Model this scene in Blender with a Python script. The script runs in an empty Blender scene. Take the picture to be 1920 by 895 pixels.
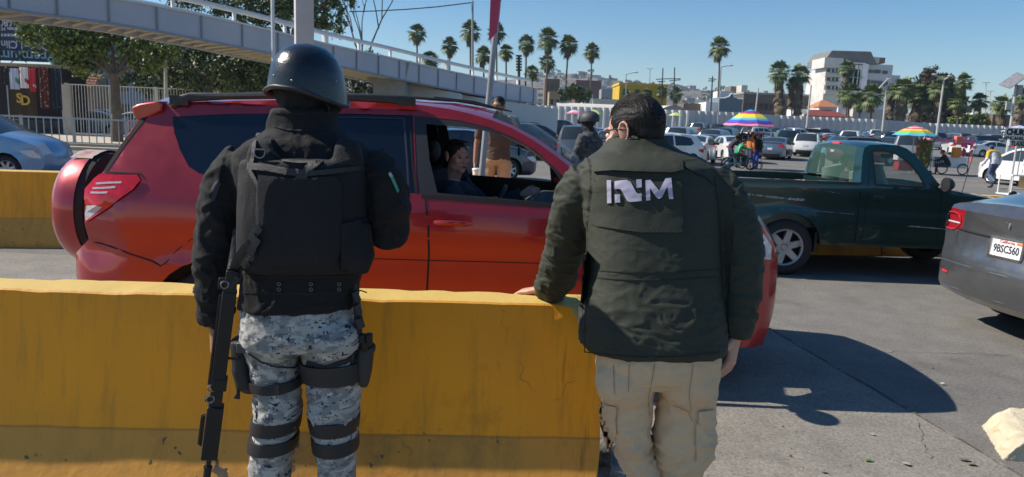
import bpy, bmesh, math, random
import numpy as np
from mathutils import Vector, Matrix, noise
from mathutils.geometry import delaunay_2d_cdt
random.seed(7)
R = math.radians
scene = bpy.context.scene
COL = scene.collection
# ------------------------------------------------------------------ camera
HC, FPX = 1.70, 1316.0
PITCH = math.atan((447.5-232.0)/FPX)
ROLL = math.radians(2.3)
c_r0 = Vector((1, 0, 0)); c_u0 = Vector((0, math.sin(PITCH), math.cos(PITCH))); c_f = Vector((0, math.cos(PITCH), -math.sin(PITCH)))
c_r = c_r0*math.cos(ROLL) + c_u0*math.sin(ROLL)
c_u = -c_r0*math.sin(ROLL) + c_u0*math.cos(ROLL)
CAM = Vector((0, 0, HC))
cd = bpy.data.cameras.new('camera'); cam = bpy.data.objects.new('camera', cd); COL.objects.link(cam)
cam.matrix_world = Matrix(((c_r.x, c_u.x, -c_f.x, CAM.x), (c_r.y, c_u.y, -c_f.y, CAM.y), (c_r.z, c_u.z, -c_f.z, CAM.z), (0, 0, 0, 1)))
cd.sensor_width = 36.0; cd.lens = 36.0*FPX/1920; cd.clip_start = 0.05; cd.clip_end = 12000
cd.dof.use_dof = True; cd.dof.focus_distance = 2.6; cd.dof.aperture_fstop = 8.5
scene.camera = cam
def ray(px, py):
    return (c_f + c_r*((px-960)/FPX) + c_u*(-(py-447.5)/FPX))
def P(px, py, Y):
    """world point at distance Y in front of the camera that is seen at photo pixel px, py"""
    d = ray(px, py); return CAM + d*(Y/d.y)
def G(px, py, z=0.0):
    d = ray(px, py); return CAM + d*((z-HC)/d.z)
def hz(px): return 232 + (px-960)*math.tan(ROLL)
# ------------------------------------------------------------------ world, sun, exposure
SUN_EL = R(40.5)
SH = Vector((0.985, -0.145, 0)).normalized()       # direction in which shadows fall
w = bpy.data.worlds.new('World'); scene.world = w; w.use_nodes = True
nt = w.node_tree; bg = nt.nodes['Background']
sky = nt.nodes.new('ShaderNodeTexSky'); sky.sky_type = 'NISHITA'; sky.sun_disc = False
sky.sun_elevation = SUN_EL
sky.sun_rotation = math.atan2(-SH.x, -SH.y)
sky.air_density = 1.0; sky.dust_density = 0.15; sky.ozone_density = 3.2; sky.altitude = 50
hs = nt.nodes.new('ShaderNodeHueSaturation'); hs.inputs['Saturation'].default_value = 1.3; nt.links.new(sky.outputs[0], hs.inputs['Color']); nt.links.new(hs.outputs[0], bg.inputs[0]); bg.inputs[1].default_value = 0.082
sl = bpy.data.lights.new('sun', 'SUN'); so = bpy.data.objects.new('sun', sl); COL.objects.link(so)
sl.energy = 4.5; sl.angle = R(0.5); sl.color = (1.0, 0.93, 0.82)
sdir = Vector((SH.x*math.cos(SUN_EL), SH.y*math.cos(SUN_EL), -math.sin(SUN_EL)))
so.rotation_euler = sdir.to_track_quat('-Z', 'Y').to_euler(); so.location = (-20, 5, 30)
scene.view_settings.view_transform = 'Standard'; scene.view_settings.look = 'None'
scene.view_settings.exposure = 0.55; scene.view_settings.gamma = 1.0
scene.render.engine = 'CYCLES'
scene.render.film_transparent = False
# ------------------------------------------------------------------ materials
MATS = {}
def mat(name, col, rough=0.6, metal=0.0, var=0.12, vs=3.0, bump=0.0, bs=60.0, coat=0.0, spec=0.5, dirt=None, ds=1.5, dt=0.55, trans=0.0, alpha=1.0, emit=None, sheen=0.0, rv=0.1, aniso=(1, 1, 1)):
    if name in MATS: return MATS[name]
    m = bpy.data.materials.new(name); m.use_nodes = True; MATS[name] = m
    n = m.node_tree; b = n.nodes['Principled BSDF']; L = n.links.new
    tc = n.nodes.new('ShaderNodeTexCoord'); mp = n.nodes.new('ShaderNodeMapping'); mp.inputs['Scale'].default_value = aniso
    L(tc.outputs['Object'], mp.inputs[0])
    n1 = n.nodes.new('ShaderNodeTexNoise'); n1.inputs['Scale'].default_value = vs; n1.inputs['Detail'].default_value = 6
    L(mp.outputs[0], n1.inputs['Vector'])
    r = n.nodes.new('ShaderNodeValToRGB')
    c = Vector(col[:3])
    r.color_ramp.elements[0].position = 0.3; r.color_ramp.elements[1].position = 0.7
    r.color_ramp.elements[0].color = (*(c*(1-var)), 1); r.color_ramp.elements[1].color = (*(c*(1+var)), 1)
    L(n1.outputs[0], r.inputs[0]); out = r.outputs[0]
    if dirt is not None:
        n2 = n.nodes.new('ShaderNodeTexNoise'); n2.inputs['Scale'].default_value = ds; n2.inputs['Detail'].default_value = 8; n2.inputs['Roughness'].default_value = 0.65
        L(mp.outputs[0], n2.inputs['Vector'])
        r2 = n.nodes.new('ShaderNodeValToRGB'); r2.color_ramp.elements[0].position = dt; r2.color_ramp.elements[1].position = dt+0.18
        r2.color_ramp.elements[0].color = (0, 0, 0, 1); r2.color_ramp.elements[1].color = (1, 1, 1, 1)
        L(n2.outputs[0], r2.inputs[0])
        mx = n.nodes.new('ShaderNodeMix'); mx.data_type = 'RGBA'
        L(r2.outputs[0], mx.inputs[0]); L(out, mx.inputs[6]); mx.inputs[7].default_value = (*dirt, 1); out = mx.outputs[2]
    L(out, b.inputs['Base Color'])
    mr = n.nodes.new('ShaderNodeMapRange'); mr.inputs[3].default_value = max(0.02, rough-rv); mr.inputs[4].default_value = min(1, rough+rv)
    L(n1.outputs[0], mr.inputs[0]); L(mr.outputs[0], b.inputs['Roughness'])
    b.inputs['Metallic'].default_value = metal; b.inputs['Specular IOR Level'].default_value = spec
    b.inputs['Coat Weight'].default_value = coat; b.inputs['Coat Roughness'].default_value = 0.06
    b.inputs['Transmission Weight'].default_value = trans; b.inputs['Alpha'].default_value = alpha
    if sheen: b.inputs['Sheen Weight'].default_value = sheen
    if emit: b.inputs['Emission Color'].default_value = (*emit[:3], 1); b.inputs['Emission Strength'].default_value = emit[3]
    if bump:
        n3 = n.nodes.new('ShaderNodeTexNoise'); n3.inputs['Scale'].default_value = bs; n3.inputs['Detail'].default_value = 4
        L(mp.outputs[0], n3.inputs['Vector'])
        bp = n.nodes.new('ShaderNodeBump'); bp.inputs['Strength'].default_value = bump; bp.inputs['Distance'].default_value = 0.01
        L(n3.outputs[0], bp.inputs['Height']); L(bp.outputs[0], b.inputs['Normal'])
    return m
def paint(name, col, metal=0.35, dust=0.0):
    if name in MATS: return MATS[name]
    m = mat(name, col, rough=0.34, metal=metal, var=0.05, vs=9, coat=1.0, bump=0.02, bs=5)
    # unpainted dark inner side of the sheet metal
    n = m.node_tree; b = n.nodes['Principled BSDF']; g = n.nodes.new('ShaderNodeNewGeometry'); x = n.nodes.new('ShaderNodeMix'); x.data_type = 'RGBA'
    n.links.new(g.outputs['Backfacing'], x.inputs[0]); n.links.new(b.inputs['Base Color'].links[0].from_socket, x.inputs[6]); x.inputs[7].default_value = (.03, .03, .032, 1); n.links.new(x.outputs[2], b.inputs['Base Color'])
    v = n.nodes.new('ShaderNodeMath'); v.operation = 'SUBTRACT'; v.inputs[0].default_value = 1.0; n.links.new(g.outputs['Backfacing'], v.inputs[1]); n.links.new(v.outputs[0], b.inputs['Coat Weight'])
    return m
def glassy(name, col, alpha=1.0, rough=0.05):
    return mat(name, col, rough=rough, var=0.05, spec=0.6, alpha=alpha, rv=0.01)
# ------------------------------------------------------------------ mesh collection
def basis(d, up=None):
    d = Vector(d).normalized()
    if up is None: up = Vector((0, 0, 1)) if abs(d.z) < 0.95 else Vector((0, 1, 0))
    x = Vector(up).cross(d)
    if x.length < 1e-5: x = Vector((1, 0, 0)).cross(d)
    x.normalize(); y = d.cross(x); return x, y, d
class MB:
    def __init__(s): s.v = []; s.f = []; s.m = []; s.cur = 0
    def add(s, vs, fs, m=None):
        o = len(s.v); s.v.extend([tuple(v) for v in vs]); s.f.extend([tuple(i+o for i in f) for f in fs]); s.m.extend([s.cur if m is None else m]*len(fs)); return s
    def box(s, c, d, M=None, m=None, rz=0.0):
        c = Vector(c); hx, hy, hh = d[0]/2, d[1]/2, d[2]/2
        rot = M if M is not None else Matrix.Rotation(rz, 3, 'Z')
        vs = [c + rot @ Vector((sx*hx, sy*hy, sz*hh)) for sz in (-1, 1) for sy in (-1, 1) for sx in (-1, 1)]
        return s.add(vs, [(0, 2, 3, 1), (4, 5, 7, 6), (0, 1, 5, 4), (2, 6, 7, 3), (0, 4, 6, 2), (1, 3, 7, 5)], m)
    def tube(s, pts, r, n=8, cap=True, up=None, m=None):
        """r: number, list of numbers, or list of (a, b) half widths (a across, b along 'up')"""
        pts = [Vector(p) for p in pts]; k = len(pts)
        rr = r if isinstance(r, (list, tuple)) and len(r) == k else [r]*k
        vs = []; x = y = None
        for i, p in enumerate(pts):
            d = (pts[min(i+1, k-1)] - pts[max(i-1, 0)])
            if d.length < 1e-9: d = Vector((0, 0, 1))
            if x is None: x, y, d = basis(d, up)
            else:
                d.normalize(); x = (x - d*x.dot(d)).normalized(); y = d.cross(x)
            a, b = rr[i] if isinstance(rr[i], (tuple, list)) else (rr[i], rr[i])
            for j in range(n):
                t = 2*math.pi*j/n; vs.append(p + x*(a*math.cos(t)) + y*(b*math.sin(t)))
        fs = [(i*n+j, i*n+(j+1) % n, (i+1)*n+(j+1) % n, (i+1)*n+j) for i in range(k-1) for j in range(n)]
        if cap: fs += [tuple(reversed(range(n))), tuple(range((k-1)*n, k*n))]
        return s.add(vs, fs, m)
    def cyl(s, a, b, r, n=12, m=None, r2=None): return s.tube([a, b], [r, r if r2 is None else r2], n, m=m)
    def prism(s, poly, f, t, m=None):
        """poly in 2D, f maps (u, v, depth) to a point, t = depth"""
        n = len(poly)
        vs = [f(u, v, 0) for u, v in poly] + [f(u, v, t) for u, v in poly]
        fs = [tuple(range(n)), tuple(reversed(range(n, 2*n)))] + [(i, i+n, (i+1) % n+n, (i+1) % n) for i in range(n)]
        return s.add(vs, fs, m)
    def ell(s, c, r, M=None, n=20, k=12, m=None, f=None):
        c = Vector(c); vs = []
        rot = M if M is not None else Matrix.Identity(3)
        for i in range(1, k):
            ph = math.pi*i/k
            for j in range(n):
                t = 2*math.pi*j/n
                q = Vector((math.sin(ph)*math.cos(t), math.sin(ph)*math.sin(t), math.cos(ph)))
                if f: q = f(q)
                vs.append(c + rot @ Vector((q.x*r[0], q.y*r[1], q.z*r[2])))
        fs = [(i*n+j, (i+1)*n+j, (i+1)*n+(j+1) % n, i*n+(j+1) % n) for i in range(k-2) for j in range(n)]
        q = Vector((0, 0, 1)); q2 = Vector((0, 0, -1))
        if f: q = f(q); q2 = f(q2)
        t = len(vs); vs.append(c + rot @ Vector((q.x*r[0], q.y*r[1], q.z*r[2]))); vs.append(c + rot @ Vector((q2.x*r[0], q2.y*r[1], q2.z*r[2])))
        fs += [(t, j, (j+1) % n) for j in range(n)] + [(t+1, (k-2)*n+(j+1) % n, (k-2)*n+j) for j in range(n)]
        return s.add(vs, fs, m)
    def secs(s, rows, n=28, m=None, e=2.3):
        """stacked horizontal sections: (cx, cy, z, a, b[, tilt])  superellipse"""
        vs = []
        for row in rows:
            cx, cy, z, a, b = row[:5]; tl = row[5] if len(row) > 5 else 0.0
            for j in range(n):
                t = 2*math.pi*j/n; ct, st = math.cos(t), math.sin(t)
                x = math.copysign(abs(ct)**(2/e), ct)*a; y = math.copysign(abs(st)**(2/e), st)*b
                vs.append((cx+x, cy+y, z+tl*y))
        k = len(rows)
        fs = [(i*n+j, i*n+(j+1) % n, (i+1)*n+(j+1) % n, (i+1)*n+j) for i in range(k-1) for j in range(n)]
        fs += [tuple(reversed(range(n))), tuple(range((k-1)*n, k*n))]
        return s.add(vs, fs, m)
    def lathe(s, prof, c, axis='Z', n=24, m=None, M=None):
        """prof: list of (r, h)"""
        c = Vector(c); vs = []
        for r_, h in prof:
            for j in range(n):
                t = 2*math.pi*j/n
                if axis == 'Z': q = Vector((r_*math.cos(t), r_*math.sin(t), h))
                elif axis == 'Y': q = Vector((r_*math.cos(t), h, r_*math.sin(t)))
                else: q = Vector((h, r_*math.cos(t), r_*math.sin(t)))
                vs.append(c + (M @ q if M is not None else q))
        k = len(prof)
        fs = [(i*n+j, i*n+(j+1) % n, (i+1)*n+(j+1) % n, (i+1)*n+j) for i in range(k-1) for j in range(n)]
        return s.add(vs, fs, m)
    def mesh(s, name, mats, smooth=True, angle=40):
        me = bpy.data.meshes.new(name); me.from_pydata(s.v, [], s.f)
        for q in (mats if isinstance(mats, (list, tuple)) else [mats]): me.materials.append(q)
        me.polygons.foreach_set('material_index', s.m)
        if smooth:
            me.polygons.foreach_set('use_smooth', [True]*len(s.f))
            me.validate(); me.set_sharp_from_angle(angle=R(angle))
        me.update(); return me
    def build(s, name, mats, parent=None, smooth=True, angle=40, bevel=0.0, loc=None):
        o = bpy.data.objects.new(name, s.mesh(name, mats, smooth, angle)); COL.objects.link(o)
        if parent is not None: o.parent = parent
        if loc is not None: o.location = loc
        if bevel:
            b = o.modifiers.new('bevel', 'BEVEL'); b.width = bevel; b.segments = 2; b.limit_method = 'ANGLE'; b.angle_limit = R(40)
        return o
def tag(o, label=None, cat=None, group=None, kind=None):
    if label: o['label'] = label
    if cat: o['category'] = cat
    if group: o['group'] = group
    if kind: o['kind'] = kind
    return o
def empty(name, loc, rz=0.0, label=None, cat=None, group=None):
    o = bpy.data.objects.new(name, None); COL.objects.link(o); o.location = loc; o.rotation_euler = (0, 0, rz); o.empty_display_size = 0.1
    return tag(o, label, cat, group)
def kids(o): return [c for c in bpy.data.objects if c.parent is o]
CH = {}
def copy_tree(o, parent=None, table=None):
    if table is None:
        table = {}
        for c in bpy.data.objects:
            if c.parent is not None: table.setdefault(c.parent.name, []).append(c)
    c = o.copy(); COL.objects.link(c); c.parent = parent
    for ch in table.get(o.name, []): copy_tree(ch, c, table)
    return c
def temp_eval(me, mods):
    o = bpy.data.objects.new('tmp', me); COL.objects.link(o)
    for t, kw in mods:
        md = o.modifiers.new(t, t)
        for k_, v_ in kw.items(): setattr(md, k_, v_)
    dg = bpy.context.evaluated_depsgraph_get(); dg.update()
    out = bpy.data.meshes.new_from_object(o.evaluated_get(dg))
    bpy.data.objects.remove(o); return out
def voxel(mb, size, mats, smooth=4, name='mesh', disp=None, dec=None):
    me = mb.mesh('t', mats, smooth=False)
    mods = [('REMESH', dict(mode='VOXEL', voxel_size=size, use_smooth_shade=True))]
    if smooth: mods.append(('SMOOTH', dict(iterations=smooth, factor=0.5)))
    me2 = temp_eval(me, mods); bpy.data.meshes.remove(me)
    if disp:
        n = len(me2.vertices); co = np.empty(n*3, np.float64); no = np.empty(n*3, np.float64)
        me2.vertices.foreach_get('co', co); me2.vertices.foreach_get('normal', no)
        co = co.reshape(-1, 3); no = no.reshape(-1, 3)
        d = np.array([disp(Vector(p), Vector(q)) for p, q in zip(co.tolist(), no.tolist())])
        co = co + no*d[:, None]; me2.vertices.foreach_set('co', co.ravel()); me2.update()
    me2.name = name
    if not me2.materials:
        for q in (mats if isinstance(mats, (list, tuple)) else [mats]): me2.materials.append(q)
    me2.polygons.foreach_set('use_smooth', [True]*len(me2.polygons))
    return me2
def link(name, me, parent=None):
    o = bpy.data.objects.new(name, me); COL.objects.link(o)
    if parent is not None: o.parent = parent
    return o
def text_mesh(body, size, extrude=0.002, offset=0.0, sx=1.0, align='CENTER'):
    cu = bpy.data.curves.new('t', 'FONT'); cu.body = body; cu.size = size; cu.extrude = extrude; cu.offset = offset
    cu.align_x = align; cu.align_y = 'CENTER'; cu.resolution_u = 3
    me = temp_eval(cu, []); bpy.data.curves.remove(cu)
    for v in me.vertices: v.co.x *= sx
    return me
def text(name, body, size, M, material, parent=None, extrude=0.002, offset=0.0, sx=1.0, align='CENTER'):
    me = text_mesh(body, size, extrude, offset, sx, align); me.transform(M); me.materials.clear(); me.materials.append(material)
    return link(name, me, parent)
def frameM(o, x, y):
    """matrix with origin o, x axis and y axis (normal = x cross y)"""
    x = Vector(x).normalized(); y = Vector(y).normalized(); z = x.cross(y).normalized(); o = Vector(o)
    return Matrix(((x.x, y.x, z.x, o.x), (x.y, y.y, z.y, o.y), (x.z, y.z, z.z, o.z), (0, 0, 0, 1)))
def inside(p, poly):
    x, y = p; c = False; n = len(poly); j = n-1
    for i in range(n):
        xi, yi = poly[i]; xj, yj = poly[j]
        if (yi > y) != (yj > y) and x < (xj-xi)*(y-yi)/(yj-yi)+xi: c = not c
        j = i
    return c
def lerp(a, b, t): return a+(b-a)*t
def interp(tab, t):
    """tab: sorted list of (t, v...)"""
    if t <= tab[0][0]: return tab[0][1]
    for (a, va), (b, vb) in zip(tab, tab[1:]):
        if t <= b: return lerp(va, vb, (t-a)/(b-a))
    return tab[-1][1]
def smooth_poly(pts, it=2, closed=False):
    for _ in range(it):
        q = []
        n = len(pts); rng = range(n if closed else n-1)
        if not closed: q.append(pts[0])
        for i in rng:
            a = pts[i]; b = pts[(i+1) % n]
            q.append(tuple(a[k]*0.75+b[k]*0.25 for k in range(len(a)))); q.append(tuple(a[k]*0.25+b[k]*0.75 for k in range(len(a))))
        if not closed: q.append(pts[-1])
        pts = q
    return pts
# ================================================================== ground
def ground_mat(name, c1, c2, agg, crack=True):
    m = bpy.data.materials.new(name); m.use_nodes = True; n = m.node_tree; b = n.nodes['Principled BSDF']; L = n.links.new
    tc = n.nodes.new('ShaderNodeTexCoord')
    def N(sc, det=6, rough=0.55, src=None):
        q = n.nodes.new('ShaderNodeTexNoise'); q.inputs['Scale'].default_value = sc; q.inputs['Detail'].default_value = det; q.inputs['Roughness'].default_value = rough
        L(src or tc.outputs['Object'], q.inputs['Vector']); return q.outputs[0]
    def ramp(src, a, b_, ca, cb):
        q = n.nodes.new('ShaderNodeValToRGB'); q.color_ramp.elements[0].position = a; q.color_ramp.elements[1].position = b_
        q.color_ramp.elements[0].color = (*ca, 1); q.color_ramp.elements[1].color = (*cb, 1); L(src, q.inputs[0]); return q.outputs[0]
    def mix(f, a, b_, mode='MIX'):
        q = n.nodes.new('ShaderNodeMix'); q.data_type = 'RGBA'; q.blend_type = mode
        if isinstance(f, float): q.inputs[0].default_value = f
        else: L(f, q.inputs[0])
        L(a, q.inputs[6])
        if isinstance(b_, tuple): q.inputs[7].default_value = (*b_, 1)
        else: L(b_, q.inputs[7])
        return q.outputs[2]
    base = ramp(N(0.35, 8, 0.6), 0.3, 0.72, c1, c2)
    mid = ramp(N(2.3, 8, 0.7), 0.25, 0.75, (0.72, 0.72, 0.72), (1.22, 1.2, 1.17)); col = mix(1.0, base, mid, 'MULTIPLY')
    fine = ramp(N(55, 3, 0.8), 0.32, 0.68, (0.66, 0.66, 0.66), (1.32, 1.31, 1.3)); col = mix(1.0, col, fine, 'MULTIPLY')
    v = n.nodes.new('ShaderNodeTexVoronoi'); v.inputs['Scale'].default_value = 38; v.inputs['Randomness'].default_value = 1
    L(tc.outputs['Object'], v.inputs['Vector'])
    pits = ramp(v.outputs['Distance'], 0.10, 0.2, (1, 1, 1), (0, 0, 0))
    sel = ramp(N(9, 4), 0.47, 0.53, (0, 0, 0), (1, 1, 1)); pm = mix(1.0, pits, sel, 'MULTIPLY')
    col = mix(pm, col, agg)
    # tar stains and tyre marks
    st = ramp(N(0.9, 10, 0.75), 0.56, 0.70, (0, 0, 0), (0.55, 0.55, 0.55)); col = mix(st, col, tuple(x*0.55 for x in c1))
    L(col, b.inputs['Base Color']); b.inputs['Roughness'].default_value = 0.88; b.inputs['Specular IOR Level'].default_value = 0.3
    bp = n.nodes.new('ShaderNodeBump'); bp.inputs['Strength'].default_value = 0.5; bp.inputs['Distance'].default_value = 0.006
    L(N(70, 5, 0.7), bp.inputs['Height']); L(bp.outputs[0], b.inputs['Normal'])
    return m
asphalt = ground_mat('asphalt', (0.155, 0.148, 0.138), (0.21, 0.20, 0.185), (0.07, 0.068, 0.065))
concrete_road = ground_mat('concrete_road', (0.215, 0.20, 0.175), (0.27, 0.25, 0.22), (0.08, 0.078, 0.075))
def sheet(name, poly, z, m, kind='structure', th=None):
    mb = MB()
    if th is None: mb.add([(x, y, z) for x, y in poly], [tuple(range(len(poly)))])
    else:
        mb.prism(poly, lambda u, v, d: (u, v, z-d), th)
    o = mb.build(name, m, smooth=False); tag(o, kind=kind); return o
def gz(y): return 1.05*max(0.0, min(1.0, (y-48)/52))     # the car park rises gently towards its far fence
mb = MB(); yy_ = [-60, 48, 61, 74, 87, 100, 3200]
mb.add([(x, y, gz(y)) for y in yy_ for x in (-2900, 2900)], [(2*i, 2*i+1, 2*i+3, 2*i+2) for i in range(len(yy_)-1)]); tag(mb.build('ground', asphalt, smooth=False), kind='structure')
def gp(x, y): q = G(x, y); return (q.x, q.y)
# lighter concrete lane in the foreground, joint running diagonally from the red car's nose
jA = Vector(gp(1400, 592)); jB = Vector(gp(1895, 882)); jd = (jB-jA).normalized()
j0 = jA - jd*1.2; j1 = jB + jd*4
sheet('concrete_lane', [(-14, -2), (j1.x, j1.y), (j0.x, j0.y), (-14, j0.y+0.6)], 0.004, concrete_road)
crm = mat('joint_filler', (0.085, 0.07, 0.055), rough=0.9, var=0.4, vs=14, bump=0.6, bs=50, dirt=(0.30, 0.25, 0.19), ds=5, dt=0.45)
mb = MB(); nseg = 90; L_ = []; R_ = []
jn = Vector((-jd.y, jd.x))
for i in range(nseg+1):
    t = i/nseg; p = j0.lerp(j1, t) + jn*(0.012*noise.noise(Vector((t*31, 0, 0)))); wd = 0.008+0.011*abs(noise.noise(Vector((t*57, 3, 0))))
    L_.append((p.x-jn.x*wd, p.y-jn.y*wd, 0.008)); R_.append((p.x+jn.x*wd, p.y+jn.y*wd, 0.008))
mb.add(L_+R_, [(i, i+1, nseg+2+i, nseg+1+i) for i in range(nseg)])
tag(mb.build('joint_strip', crm), kind='structure')
def crack(pts, w0, name='crack'):
    mb = MB(); pts = [Vector(gp(*p)) for p in pts]; Ls = []; Rs = []
    full = []
    for a, b in zip(pts, pts[1:]):
        for i in range(14): full.append(a.lerp(b, i/14))
    full.append(pts[-1]); n = len(full)
    for i, p in enumerate(full):
        d = (full[min(i+1, n-1)]-full[max(i-1, 0)]).normalized(); nn = Vector((-d.y, d.x))
        q = p + nn*0.03*noise.noise(Vector((i*0.43, p.x, p.y))); wd = w0*(0.4+abs(noise.noise(Vector((i*0.9, p.y, 1)))))*min(1, (i+1)/4, (n-i)/4)
        Ls.append((q.x-nn.x*wd, q.y-nn.y*wd, 0.0085)); Rs.append((q.x+nn.x*wd, q.y+nn.y*wd, 0.0085))
    mb.add(Ls+Rs, [(i, i+1, n+i+1, n+i) for i in range(n-1)])
    tag(mb.build(name, crm), kind='structure')
crack([(1650, 660), (1720, 662), (1800, 663), (1900, 667)], 0.005)
crack([(1720, 790), (1730, 830), (1745, 870)], 0.003)
# pavement on the far left and parking markings
pave = mat('pavement_concrete', (0.46, 0.40, 0.32), rough=0.9, var=0.1, vs=0.7, bump=0.2, bs=30, dirt=(0.3, 0.26, 0.22), ds=0.4, dt=0.6)
a = G(-200, 268); b_ = G(420, 290)
sheet('pavement', [(-34, 27.4), (-6, 27.4), (-6, 45), (-34, 60)], 0.13, pave, th=0.13)
kerb_paint = mat('white_marking', (0.62, 0.62, 0.6), rough=0.8, var=0.15, dirt=(0.2, 0.2, 0.19), ds=3, dt=0.48)
for i, (x0, y0, x1, y1) in enumerate([(1745, 322, 1885, 330), (1740, 336, 1860, 342), (1500, 318, 1720, 326), (1180, 272, 1300, 279), (1420, 306, 1460, 307)]):
    A = G(x0, y0); B = G(x1, y1); d = (B-A).normalized(); q = Vector((-d.y, d.x, 0))*0.07
    mb = MB(); mb.add([(*(A-q).xy, 0.005), (*(B-q).xy, 0.005), (*(B+q).xy, 0.005), (*(A+q).xy, 0.005)], [(0, 1, 2, 3)])
    tag(mb.build('parking_line', kerb_paint, smooth=False), kind='structure')
# ================================================================== concrete barriers
def barrier_mat(name, c):
    m = mat(name, c, rough=0.62, var=0.10, vs=1.6, bump=0.25, bs=26, dirt=tuple(x*0.55 for x in c), ds=2.2, dt=0.62)
    n = m.node_tree; L = n.links.new; b = n.nodes['Principled BSDF']
    src = b.inputs['Base Color'].links[0].from_socket
    tc = n.nodes.new('ShaderNodeTexCoord')
    def chipmask(sc, lo, zlo, zhi, st=1.0):
        q = n.nodes.new('ShaderNodeTexNoise'); q.inputs['Scale'].default_value = sc; q.inputs['Detail'].default_value = 5; q.inputs['Roughness'].default_value = 0.6
        L(tc.outputs['Object'], q.inputs['Vector'])
        sx = n.nodes.new('ShaderNodeSeparateXYZ'); L(tc.outputs['Object'], sx.inputs[0])
        mr = n.nodes.new('ShaderNodeMapRange'); mr.inputs[1].default_value = zlo; mr.inputs[2].default_value = zhi; mr.inputs[3].default_value = 0.0; mr.inputs[4].default_value = -0.2
        L(sx.outputs[2], mr.inputs[0])
        ad = n.nodes.new('ShaderNodeMath'); ad.operation = 'ADD'; L(q.outputs[0], ad.inputs[0]); L(mr.outputs[0], ad.inputs[1])
        r = n.nodes.new('ShaderNodeValToRGB'); r.color_ramp.elements[0].position = lo; r.color_ramp.elements[1].position = lo+0.015
        r.color_ramp.elements[0].color = (0, 0, 0, 1); r.color_ramp.elements[1].color = (st, st, st, 1); L(ad.outputs[0], r.inputs[0]); return r.outputs[0]
    def over(mask, col):
        nonlocal src
        mx = n.nodes.new('ShaderNodeMix'); mx.data_type = 'RGBA'; L(mask, mx.inputs[0]); L(src, mx.inputs[6]); mx.inputs[7].default_value = (*col, 1); src = mx.outputs[2]
    # older grimy paint on the sloping foot
    sx = n.nodes.new('ShaderNodeSeparateXYZ'); L(tc.outputs['Object'], sx.inputs[0])
    nn = n.nodes.new('ShaderNodeTexNoise'); nn.inputs['Scale'].default_value = 3.0; L(tc.outputs['Object'], nn.inputs['Vector'])
    ma = n.nodes.new('ShaderNodeMath'); ma.operation = 'MULTIPLY_ADD'; L(nn.outputs[0], ma.inputs[0]); ma.inputs[1].default_value = 0.012; L(sx.outputs[2], ma.inputs[2])
    r0 = n.nodes.new('ShaderNodeValToRGB'); r0.color_ramp.elements[0].position = 0.338; r0.color_ramp.elements[1].position = 0.344
    r0.color_ramp.elements[0].color = (0.75, 0.75, 0.75, 1); r0.color_ramp.elements[1].color = (0, 0, 0, 1); L(ma.outputs[0], r0.inputs[0])
    over(r0.outputs[0], (0.60, 0.29, 0.05))
    over(chipmask(4.5, 0.655, 0.25, 0.55), (0.06, 0.055, 0.05))
    over(chipmask(17, 0.67, 0.3, 0.9), (0.10, 0.07, 0.03))
    over(chipmask(45, 0.71, 0.4, 3.0, 0.8), (0.05, 0.04, 0.03))
    # long faint drip streaks and rubbed grime, strongest just above the foot
    m5 = n.nodes.new('ShaderNodeMapping'); m5.inputs['Scale'].default_value = (9, 3, .9); L(tc.outputs['Object'], m5.inputs[0]); q5 = n.nodes.new('ShaderNodeTexNoise'); q5.inputs['Scale'].default_value = 1.5; q5.inputs['Detail'].default_value = 8; q5.inputs['Roughness'].default_value = .7; L(m5.outputs[0], q5.inputs['Vector'])
    r8 = n.nodes.new('ShaderNodeValToRGB'); r8.color_ramp.elements[0].position = .50; r8.color_ramp.elements[1].position = .78; r8.color_ramp.elements[1].color = (.65, .65, .65, 1); L(q5.outputs[0], r8.inputs[0]); over(r8.outputs[0], (.34, .17, .02))
    q9 = n.nodes.new('ShaderNodeTexNoise'); q9.inputs['Scale'].default_value = 2.3; q9.inputs['Detail'].default_value = 9; q9.inputs['Roughness'].default_value = .72; L(tc.outputs['Object'], q9.inputs['Vector'])
    rg_ = n.nodes.new('ShaderNodeValToRGB'); rg_.color_ramp.elements[0].position = .50; rg_.color_ramp.elements[1].position = .66; rg_.color_ramp.elements[1].color = (.7, .7, .7, 1); L(q9.outputs[0], rg_.inputs[0]); lowm = n.nodes.new('ShaderNodeMix'); lowm.data_type = 'RGBA'; lowm.blend_type = 'MULTIPLY'; lowm.inputs[0].default_value = 1; L(rg_.outputs[0], lowm.inputs[6]); L(r0.outputs[0], lowm.inputs[7]); over(lowm.outputs[2], (.22, .13, .05))
    # dark line where the foot begins
    rl = n.nodes.new('ShaderNodeValToRGB'); rl.color_ramp.elements[0].position = .334; rl.color_ramp.elements[0].color = (0, 0, 0, 1); rl.color_ramp.elements[1].position = .348; rl.color_ramp.elements[1].color = (0, 0, 0, 1); e_ = rl.color_ramp.elements.new(.341); e_.color = (.6, .6, .6, 1); L(ma.outputs[0], rl.inputs[0]); over(rl.outputs[0], (.16, .08, .02))
    # hairline wander cracks
    vo = n.nodes.new('ShaderNodeTexVoronoi'); vo.feature = 'DISTANCE_TO_EDGE'; vo.inputs['Scale'].default_value = 2.6
    wn = n.nodes.new('ShaderNodeTexNoise'); wn.inputs['Scale'].default_value = 5; L(tc.outputs['Object'], wn.inputs['Vector'])
    va = n.nodes.new('ShaderNodeMix'); va.data_type = 'RGBA'; va.inputs[0].default_value = 0.25; L(tc.outputs['Object'], va.inputs[6]); L(wn.outputs['Color'], va.inputs[7]); L(va.outputs[2], vo.inputs['Vector'])
    r3 = n.nodes.new('ShaderNodeValToRGB'); r3.color_ramp.elements[0].position = 0.0; r3.color_ramp.elements[1].position = 0.0035
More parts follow.
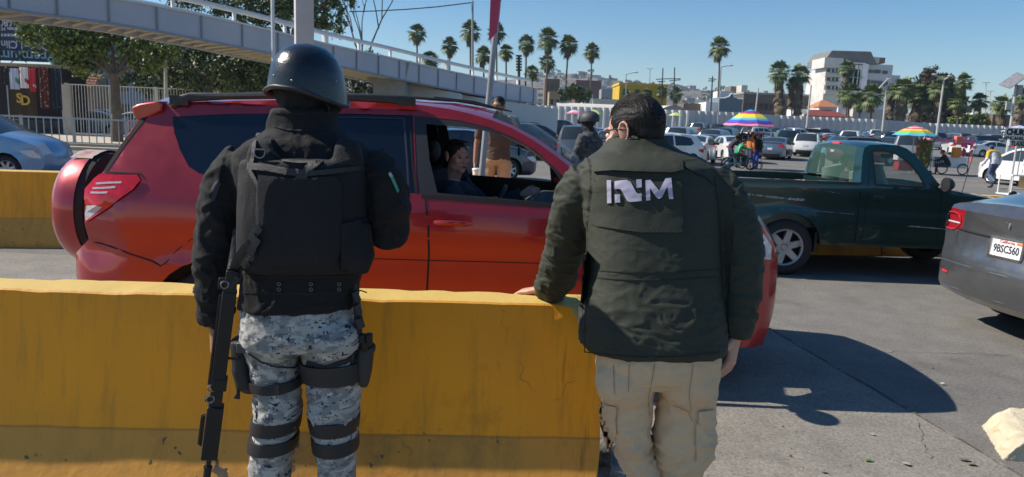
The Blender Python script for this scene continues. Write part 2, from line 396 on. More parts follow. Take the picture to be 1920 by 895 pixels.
    r3.color_ramp.elements[0].color = (1, 1, 1, 1); r3.color_ramp.elements[1].color = (0, 0, 0, 1); L(vo.outputs[0], r3.inputs[0])
    gate = n.nodes.new('ShaderNodeTexNoise'); gate.inputs['Scale'].default_value = 2.7; gate.inputs['Detail'].default_value = 3; L(tc.outputs['Object'], gate.inputs['Vector'])
    r4 = n.nodes.new('ShaderNodeValToRGB'); r4.color_ramp.elements[0].position = 0.60; r4.color_ramp.elements[1].position = 0.66; L(gate.outputs[0], r4.inputs[0])
    mm = n.nodes.new('ShaderNodeMix'); mm.data_type = 'RGBA'; mm.blend_type = 'MULTIPLY'; mm.inputs[0].default_value = 1; L(r3.outputs[0], mm.inputs[6]); L(r4.outputs[0], mm.inputs[7])
    over(mm.outputs[2], (0.13, 0.08, 0.03))
    # sun-bleached paler yellow on upward faces, rubbed through along the edge
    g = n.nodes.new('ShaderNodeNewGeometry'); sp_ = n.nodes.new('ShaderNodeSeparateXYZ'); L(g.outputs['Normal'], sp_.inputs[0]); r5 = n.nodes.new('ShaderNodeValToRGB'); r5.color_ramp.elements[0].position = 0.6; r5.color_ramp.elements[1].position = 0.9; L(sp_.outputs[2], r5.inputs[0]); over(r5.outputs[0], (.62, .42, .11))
    # vertical rubber scuffs
    m3 = n.nodes.new('ShaderNodeMapping'); m3.inputs['Scale'].default_value = (26, 4, 1.6); L(tc.outputs['Object'], m3.inputs[0]); q3 = n.nodes.new('ShaderNodeTexNoise'); q3.inputs['Scale'].default_value = 1.6; q3.inputs['Detail'].default_value = 6; L(m3.outputs[0], q3.inputs['Vector'])
    r6 = n.nodes.new('ShaderNodeValToRGB'); r6.color_ramp.elements[0].position = .60; r6.color_ramp.elements[1].position = .72; r6.color_ramp.elements[1].color = (.7, .7, .7, 1); L(q3.outputs[0], r6.inputs[0])
    r7 = n.nodes.new('ShaderNodeMapRange'); r7.inputs[1].default_value = 1.75; r7.inputs[2].default_value = 2.05; L(sx.outputs[0], r7.inputs[0]); m4 = n.nodes.new('ShaderNodeMath'); m4.operation = 'MULTIPLY'; L(r6.outputs[0], m4.inputs[0]); L(r7.outputs[0], m4.inputs[1]); over(m4.outputs[0], (.05, .035, .02))
    L(src, b.inputs['Base Color'])
    return m
ymat = barrier_mat('yellow_barrier_paint', (0.97, 0.365, 0.004))
pale_conc = mat('pale_weathered_concrete', (0.55, 0.50, 0.40), rough=0.85, var=0.15, vs=9, bump=0.5, bs=45, dirt=(0.16, 0.13, 0.09), ds=7, dt=0.58)
raw_conc = mat('raw_concrete', (0.2, 0.19, 0.175), rough=0.95, var=0.3, vs=12, bump=0.9, bs=30)
PROF = [(0.0, 0.0), (0.0, 0.07), (0.17, 0.34), (0.235, 0.885), (0.25, 0.9), (0.42, 0.9), (0.435, 0.885), (0.50, 0.34), (0.67, 0.07), (0.67, 0.0)]
def barrier(name, A, B, label, group, m=ymat, h=1.0, chip=False, seg=0.05, z0=0.0):
    """A, B: ends of the near foot line"""
    A = Vector((*A, 0)); B = Vector((*B, 0)); d = (B-A); Ln = d.length; d.normalize(); q = Vector((-d.y, d.x, 0))
    n = max(2, int(Ln/seg)); o = bpy.data.objects.new(name, None)
    prof = smooth_poly(PROF, 1)
    mb = MB(); vs = []
    k = len(prof)
    for i in range(n+1):
        t = Ln*i/n
        for (u, z) in prof:
            e = 0.0; cz = z
            wob = 0.004*noise.noise(Vector((t*3, u*4, z*4)))
            tt = t
            if chip and z > 0.8:
                cc = 0.012*max(0, noise.noise(Vector((t*9, 5, u*6)))) ; cz = z - cc
                if Ln-t < 0.16 and u < 0.3: cz = z - 0.10*(1-(Ln-t)/0.16)*(0.7+noise.noise(Vector((t*30, u*9, 0))))
            if chip and z < 0.34 and Ln-t < 0.3:
                tt = t - 0.10*(1-(Ln-t)/0.3)*(0.34-z)/0.34*(1+noise.noise(Vector((z*20, 3, 1))))
            tt = tt+(.10*(1-z/.9) if chip and Ln-t < .25 else 0)*(1-(Ln-t)/.25); p = A + d*tt + q*(u+wob); vs.append((p.x, p.y, cz*h))
    fs = [(i*k+j, (i+1)*k+j, (i+1)*k+(j+1) % k, i*k+(j+1) % k) for i in range(n) for j in range(k)]
    fs += [tuple(range(k)), tuple(reversed(range(n*k, (n+1)*k)))]
    mb.add([Vector(v)-Vector((*((A+B)/2).xy, 0)) for v in vs], fs)
    ob = mb.build(name, m, angle=35); ob.location = ((A.x+B.x)/2, (A.y+B.y)/2, z0)
    return tag(ob, label, 'barrier', group)
fA = P(0, 538, 1); 
def topY(px, py, z=0.95): q = G(px, py, z); return Vector((q.x, q.y))
tA = topY(0, 538); tB = topY(1092, 570); td = (tB-tA).normalized(); tq = Vector((-td.y, td.x))
off = -tq*0.245
nA = tA - td*1.6 + off; nB = tB + td*0.05 + off
barrier('concrete_barrier', (nA.x, nA.y), (nB.x, nB.y), 'long near yellow barrier with chipped right end, both men standing in front of it', None, chip=True, z0=0.05)
# row of barriers on the far side of the red car's lane
q0 = Vector(topY(-30, 311)); q1 = Vector(topY(1850, 361)); dd = (q1-q0); nB_ = 6; dl = dd.normalized(); oq = -Vector((-dl.y, dl.x))*0.245
wt = mat('whiteish_end_paint', (0.6, 0.55, 0.45), rough=0.8)
marks = [gp(28, 437)[0]]
xs0 = [-9.6, -6.80, -3.6, -0.5, 2.6, 5.4, 7.55]
labs = ['dirty yellow concrete barrier below the blue car at the left edge of the photo', 'yellow concrete barrier left of the spare wheel cover of the red car', 'yellow', 'yellow concrete barrier seen through the open window of the red car, paper cup on top', 'yellow concrete barrier behind the green jacket and the bed of the pickup', 'ochre concrete barrier behind the hood of the green pickup']
labs[2] = 'yellow concrete barrier hidden for the most part behind the rear doors of the red car'
for i in range(6):
    def at(x): t = (x-q0.x)/dl.x; p = q0+dl*t+oq; return (p.x, p.y)
    barrier('concrete_barrier', at(xs0[i]+0.015), at(xs0[i+1]-0.015), labs[i], 'barriers behind the red car', seg=0.3)
endx = at(7.6)
# pale barrier piece at the right edge of the photograph
e0 = G(1868, 862); 
wmb = MB(); wmb.prism([(0, 0), (.055, .075), (.10, .13), (.16, .165), (.62, .215), (.66, 0)], lambda u, v, d: (u*1.0+d*.30+.02*math.sin(d*9), d, v*1.0), .55)
me = voxel(wmb, .011, mat('worn_yellow_white_concrete', (0.52, 0.46, 0.33), rough=0.92, var=0.18, vs=7, bump=0.7, bs=55, dirt=(0.40, 0.25, 0.05), ds=9, dt=0.56), 1, 'concrete_block', lambda p, n_: .008*noise.noise(p*9)+.004*noise.noise(p*28)-(.015*max(0, noise.noise(p*5+Vector((3, 1, 2)))-.25)))
o = link('concrete_block', me); o.location = (e0.x-.03, e0.y+.0, 0); o.rotation_euler = (0, 0, -.12); o.scale = (.85, .85, .80); o.location.x += .06
tag(o, 'pale worn concrete block with yellow paint remains at the lower right corner', 'concrete block')
# yellow and white marker block at the end of the far barriers
c0 = G(1866, 384)
mb = MB(); mb.cur = 0; mb.prism([(0, 0), (0.16, 0), (0.16, 0.42), (0.0, 0.42)], lambda u, v, d: (u-0.2, d-0.2, v), 0.4); mb.cur = 1
mb.prism([(0.162, 0), (0.42, 0), (0.40, 0.44), (0.2, 0.47), (0.162, 0.44)], lambda u, v, d: (u-0.2, d-0.2, v), 0.41)
o = mb.build('marker_block', [wt, mat('bright_yellow_paint', (0.75, 0.5, 0.03), rough=0.6)], bevel=0.015, loc=(endx[0]+0.35, endx[1]+0.3, 0.42)); o.location.z = 0.45
mb = MB(); mb.box((0, 0, 0.225), (0.4, 0.4, 0.45)); ob = mb.build('plinth', raw_conc, o, bevel=0.02); ob.location = (0, 0, -0.45)
tag(o, 'yellow and white painted marker block at the end of the ochre barrier', 'marker block')
# tyre, stone and bottle behind the barrier's broken end
# ================================================================== vehicles
M_TYRE = mat('tyre_rubber', (0.022, 0.022, 0.023), rough=0.8, var=0.2, bump=0.3, bs=40)
M_BLACKPL = mat('black_plastic', (0.022, 0.023, 0.025), rough=0.5, var=0.2, bump=0.1, bs=80)
M_UNDER = mat('underbody', (0.012, 0.012, 0.012), rough=0.9)
M_SEAM = mat('panel_gap', (0.006, 0.005, 0.005), rough=0.8)
M_CHROME = mat('bright_metal', (0.6, 0.6, 0.6), rough=0.18, metal=1.0, var=0.03)
M_RIM = mat('alloy', (0.42, 0.43, 0.45), rough=0.35, metal=0.8, var=0.08)
M_GLASS_D = glassy('dark_car_glass', (0.012, 0.016, 0.020))
M_GLASS_FAR = glassy('car_glass', (0.03, 0.04, 0.048), rough=0.08)
M_GLASS_C = glassy('clear_glass', (0.10, 0.14, 0.13), alpha=0.22)
M_TAIL = mat('tail_lamp_red', (0.62, 0.008, 0.014), rough=0.12, coat=0.6, var=0.15, vs=25)
M_TAILW = mat('tail_lamp_clear', (0.55, 0.5, 0.5), rough=0.12, coat=0.6, var=0.2, vs=60)
M_HEAD = mat('head_lamp', (0.55, 0.57, 0.6), rough=0.1, coat=0.7, var=0.25, vs=30)
M_AMBER = mat('amber_lens', (0.8, 0.28, 0.02), rough=0.2, coat=0.5)
M_PLATE = mat('plate_white', (0.7, 0.7, 0.68), rough=0.4, var=0.03)
M_WHITE = mat('white_paint', (0.78, 0.78, 0.76), rough=0.4, var=0.04)
def wheel_mb(r, wd, style=5, n=28, rimr=0.66):
    """wheel with axis Y, outer side towards -Y"""
    t = MB(); h = wd/2
    t.lathe([(r*rimr, -h*0.86), (r*0.80, -h), (r*0.93, -h*0.93), (r, -h*0.62), (r, h*0.62), (r*0.93, h*0.93), (r*rimr, h*0.9), (r*rimr, -h*0.86)], (0, 0, 0), 'Y', n)
    m = MB(); rr = r*rimr
    m.lathe([(rr*1.02, -h*0.84), (rr*0.97, -h*0.92), (rr*0.92, -h*0.84), (rr*0.90, -h*0.1), (0.0, -h*0.05)], (0, 0, 0), 'Y', n, m=1)
    m.lathe([(rr*1.02, -h*0.84), (rr*0.97, -h*0.93), (rr*0.90, -h*0.84), (rr*0.89, -h*0.55)], (0, 0, 0), 'Y', n, m=0)
    for i in range(style):
        a = 2*math.pi*i/style+0.3; u = Vector((math.cos(a), 0, math.sin(a))); s_ = Vector((-math.sin(a), 0, math.cos(a))); o = Vector((0, 1, 0))
        w0 = rr*(1.15/style); w1 = rr*(0.9/style)
        y0 = -h*0.70; y1 = -h*0.84
        q = [u*rr*0.12-s_*w0, u*rr*0.12+s_*w0, u*rr*0.93+s_*w1, u*rr*0.93-s_*w1]
        m.add([q[0]+o*y0, q[1]+o*y0, q[2]+o*y1, q[3]+o*y1] + [p*0.98+o*(-h*0.3) for p in q], [(3, 2, 1, 0), (0, 1, 5, 4), (1, 2, 6, 5), (2, 3, 7, 6), (3, 0, 4, 7)], 0)
    m.lathe([(0.0, -h*0.86), (rr*0.15, -h*0.84), (rr*0.2, -h*0.7), (rr*0.22, -h*0.4)], (0, 0, 0), 'Y', 14, m=0)
    return t, m
_wheels = {}
def add_wheel(parent, x, y, r, wd, side, style=5, rimmat=None, n=28, steel=False, steer=0.0, name='wheel'):
    key = (round(r, 3), wd, style, n, rimmat.name if rimmat else '')
    if key not in _wheels:
        t, m = wheel_mb(r, wd, style, n)
        _wheels[key] = (t.mesh('tyre', M_TYRE, angle=50), m.mesh('rim', [rimmat or M_RIM, M_UNDER], angle=30))
    tm, rm = _wheels[key]
    a = link(name, tm, parent); a.location = (x, y, r); a.rotation_euler = (0, 0, steer if side < 0 else math.pi+steer)
    link('rim', rm, a); return a
def arc_pts(cx, r, z0, cz=None, n=10, a0=None):
    """wheel arch from right (front) to left (rear) above z0"""
    cz = r*0.86 if cz is None else cz
    s = math.asin(max(-1, min(1, (z0-cz)/r))); A0 = s; A1 = math.pi-s
    return [(cx+r*math.cos(lerp(A0, A1, i/n)), cz+r*math.sin(lerp(A0, A1, i/n))) for i in range(n+1)]
class Body:
    """car shell from a side outline; x forward, near side is -y, z up"""
    def __init__(s, outline, W, sill, wheels, ra, belt, cz=None, tumble=0.30, rc=(0.45, 0.55), dp=(0.14, 0.2), crown=0.05, endcrown=0.10, tuck=0.05, bulge=0.0, g=0.12, ns=9, shoulder=0.0):
        s.o = outline; s.W = W; s.sill = sill; s.wh = wheels; s.ra = ra; s.belt = belt; s.tumble = tumble; s.rc = rc; s.dp = dp
        s.crown = crown; s.ec = endcrown; s.tuck = tuck; s.g = g; s.ns = ns; s.sh = shoulder
        s.x0 = min(p[0] for p in outline); s.x1 = max(p[0] for p in outline)
        bot = []
        for wx in sorted(wheels, reverse=True): bot += arc_pts(wx, ra, sill, cz, n=14 if g < 0.1 else 8)
        s.poly = list(outline) + bot
    def w(s, x, z):
        t = (x-(s.x0+s.x1)/2)/((s.x1-s.x0)/2)
        v = s.W*(1-0.012*t*t)
        for e, rc, dp in ((x-s.x0, s.rc[0], s.dp[0]), (s.x1-x, s.rc[1], s.dp[1])):
            if e < rc:
                q = 1-max(0, e)/rc; v -= dp*(1-math.sqrt(max(0, 1-q*q*0.98)))
        if z > s.belt: v -= s.tumble*(z-s.belt) + 0.12*(z-s.belt)**2
        zm = s.belt*0.62
        if z < zm: v -= s.tuck*((zm-z)/zm)**2
        elif z < s.belt: v -= 0.02*((z-zm)/(s.belt-zm))**2
        if s.sh:
            v += s.sh*math.exp(-((z-s.belt+0.10)/0.05)**2) - s.sh*math.exp(-((z-s.belt+0.26)/0.07)**2)
            for wx in s.wh:      # flared arches
                d = math.hypot(x-wx, z-s.ra*0.86); v += 0.022*math.exp(-((d-s.ra-0.02)/0.07)**2)
        return v
    def side(s, polys):
        """triangulate the side; polys: dict name -> polygon; returns dict name -> list of triangles in (x, z)"""
        vs = []; es = []; ring = s.poly
        def addring(r_, close=True):
            o = len(vs); vs.extend([Vector(p[:2]) for p in r_]); n = len(r_); es.extend([(o+i, o+(i+1) % n) for i in range(n)])
        def dens(r_):
            out = []
            for i in range(len(r_)):
                a, b = r_[i], r_[(i+1) % len(r_)]; L = math.hypot(b[0]-a[0], b[1]-a[1]); k = max(1, int(L/(s.g*1.2)))
                out += [(lerp(a[0], b[0], j/k), lerp(a[1], b[1], j/k)) for j in range(k)]
            return out
        rg = dens(ring); addring(rg)
        for nme, p in polys.items(): addring(dens(p))
        z1 = max(p[1] for p in ring); nx = int((s.x1-s.x0)/s.g)+1; nz = int((z1-s.sill)/s.g)+1
        for i in range(nx+1):
            for j in range(nz+1):
                x = s.x0+i*s.g+0.013; z = s.sill+j*s.g+0.017
                if inside((x, z), ring): vs.append(Vector((x, z)))
        ov, oe, of, *_ = delaunay_2d_cdt(vs, es, [], 0, 1e-5)
        out = {'body': []}
        for nme in polys: out[nme] = []
        s.ov = [(v.x, v.y) for v in ov]
        for t in of:
            c = (sum(ov[i].x for i in t)/3, sum(ov[i].y for i in t)/3)
            if not inside(c, ring): continue
            for nme, p in polys.items():
                if inside(c, p): out[nme].append(tuple(t)); break
            else: out['body'].append(tuple(t))
        return out
    def emit(s, mb, tris, side, m=0, off=0.0):
        idx = {}; vv = []; ff = []
        for t in tris:
            q = []
            for i in t:
                if i not in idx:
                    idx[i] = len(vv); x, z = s.ov[i]; vv.append((x, side*(s.w(x, z)+off), z))
                q.append(idx[i])
            ff.append(tuple(q) if side < 0 else tuple(reversed(q)))
        mb.add(vv, ff, m)
    def strip(s, classify, mbs, sl=None, mid=None):
        """outer skin across the car along the outline; classify(x, z, sfrac, nx, nz) -> key or None"""
        o = s.o; n = len(o)
        S = sl or [math.sin(math.pi/2*t) if False else t for t in (-1, -0.97, -0.9, -0.8, -0.62, -0.4, -0.15, 0.15, 0.4, 0.62, 0.8, 0.9, 0.97, 1)]
        nor = []
        for i in range(n):
            a = o[max(i-1, 0)]; b = o[min(i+1, n-1)]; d = Vector((b[0]-a[0], b[1]-a[1])).normalized(); nor.append((-d.y, d.x))
        rows = []
        for i, p in enumerate(o):
            x, z = p[0], p[1]; nx, nz = nor[i]; w_ = s.w(x, z); row = []
            cr = s.crown*abs(nz) + s.ec*abs(nx) if abs(nx) > 0.1 else s.crown
            for q in S:
                k = cr*(1-abs(q)**2.4)
                row.append(Vector((x+nx*k, q*w_, z+nz*k)))
            rows.append(row)
        s.rows = rows; s.S = S
        for i in range(n-1):
            for j in range(len(S)-1):
                x = (o[i][0]+o[i+1][0])/2; z = (o[i][1]+o[i+1][1])/2; q = abs(S[j]+S[j+1])/2
                d = Vector((o[i+1][0]-o[i][0], o[i+1][1]-o[i][1])).normalized()
                key = classify(x, z, q, -d.y, d.x)
                if key is None: continue
                mb, m = mbs[key]
                mb.add([rows[i][j], rows[i][j+1], rows[i+1][j+1], rows[i+1][j]], [(0, 1, 2, 3)], m)
    def line(s, mb, pts, side, wd=0.006, off=0.0025, m=0, step=0.05):
        full = []
        for a, b in zip(pts, pts[1:]):
            L = math.hypot(b[0]-a[0], b[1]-a[1]); k = max(1, int(L/step)); full += [(lerp(a[0], b[0], i/k), lerp(a[1], b[1], i/k)) for i in range(k)]
        full.append(pts[-1]); A = []; B = []; n = len(full)
        for i, p in enumerate(full):
            a = full[max(0, i-1)]; b = full[min(n-1, i+1)]; d = Vector((b[0]-a[0], b[1]-a[1])).normalized(); nn = (-d.y*wd/2, d.x*wd/2)
            for lst, sg in ((A, 1), (B, -1)):
                x = p[0]+sg*nn[0]; z = p[1]+sg*nn[1]; lst.append((x, side*(s.w(x, z)+off), z))
        mb.add(A+B, [(i, i+1, n+i+1, n+i) if side > 0 else (i+1, i, n+i, n+i+1) for i in range(n-1)], m)
def weld(ob, d=0.0015):
    bm = bmesh.new(); bm.from_mesh(ob.data); bmesh.ops.remove_doubles(bm, verts=bm.verts, dist=d); bmesh.ops.recalc_face_normals(bm, faces=bm.faces); bm.to_mesh(ob.data); bm.free()
    ob.data.set_sharp_from_angle(angle=R(38))
# ------------------------------------------------------------------ simple traffic / parked car templates
SPECS = {
 'sedan': dict(o=[(0.10,.24),(0.02,.42),(0,.60),(0.03,.82),(.08,1.0),(.16,1.07),(.5,1.10),(.78,1.13),(1.1,1.27),(1.45,1.39),(1.9,1.45),(2.4,1.46),(2.8,1.42),(3.15,1.30),(3.68,1.04),(4.1,.97),(4.5,.88),(4.7,.76),(4.78,.58),(4.74,.3),(4.6,.22)], W=.91, belt=1.0, wh=(.98,3.78), r=.33,
   win={'rw':[(1.02,1.04),(1.2,1.20),(1.52,1.345),(1.9,1.395),(2.16,1.40),(2.16,1.0)],'fw':[(2.25,1.0),(2.25,1.40),(2.7,1.37),(3.02,1.27),(3.42,1.07),(3.36,1.0)]}),
 'hatch': dict(o=[(0.08,.26),(0.0,.45),(0.02,.75),(.08,1.0),(.28,1.3),(.42,1.44),(.8,1.50),(1.5,1.54),(2.1,1.51),(2.5,1.40),(3.1,1.06),(3.5,.98),(3.85,.85),(3.98,.65),(3.97,.38),(3.85,.24)], W=.86, belt=1.0, wh=(.68,3.2), r=.31,
   win={'rw':[(.62,1.12),(.75,1.36),(1.1,1.43),(1.62,1.455),(1.62,1.0),(.8,1.02)],'fw':[(1.7,1.0),(1.7,1.455),(2.1,1.44),(2.42,1.34),(2.92,1.06),(2.85,1.0)]}),
 'suv': dict(o=[(0.10,.30),(0.0,.5),(.0,.62),(.03,.9),(.08,1.1),(.22,1.42),(.34,1.60),(.6,1.67),(1.5,1.71),(2.3,1.69),(2.75,1.60),(3.1,1.42),(3.55,1.16),(4.0,1.09),(4.4,.99),(4.57,.82),(4.62,.55),(4.58,.36),(4.45,.28)], W=.93, belt=1.12, wh=(.88,3.58), r=.36,
   win={'qw':[(.5,1.22),(.62,1.50),(1.05,1.575),(1.12,1.16)],'rw':[(1.2,1.15),(1.14,1.58),(2.0,1.615),(2.0,1.12)],'fw':[(2.08,1.12),(2.08,1.615),(2.4,1.60),(2.72,1.51),(3.3,1.18),(3.2,1.12)]}),
 'pickup': dict(o=[(0.08,.42),(0.02,.55),(0.0,.8),(0.02,1.12),(.06,1.20),(1.0,1.20),(1.98,1.20),(2.0,1.22),(2.06,1.5),(2.14,1.72),(2.3,1.79),(3.0,1.82),(3.4,1.79),(3.7,1.66),(4.25,1.25),(4.7,1.18),(5.2,1.10),(5.4,.98),(5.46,.7),(5.42,.45),(5.3,.38)], W=.96, belt=1.2, wh=(1.15,4.5), r=.39, bed=(.08,1.98),
   win={'rw':[(2.2,1.26),(2.26,1.66),(2.85,1.70),(2.85,1.24)],'fw':[(2.93,1.24),(2.93,1.70),(3.35,1.68),(3.62,1.57),(4.0,1.28),(3.9,1.22)]}),
 'van': dict(o=[(0.08,.28),(0.0,.5),(.0,.7),(.02,1.05),(.10,1.45),(.22,1.70),(.5,1.79),(1.5,1.83),(2.6,1.80),(3.1,1.68),(3.5,1.45),(4.15,1.10),(4.5,1.0),(4.8,.85),(4.9,.6),(4.86,.36),(4.7,.26)], W=.97, belt=1.1, wh=(.95,3.95), r=.35,
   win={'qw':[(.28,1.2),(.4,1.62),(1.35,1.68),(1.35,1.12)],'rw':[(1.43,1.12),(1.43,1.69),(2.35,1.68),(2.35,1.10)],'fw':[(2.43,1.10),(2.43,1.68),(2.95,1.62),(3.35,1.42),(3.85,1.12),(3.75,1.08)]}),
}
TEMPL = {}
def template(kind):
    if kind in TEMPL: return TEMPL[kind]
    sp = SPECS[kind]; B = Body(sp['o'], sp['W'], 0.24 if kind != 'pickup' else .4, sp['wh'], sp['r']+0.06, sp['belt'], g=0.22, shoulder=0.012)
    x0, x1 = B.x0, B.x1; H = max(p[1] for p in sp['o'])
    polys = dict(sp['win'])
    tz = sp['belt']*0.82
    polys['tail'] = [(x0+.01, tz-.13), (x0+.01, tz+.05), (x0+.16, tz+.07), (x0+.42, tz+.03), (x0+.3, tz-.06)]
    polys['head'] = [(x1-.42, tz-.07), (x1-.45, tz-.02), (x1-.2, tz-.01), (x1-.06, tz-.12), (x1-.04, tz-.2), (x1-.22, tz-.17)]
    if kind in ('sedan', 'hatch'): polys['head'] = [(a, b-0.06) for a, b in polys['head']]
    if kind in ('sedan',): polys['tail'] = [(a, b+0.07) for a, b in polys['tail']]
    T = B.side(polys)
    body = MB(); gl = MB(); tail = MB(); head = MB(); trim = MB(); scr = MB(); rg = MB()
    for sd in (-1, 1):
        B.emit(body, T['body'], sd)
        for k in sp['win']: B.emit(gl, T[k], sd, off=-0.006)
        B.emit(tail, T['tail'], sd, off=0.004); B.emit(head, T['head'], sd, off=0.004)
        xb = [p for p in sp['win']['fw']][0][0]-0.04
        B.line(trim, [(xb, 0.34+(0.1 if kind == 'pickup' else 0)), (xb, sp['belt'])], sd, 0.014)
        fr = sp['win']['fw'][-1][0]+0.12; B.line(trim, [(fr, .36+(0.1 if kind == 'pickup' else 0)), (fr, sp['belt']-.04)], sd, 0.014)
        if kind in ('sedan', 'suv', 'van', 'pickup', 'hatch'):
            for a in sp['wh'][:1]:
                xr = a+sp['r']+0.12 if kind != 'pickup' else 2.02
                B.line(trim, [(xr, .40), (xr, sp['belt'])], sd, 0.014)
        # lower sill cladding
    bed = sp.get('bed'); tzz = tz + (0.07 if kind == 'sedan' else 0); hz_ = tz - (0.06 if kind in ('sedan', 'hatch') else 0)
    def cl(x, z, q, nx, nz):
        if bed and bed[0] < x < bed[1] and z > 1.15: return None
        if bed and q < .8 and nx < -0.5 and z > 1.3 and z < 1.68: return 'rg'
        if z > sp['belt']+.02 and nx < -0.18 and q < .88 and z < H-0.06 and not bed: return 'rg'
        if z > sp['belt']+.04 and nx > 0.28 and q < .92 and z < H-0.04: return 'scr'
        if x < .35 and tzz-.13 < z < tzz+.08 and q > (.55 if kind != 'suv' else .6) and nx < -.3: return 'tail'
        if x > x1-.4 and hz_-.22 < z < hz_+.02 and q > .55 and nx > .3: return 'head'
        if x > x1-.25 and q < .5 and nx > .5 and .35 < z < hz_: return 'trim'
        if z < .42 and abs(nx) > .3 and q < .85: return 'trim'
        return 'body'
    B.strip(cl, {'body': (body, 0), 'rg': (rg, 0), 'scr': (scr, 0), 'tail': (tail, 0), 'head': (head, 0), 'trim': (trim, 0)})
    body.add(trim.v, trim.f, 1)
    parts = {'body': (body, 'paint'), 'side_window': (gl, M_GLASS_FAR), 'rear_window': (rg, M_GLASS_FAR), 'windshield': (scr, M_GLASS_FAR), 'tail_light': (tail, M_TAIL), 'headlight': (head, M_HEAD)}
    un = MB(); un.box(((x0+x1)/2, 0, .42), (x1-x0-.3, sp['W']*2-.5, .5)); 
    if bed: un.box(((bed[0]+bed[1])/2, 0, .78), (bed[1]-bed[0], sp['W']*2-.12, .04))
    parts['underbody'] = (un, M_UNDER)
    pl = MB(); pl.box((x0-0.105, 0, tz-.10 if kind != 'pickup' else .62), (.012, .30, .15)); parts['number_plate'] = (pl, M_PLATE)
    mi = MB()
    mx = sp['win']['fw'][-1][0]+0.05
    for sd in (-1, 1): mi.ell((mx, sd*(sp['W']+.08), sp['belt']+.06), (.07, .12, .075), n=10, k=6)
    parts['door_mirror'] = (mi, M_BLACKPL)
    if kind == 'suv':
        rl = MB()
        for sd in (-1, 1): rl.tube([(.55, sd*.66, 1.72), (.7, sd*.66, 1.775), (2.1, sd*.66, 1.775), (2.35, sd*.66, 1.72)], .018, 6)
        parts['roof_rail'] = (rl, M_BLACKPL)
    meshes = {}
    for k, (mb, m) in parts.items():
        me = mb.mesh(k, [M_WHITE, M_BLACKPL] if m == 'paint' else m)
        bm = bmesh.new(); bm.from_mesh(me); bmesh.ops.remove_doubles(bm, verts=bm.verts, dist=0.002); bmesh.ops.recalc_face_normals(bm, faces=bm.faces); bm.to_mesh(me); bm.free(); me.set_sharp_from_angle(angle=R(38))
        meshes[k] = me
    TEMPL[kind] = (sp, meshes); return TEMPL[kind]
PAINTS = {'white': ((0.72, 0.72, 0.70), .0), 'silver': ((0.42, 0.43, 0.44), .6), 'grey': ((0.16, 0.165, 0.175), .5), 'dark grey': ((0.06, 0.063, 0.07), .4), 'black': ((0.012, 0.012, 0.014), .2),
  'dark blue': ((0.012, 0.022, 0.055), .4), 'blue': ((0.06, 0.14, 0.32), .3), 'light blue': ((0.15, 0.28, 0.48), .3), 'red': ((0.34, 0.015, 0.015), .2), 'beige': ((0.42, 0.37, 0.29), .4), 'maroon': ((0.10, 0.012, 0.018), .3), 'dark green': ((0.012, 0.045, 0.035), .4), 'blue grey': ((0.14, 0.19, 0.25), .5)}
def make_car(kind, col, loc, heading, label, name=None, group='cars waiting in the lanes and the car park', cat=None, small=False):
    sp, me = template(kind)
    nm = {'sedan': 'sedan', 'hatch': 'hatchback', 'suv': 'suv', 'pickup': 'pickup_truck', 'van': 'minivan'}[kind]
    L = max(p[0] for p in sp['o'])
    rt = empty(nm if name is None else name, loc, heading, label, cat or {'suv': 'suv', 'pickup': 'pickup', 'van': 'van'}.get(kind, 'car'), group)
    pm = paint('car_paint_'+col.replace(' ', '_'), PAINTS[col][0], PAINTS[col][1])
    for k, m in me.items():
        if small and k in ('number_plate',): continue
        if k == 'underbody' and small: pass
        o = link(k, m, rt); o.location = (-L/2, 0, 0)
        if k == 'body': o.material_slots[0].link = 'OBJECT'; o.material_slots[0].material = pm
    for wx in sp['wh']:
        for sd in (-1, 1): add_wheel(rt, wx-L/2, sd*(sp['W']-.13), sp['r'], .21, sd, style=7, n=18)
    return rt
# ================================================================== red SUV between the barriers
RX0 = (117-960)/FPX*4.35; RYC = 5.27
def rv(px, py):
    z = 1.5
    for _ in range(3):
        Y = 4.36+0.32*max(0, z-1.08); q = P(px, py, Y); z = q.z
    return (q.x-RX0, q.z)
red = paint('red_car_paint', (0.36, 0.014, 0.018), 0.45, dust=0.0)
def px_list(l): return [rv(*p) for p in l]
rear = [(140, 618), (122, 590), (117, 540), (116, 500), (118, 482), (132, 468), (149, 455), (149, 440), (148, 421), (148, 372), (150, 353), (163, 340), (190, 321), (215, 280), (245, 235), (262, 207), (275, 197)]
roof = [(300, 193.5), (340, 191), (400, 189), (470, 187.5), (540, 187), (610, 187), (680, 189), (740, 192), (790, 197), (840, 204), (880, 213), (920, 225), (960, 241), (1000, 263), (1040, 291), (1075, 318)]
hood = [(1105, 342), (1160, 355), (1230, 366), (1310, 378), (1370, 391), (1412, 407), (1440, 427), (1460, 452), (1474, 478), (1483, 505), (1486, 540), (1482, 580), (1470, 612), (1450, 628)]
ro = px_list(rear+roof+hood)
ro[0] = (ro[0][0], .34); ro[-1] = (ro[-1][0], .30)
RWX = (rv(400, 560)[0], rv(400, 560)[0]+2.66)
RB = Body(ro, .915, .32, RWX, .41, 1.08, cz=.36, tumble=.34, rc=(.5, .75), dp=(.17, .30), crown=.045, endcrown=.12, tuck=.05, g=.07, shoulder=.014)
quarter = px_list([(316, 219), (322, 250), (335, 283), (352, 313), (373, 326), (403, 333), (450, 337), (519, 341), (523, 213), (420, 214)])
reard = px_list([(530, 214), (538, 300), (552, 351), (660, 357), (778, 363), (776, 300), (772, 217), (650, 213)])
